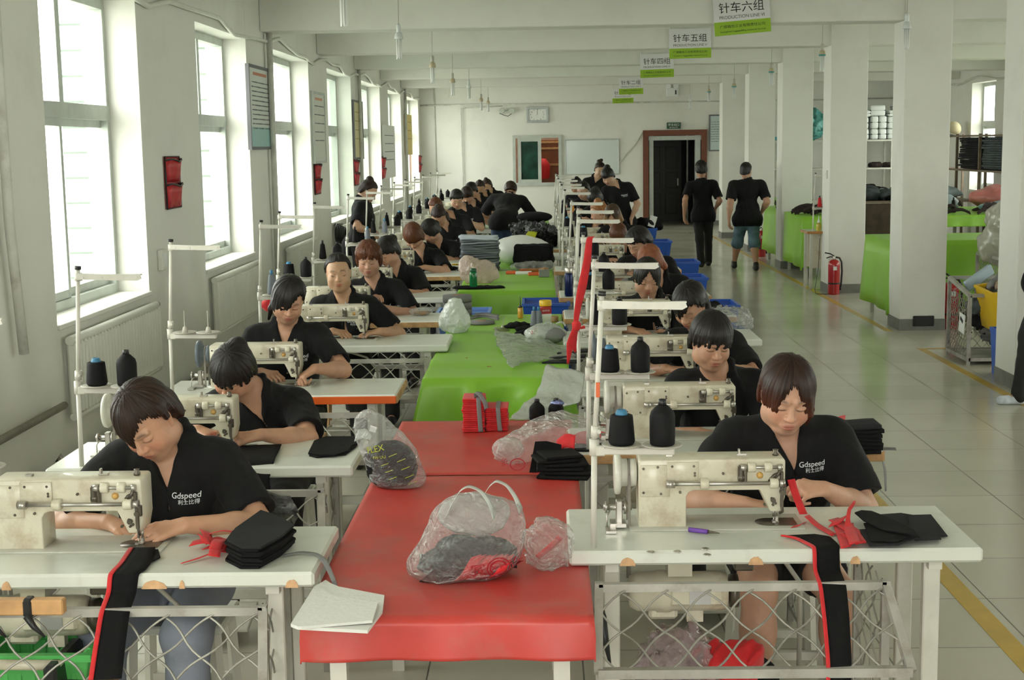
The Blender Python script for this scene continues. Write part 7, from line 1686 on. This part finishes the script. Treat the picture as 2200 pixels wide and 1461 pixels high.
# work bench with grey backpacks between the first two columns
t = thing('workbench', 'dark board-sided bench heaped with grey bag parts behind the second visible column', 'bench', (6.6, 26.2, 0)); MB().box((0, 0, .86), (2.6, 1.0, .04)).build('benchtop', MT['woodrack'], t)
MB().box((-.55, -.46, .43), (1.0, .03, .80)).build('front_board', mat('dark_pressboard', (.07, .05, .03), .7, var=.4), t)
for x in (-1.2, .02, .12, 1.2): MB().box((x, -.46, .42), (.05, .05, .84)).build('leg', MT['rack'], t)
for x in (-1.2, 1.2): MB().box((x, .46, .42), (.05, .05, .84)).build('leg', MT['rack'], t)
r = np.random.default_rng(15); MT['slate'] = mat('slate_grey_nylon', (.06, .075, .085), .6, var=.3); MT['paleblue'] = mat('pale_blue_lining', (.36, .45, .50), .6)
for k in range(20):
    x = 5.6+.10*k; lump('bag_part', 'grey or black bag part heaped on the board-sided bench', 'bag part', (x+r.uniform(-.05, .05), 26.0+r.uniform(-.25, .2), .95+r.uniform(0, .14)), (.22, .2, r.uniform(.07, .14)), MT[['slate', 'blackfab', 'slate', 'paleblue'][k % 4]], 'bag parts on the board-sided bench', amp=.4, freq=8, h=.03, seed=160+k, flat=.885)
lump('backpack', 'black rounded backpack leaning on the board-sided bench', 'backpack', (6.75, 26.3, 1.22), (.24, .14, .36), MT['blackfab'], amp=.05, freq=6, h=.025, seed=180, flat=.89)
lump('bag_part', 'white shaggy trimmings at the edge of the board-sided bench', 'trimmings', (6.62, 25.85, .95), (.22, .16, .09), MT['foam'], amp=.6, freq=22, h=.018, seed=181, flat=.885)
for k, (x, z) in enumerate(((5.85, 1.25), (5.9, 1.55))): tag(MB().box((x, 26.3, z), (.28, .05, .24), bevel=.05).build('bag_part', MT['slate']), 'upright slate panel with pale rim on the board-sided bench, %s' % ('lower' if k == 0 else 'upper'), 'bag part')
# rack along the storage side wall
rack('weathered wooden rack along the storage side wall, packed with dark bundles', (8.2, 26.4, 0), 4, .55, (-2.1, -.75, .65, 2.1), (.5, 1.40, 2.03), MT['woodrack'], math.pi/2)
r = np.random.default_rng(17)
for j, (y0, y1) in enumerate(((24.5, 25.55), (25.75, 26.95))):
    for k in range(14):
        z = 1.43+.041*k; g = np.array([[[x, y, .008*noise3(np.array([[x, y, k*1.]]), 9, k)[0]] for y in np.linspace(y0, y1, 7)] for x in np.linspace(7.95, 8.42, 4)]); o = MB().slab(g, .036).build('folded_fabric', MT['slate'] if j == 0 else MT['greyfab']); o.location = (r.uniform(-.03, .03), 0, z+.02); tag(o, 'dark folded fabric in the %s bay of the weathered rack' % ['near', 'second'][j], 'fabric', 'folded fabric in the %s rack bay' % ['near', 'second'][j])
lump('cushion', 'pale yellow cushion at the far end of the weathered rack top', 'cushion', (8.3, 28.6, 2.18), (.14, .22, .15), mat('pale_yellow_cushion', (.55, .50, .32), .8), amp=.05, freq=6, h=.03, seed=190, flat=2.05)
tag(MB().box((7.95, 27.7, 2.06), (.25, .8, .02), np.asarray(roty(.25))).build('cardboard_piece', MT['paper']), 'white board sliding off the weathered rack top', 'board')
lump('sack', 'long pink transparent sack on the storage table', 'sack', (7.1, 21.4, ZG+.20), (.62, .42, .19), mat('pink_sack', (.52, .17, .16), .35, var=.35, vscale=4), amp=.12, freq=6, h=.03, seed=191, flat=ZG+.02, ridge=.5)
lump('sack', 'blue-grey plastic sack in front of the pink sack', 'sack', (6.9, 20.7, ZG+.09), (.5, .25, .09), mat('bluegrey_sack', (.16, .27, .30), .35, var=.2), amp=.15, freq=7, h=.03, seed=192, flat=ZG+.01, ridge=.7)
for k, (x, y, m) in enumerate(((5.95, 22.0, 'paleblue'), (6.15, 22.3, 'slate'), (5.85, 21.4, 'foam'), (6.2, 21.7, 'paleblue'))): lump('bag_part', 'pale or slate bag piece beside the pink sack', 'bag part', (x, y, ZG+.12), (.22, .2, .12), MT[m], 'bag pieces beside the pink sack', amp=.3, freq=8, h=.03, seed=193+k, flat=ZG+.01)
put(make_cone('slim'), 'small blue-green cone standing beside the pink sack', (6.05, 20.75, ZG+.01)).scale = (1.3, 1.3, 1.5)
# wire carts behind the nearest column
def cart(label, x0, x1, y0, y1, h0, h1):
    t = thing('wire_cart', label, 'cart', (0, 0, 0)); q = .03; m = MT['frame_grey']
    for (x, y, h) in ((x0, y0, h0), (x1, y0, h0), (x0, y1, h1), (x1, y1, h1)): MB().box((x, y, h/2), (q, q, h)).build('post', m, t)
    for za, zb, nm_ in ((.05, .05, 'base_frame'), (h0, h1, 'top_frame')):
        f = MB(); f.bar((x0, y0, za), (x1, y0, za), q, q); f.bar((x0, y1, zb), (x1, y1, zb), q, q); f.bar((x0, y0, za), (x0, y1, zb), q, q); f.bar((x1, y0, za), (x1, y1, zb), q, q); f.build(nm_, m, t)
    w = MB(); mesh_wires(w, (x0, y0, .06), (0, y1-y0, 0), (0, 0, min(h0, h1)-.08), .07, .003, 4, 4); w.build('side_mesh', MT['galv'], t); w = MB(); mesh_wires(w, (x0, y1, .06), (x1-x0, 0, 0), (0, 0, h1-.08), .09, .003, 4, 4); w.build('rear_mesh', MT['galv'], t)
    MB().box(((x0+x1)/2, (y0+y1)/2, .05), (x1-x0, y1-y0, .012)).build('floor_panel', m, t); return t
cart('wire-sided cart of grey cloth behind the nearest column', 3.76, 4.75, 12.32, 12.95, .62, .72)
r = np.random.default_rng(21)
for k in range(12):
    z = .14+.045*k; lump('fabric_bundle', 'crumpled grey cloth in the wire-sided cart', 'fabric', (4.1+r.uniform(-.1, .35), 12.6+r.uniform(-.08, .12), z), (.25, .2, .10), MT[['slate', 'greyfab', 'slate', 'strap'][k % 4]], 'grey cloth in the wire-sided cart', amp=.5, freq=11, h=.022, seed=200+k, flat=.06, ridge=.8)
yc_ = put(make_crate(MT['yellowplastic'], .42, .36, .36), 'yellow plastic crate on the cloth in the wire-sided cart', (4.12, 12.36, .34)); yc_.rotation_euler = (.10, -.12, .1)
lump('fabric_bundle', 'beige cloth folded in the yellow crate', 'fabric', (4.15, 12.38, .70), (.17, .14, .05), mat('beige_cloth', (.36, .26, .18), .8, var=.3, vscale=20), amp=.5, freq=15, h=.018, seed=215)
put(cr, 'blue plastic crate standing on end beside the nearest column', (3.92, 11.75, .0)).scale = (.62, .62, 1.6)
tag(MB().box((3.95, 12.7, .74), (.32, .05, .10), np.asarray(rotz(.4) @ roty(-.5)), bevel=.01).build('strap_roll', MT['paleblue']), 'pale blue folded panel propped on the wire-sided cart', 'panel')
t = thing('paper_tag', 'white paper tag with dark mark tied to the wire-sided cart', 'tag', (3.735, 12.45, .36)); MB().box((0, 0, 0), (.006, .16, .17), rotx(.1)).build('sheet', MT['paper'], t); MB().box((-.005, .0, .03), (.003, .08, .03), rotx(.4)).build('mark', MT['ink'], t)
cart('second wire cart under the huge film sack behind the nearest column', 4.55, 5.5, 13.9, 14.7, .80, .80)
lump('sack', 'huge beige film sack bulging behind the nearest column', 'sack', (5.15, 14.3, 1.12), (.62, .42, .42), film('beige_film', (.62, .60, .52), .72, gl=.3, bscale=7), amp=.10, freq=5, h=.028, seed=220, flat=.70, extra=[((-.45, 0, -.22), (.28, .2, .22), .15)], ridge=.8)
lump('fabric_bundle', 'dull stuffing inside the huge film sack', 'fabric', (5.2, 14.3, 1.08), (.5, .32, .32), MT['strap'], amp=.10, freq=6, h=.04, seed=221, flat=.82)
tag(MB().box((5.2, 14.0, .42), (.55, .25, .25), bevel=.02).build('plastic_crate', MT['redfab']), 'red crate inside the second wire cart', 'crate')
# ------------------------------------------------------------------ work in hand on the nearest tables
def ot(px, py, z=TT+.002): return onz(px, py, z)
def piece(label, pts, m, z, t=.003, grp=None, bump=.002, seed=0, name='fabric_piece'):
    q = [ot(a, b) for a, b in pts]; return tag(sheet([p[:2] for p in q], TT+z, t, bump, seed).build(name, m), label, 'fabric piece', grp)
# aisle-side: dark pieces, red ribbon heap, red edging, edged strip
D = [([(1868, 1108), (1935, 1103), (2000, 1113), (2002, 1130), (1995, 1140), (1930, 1150)], 'greyfab', 'grey back piece'), ([(1950, 1112), (2000, 1110), (2036, 1155), (1960, 1160)], 'greyfab', 'grey pointed piece'),
     ([(1930, 1140), (2005, 1130), (2022, 1168), (1965, 1170)], 'greyfab', 'grey square piece'), ([(1845, 1150), (1930, 1145), (1968, 1168), (1930, 1183), (1868, 1185)], 'greyfab', 'charcoal front piece'), ([(1855, 1140), (1900, 1135), (1950, 1170), (1925, 1180), (1870, 1178)], 'blackfab', 'black front piece')]
for k, (pts, m, lab) in enumerate(D): piece('%s of the cut heap on the nearest aisle-side table' % lab, pts, MT[m], .004+.005*k, .003, seed=k, bump=.003)
piece('black rounded piece topping the cut heap on the nearest aisle-side table', [(1836, 1122), (1850, 1116), (1872, 1117), (1900, 1128), (1940, 1146), (1962, 1158), (1975, 1174), (1950, 1168), (1900, 1160), (1855, 1140)], MT['blackfab'], .032, .004, seed=9, bump=.004)
def rib(label, pts, w, side, m='redfab', cat='ribbon', name='red_ribbon', t=.0015, grp=None): return tag(ribbon(pts, w, t, side).build(name, MT[m]), label, cat, grp)
rib('red ribbon loop heaped beside the dark cut pieces', [ot(1785, 1132)+(0, 0, .01), ot(1815, 1135)+(0, 0, .03), ot(1835, 1120)+(0, 0, .055), ot(1826, 1122)+(0, 0, .06), ot(1818, 1145)+(0, 0, .02), ot(1850, 1160)+(0, 0, .01)], .045, (.6, .9, .3))
for k, pts in enumerate(([(1800, 1128), (1812, 1160), (1818, 1180)], [(1812, 1150), (1838, 1165), (1866, 1172)], [(1790, 1125), (1830, 1150), (1850, 1178)], [(1822, 1140), (1828, 1160), (1836, 1182)])): rib('flat red ribbon end in the heap beside the dark cut pieces', [ot(a, b)+(0, 0, .006+.005*k) for a, b in pts], .038, (.9, .4, .1), grp='red ribbon ends beside the dark pieces')
rib('red edging held up by the woman with parted fringe', [at(1700, 1030, 4.50), at(1705, 1050, 4.50), at(1722, 1095, 4.47), at(1733, 1118, 4.44), ot(1722, 1134)+(0, 0, .01), ot(1702, 1136)+(0, 0, .006)], .026, [(1, .2, .1)]*4+[(.5, .9, 0)]*2)
rib('red edging lying across the nearest aisle-side table', [ot(1733, 1118)+(0, 0, .016), ot(1755, 1132)+(0, 0, .006), ot(1792, 1152)+(0, 0, .004)], .030, (.6, .7, 0))
def edged(label, path, w, wr, seed=0, sd=(1, 0, 0)):
    """dark strip with red binding on its near-side edge"""
    t = thing('edged_strip', label, 'fabric strip', path[0]); P = [np.asarray(p)-np.asarray(path[0]) for p in path]; sd = norm(sd)
    ww = w if not np.isscalar(w) else [w]*len(P)
    ribbon([p+sd*(q/2) for p, q in zip(P, ww)], ww, .003, sd, n=8).build('dark_panel', MT['blackfab'], t); ribbon([p+sd*(-.002)+np.array([0, -.0015, .001]) for p in P], wr, .0055, sd, n=8).build('red_binding', MT['redfab'], t); return t
a0 = ot(1682, 1155)+(0, 0, .006); y_e = 4.046; xe = .80
edged('red-edged black strip hanging over the front of the nearest aisle-side table', [a0, (.765, 4.16, TT+.006), (xe, 4.062, TT+.007), (xe, 4.048, TT-.005), (xe, 4.040, TT-.06), (xe, 3.952, TT-.078), (xe-.002, 3.880, TT-.155), (xe-.008, 3.79, TT-.25), (xe-.012, 3.768, TT-.315)], [.10, .105, .078, .074, .075, .075, .072, .066, .064], .011, sd=(1, .12, 0))
t = thing('thread_snips', 'purple thread snips lying beside the machine column', 'snips', ot(1480, 1143)+(0, 0, .008)); v = ot(1546, 1151)-ot(1480, 1143); MB().tube([(0, 0, 0), v*.62], [.008, .007], 8).build('grip', mat('purple_plastic', (.16, .06, .38), .35), t); MB().tube([v*.6, v], [.006, .0012], 6).build('blade', MT['darksteel'], t)
for k, (px, py) in enumerate(((1398, 1187), (1455, 1186), (1515, 1180), (1519, 1193))): p = ot(px, py, TT); tag(MB().lathe([(.012, 0), (.013, .001), (.010, .003), (.003, .002)], 16, (p[0], p[1], TT+.0005)).build('table_screw', MT['steel']), 'bright countersunk screw in the nearest aisle-side tabletop', 'screw', 'screws in the nearest tabletop')
# worn edge patches: bare wood shows where the laminate broke off
def chip(parent_xy, x0, x1, zt, zb, seed, label):
    r = np.random.default_rng(seed); n = 9; xs = np.linspace(x0, x1, n); poly = [(x, zb) for x in xs]+[(x, zt-(zt-zb)*(.35+.55*abs(2*(x-x0)/(x1-x0)-1)**3+r.uniform(-.06, .06))) for x in xs[::-1]]
    return MB().prism(poly, parent_xy-.0035, .004, axis=1).build('bare_patch', MT['wood'], None)
wm = mat('bare_plywood', (.60, .36, .19), .7, var=.2, vscale=30)
for (side, k, spots) in (('R', 0, ((1332, 1365), (1608, 1640), (1785, 1806), (1826, 1848))), ('L', 0, ((303, 357), (384, 396), (2, 22), (612, 640))), ('R', 2, ((1211, 1246),))):
    x0, yf, w = tabs[(side, k)]
    for j, (pa, pb) in enumerate(spots):
        xa, xb = at(pa, 1230 if k == 0 else 850, yf)[0], at(pb, 1230 if k == 0 else 850, yf)[0]; o = chip(yf, xa, xb, TT-.008, TT-.0445, j+3, ''); o.data.materials[0] = wm
        tgt = [q for q in bpy.data.objects if q.name.startswith('sewing_table') and abs(q.location.x-x0) < 1e-3 and abs(q.location.y-yf) < 1e-3][0]; o.parent = tgt; o.matrix_parent_inverse = Matrix.Translation((-x0, -yf, 0))
# second aisle-side table end
for k in range(7):
    o = MB().slab(np.array([[[x, y, .003*math.sin(x*30+k)] for y in np.linspace(-.07, .07, 4)] for x in np.linspace(-.075, .075, 7)]), .0145).build('fabric_piece', MT['greyfab'] if k == 6 else MT['blackfab']); p = ot(1845, 972); o.location = (p[0]+.004*(k % 3), p[1]+.02, TT+.010+.0165*k); o.rotation_euler = (0, 0, .05*(k % 2)); tag(o, 'black folded piece stacked on the end of the second aisle-side table', 'fabric piece', 'black stack on the second aisle-side table')
rib('red cloth end beside the black stack on the second aisle-side table', [ot(1790, 940)+(0, 0, .05), ot(1803, 935)+(0, 0, .055), ot(1812, 930)+(0, 0, .05)], .05, (.2, .3, .9), t=.01)
rib('grey webbing trailing off the end of the second aisle-side table', [ot(1820, 968)+(0, 0, .004), ot(1870, 972)+(0, 0, .004), at(1893, 978, 5.44), at(1902, 1010, 5.42), at(1903, 1055, 5.42)], [.03, .03, .022, .02, .012], [(.2, 1, 0), (.2, 1, 0), (.3, 1, 0), (.6, .7, 0), (.6, .7, 0)], 'strap', 'strap', 'grey_strap'); rib('pale webbing end on the corner of the second aisle-side table', [ot(1840, 974)+(0, 0, .008), ot(1895, 969)+(0, 0, .010), ot(1925, 971)+(0, 0, .012)], .022, (.1, 1, .3), 'strap', 'strap', 'grey_strap')
# window-side: black stack, red scraps, edged strip, strap
for k in range(8):
    q = [(488, 1205), (505, 1180), (560, 1140), (590, 1150), (632, 1172), (606, 1196), (560, 1222), (520, 1222)]; dx = (k % 3-1)*4; P = [ot(a+dx, b)[:2] for a, b in q]; o = sheet(P, TT+.006+.0085*k, .007, .002, k).build('fabric_piece', MT['blackfab'] if k < 7 else MT['greyfab']); o.location.x = .003*(k % 2); tag(o, 'black panel in the stack on the nearest window-side table', 'fabric piece', 'black stack on the nearest window-side table')
r = np.random.default_rng(31)
for k in range(12):
    a, b = r.uniform(425, 485), r.uniform(1170, 1205); an = r.uniform(0, 3.1); l = r.uniform(18, 34); rib('red cloth scrap heaped beside the black stack on the nearest window-side table', [ot(a-l*math.cos(an), b-l*.45*math.sin(an))+(0, 0, .005+.003*k), ot(a, b)+(0, 0, .018+.003*k), ot(a+l*math.cos(an), b+l*.45*math.sin(an))+(0, 0, .008+.003*k)], .035, (-math.sin(an)+.2, math.cos(an), .2), grp='red scraps on the nearest window-side table')
rib('red strip trailing from the scrap heap on the nearest window-side table', [ot(390, 1213)+(0, 0, .004), ot(425, 1204)+(0, 0, .006), ot(455, 1195)+(0, 0, .01)], [.012, .022, .03], (.2, 1, 0))
a0 = ot(284, 1182)+(0, 0, .006); xe = at(240, 1250, 3.864)[0]
edged('red-edged black strip guided under the needle and hanging off the nearest window-side table', [a0, ot(262, 1215)+(0, 0, .006), (xe+.004, 3.885, TT+.007), (xe, 3.862, TT+.001), (xe-.004, 3.852, TT-.05), (xe-.002, 3.772, TT-.080), (xe+.002, 3.695, TT-.155), (xe+.006, 3.630, TT-.222)], [.07, .085, .088, .078, .076, .076, .078, .080], .013, sd=(1, .1, 0))
edged('lower red-edged black strip behind the wire mesh of the nearest window-side table', [(xe-.02, 3.66, TT-.235), (xe-.02, 3.59, TT-.27), (xe-.012, 3.575, TT-.34)], .07, .013, sd=(-1, .1, 0))
piece('black triangle of cloth behind the needle on the nearest window-side table', [(300, 1185), (340, 1183), (345, 1200), (318, 1215)], MT['blackfab'], .006)
rib('grey webbing trailing from the nearest window-side table to the red cover', [ot(608, 1196)+(0, 0, .004), ot(645, 1190)+(0, 0, .006), ot(680, 1192)+(0, 0, .004), at(698, 1205, 3.98), at(712, 1235, 3.93), at(724, 1268, 3.9)], [.022, .02, .018, .016, .014, .012], [(.2, 1, 0)]*3+[(.8, .4, .2)]*3, 'strap', 'strap', 'grey_strap')
piece('black curved piece on the end of the second window-side table, upper', [(675, 952), (700, 943), (782, 942), (770, 956), (755, 962), (748, 974), (720, 983), (690, 983), (662, 978)], MT['blackfab'], .010, .006, seed=3); piece('black curved piece on the end of the second window-side table, lower', [(672, 958), (700, 948), (776, 947), (764, 962), (742, 978), (680, 984), (664, 980)], MT['blackfab'], .004, .005, seed=4)
o = drape([[ot(487, 962)+(0, 0, .01), ot(540, 962)+(0, 0, .01), ot(605, 960)+(0, 0, .01)], [ot(498, 1000)+(0, 0, .01), ot(540, 998)+(0, 0, .01), ot(590, 994)+(0, 0, .01)], [at(500, 1030, 5.20), at(540, 1030, 5.20), at(577, 1030, 5.20)], [at(500, 1110, 5.16), at(545, 1115, 5.15), at(590, 1105, 5.16)]], amp=.003, t=.004).build('black_cloth', MT['blackfab']); tag(o, 'wide black cloth hanging over the front of the second window-side table', 'cloth')
o = drape([[at(560, 1050, 5.12), at(620, 1060, 5.12)], [at(570, 1110, 5.08), at(640, 1100, 5.08)], [at(585, 1160, 5.10), at(625, 1150, 5.10)]], amp=.012, seed=6).build('plastic_bag', film('dark_film', (.03, .03, .032), .8, gl=.5)); tag(o, 'black plastic bag hung on the tray of the second window-side table', 'plastic bag')
t = thing('thread_snips', 'small dark snips in the clenched hand at the orange-edged table', 'snips', at(650, 822, 7.02)); MB().tube([(-.01, 0, .02), (.0, -.005, 0), (.03, -.01, -.012)], .004, 6).build('blade', MT['darksteel'], t); MB().tube([(-.02, 0, .02), (-.002, -.008, -.002), (.015, -.012, -.025)], .004, 6).build('blade', MT['darksteel'], t)
for k, (px, py) in enumerate(((866, 672), (906, 678))):
    p = onz(px, py, TT+.003); t = thing('packet', 'clear packet of brown parts on the fifth window-side table, %s' % ('nearer the operator' if k == 0 else 'nearer the table end'), 'packet', p); part_lump('contents', (0, .02, .018), (.06, .045, .014), MT['cardboard'], t, amp=.3, freq=40, h=.008, seed=k); part_lump('film', (-.01, .025, .026), (.085, .05, .026), MT['film'], t, amp=.2, freq=22, h=.009, seed=k+2, ridge=1)
for k, (px, py) in enumerate(((945, 578), (968, 577))): p = onz(px, py, TT+.003); lump('fabric_scrap', 'black scrap on the seventh window-side table', 'fabric scrap', (p[0], p[1], TT+.012), (.07, .06, .014), MT['blackfab'], 'black scraps on the seventh window-side table', amp=.3, freq=20, h=.01, seed=k+250, flat=TT+.002)
p = onz(982, 571, TT+.003); t = thing('tape_measure', 'yellow ruler tape on the seventh window-side table', 'tape measure', p); MB().box((0, .06, .008), (.11, .03, .016)).build('tape', MT['yellowplastic'], t); m = MB(); [m.box((-.045+.018*i, .044, .008), (.003, .003, .012)) for i in range(6)]; m.build('marking', MT['ink'], t)
# things in and under the front trays
x0, yf, w = tabs[('L', 0)]
t = thing('wooden_batten', 'short wooden batten bound with black tape on the front tray rail', 'batten', (at(60, 1300, yf-.10)[0], yf-.115, .735)); MB().box((-.02, 0, .0), (.26, .035, .045), bevel=.004).build('stick', mat('pale_pine', (.50, .28, .12), .6, var=.25, vscale=12), t)
for dx in (-.10, .01): MB().box((dx, 0, -.002), (.035, .045, .058), bevel=.01).build('tape_wrap', MT['black'], t); MB().tube([(dx, -.025, -.02), (dx+.02, -.03, -.05), (dx+.05, -.03, -.08)], [.012, .009, .003], 6).build('tape_tail', MT['black'], t)
bx = at(100, 1440, 4.02)[0]
t = thing('plastic_basket', 'bright green perforated basket under the nearest window-side motor', 'basket', (bx, 4.02, .40)); g = make_crate(MT['greenplastic'], .34, .24, .13); 
for ch in list(g.children): ch.parent = t
bpy.data.objects.remove(g); MB().box((.16, 0, .12), (.05, .2, .05), bevel=.02).build('grip', MT['greenplastic'], t)
tag(MB().tube([(bx-.24, 3.88, .52), (bx+.10, 3.88, .515)], .016, 10).build('white_rod', MT['cream']), 'cream rod strapped across the green basket', 'rod'); tag(MB().box((bx+.08, 3.95, .46), (.04, .25, .14), bevel=.01).build('black_strap', MT['black']), 'black strap holding the cream rod to the green basket', 'strap')
tag(MB().box((bx, 4.02, .20), (.38, .28, .40)).build('cardboard_box', MT['cardboard']), 'brown box holding the green basket off the floor', 'box')
x0, yf, w = tabs[('R', 0)]
lump('plastic_bag', 'clear bag of pink cuttings under the nearest aisle-side motor', 'plastic bag', (.42, 4.20, .30), (.13, .12, .20), film('pinkish_film', (.60, .45, .48), .55, gl=.5), amp=.2, freq=16, h=.012, seed=260, flat=.02, ridge=1)
lump('fabric_bundle', 'red cloth in the tray beside the bare legs', 'fabric', (.56, 4.18, .40), (.10, .08, .06), MT['redfab'], amp=.6, freq=18, h=.010, seed=261)
lump('fabric_bundle', 'black cloth heap under the nearest aisle-side table', 'fabric', (.60, 4.30, .20), (.22, .14, .16), MT['blackfab'], amp=.35, freq=9, h=.016, seed=262, flat=.01)
t = thing('black_tape', 'black tape knotted on the corner post of the nearest aisle-side tray', 'tape', (x0+.085, yf-.10, .62)); MB().tube([(0, 0, .02), (.005, -.03, .01), (.015, -.05, -.05), (.028, -.06, -.12)], [.014, .016, .011, .004], 6).build('tail', MT['black'], t); MB().box((0, -.005, .015), (.032, .04, .035), bevel=.008).build('knot', MT['black'], t)
t = thing('sticker', 'small orange sticker on the thread stand pole of the nearest aisle-side table', 'sticker', (.068+.075+.016, yf+.045-.0105, TT+.485)); MB().box((0, 0, 0), (.012, .003, .045), bevel=.001).build('label_face', MT['orange'], t)
# third-row spare spindles and hanging spool
lump('red_cloth', 'red cloth behind the ponytailed woman at the fourth stand', 'cloth', tuple(float(v) for v in at(578, 655, 8.6)), (.05, .04, .05), MT['redfab'], amp=.3, freq=20, h=.012, seed=270)
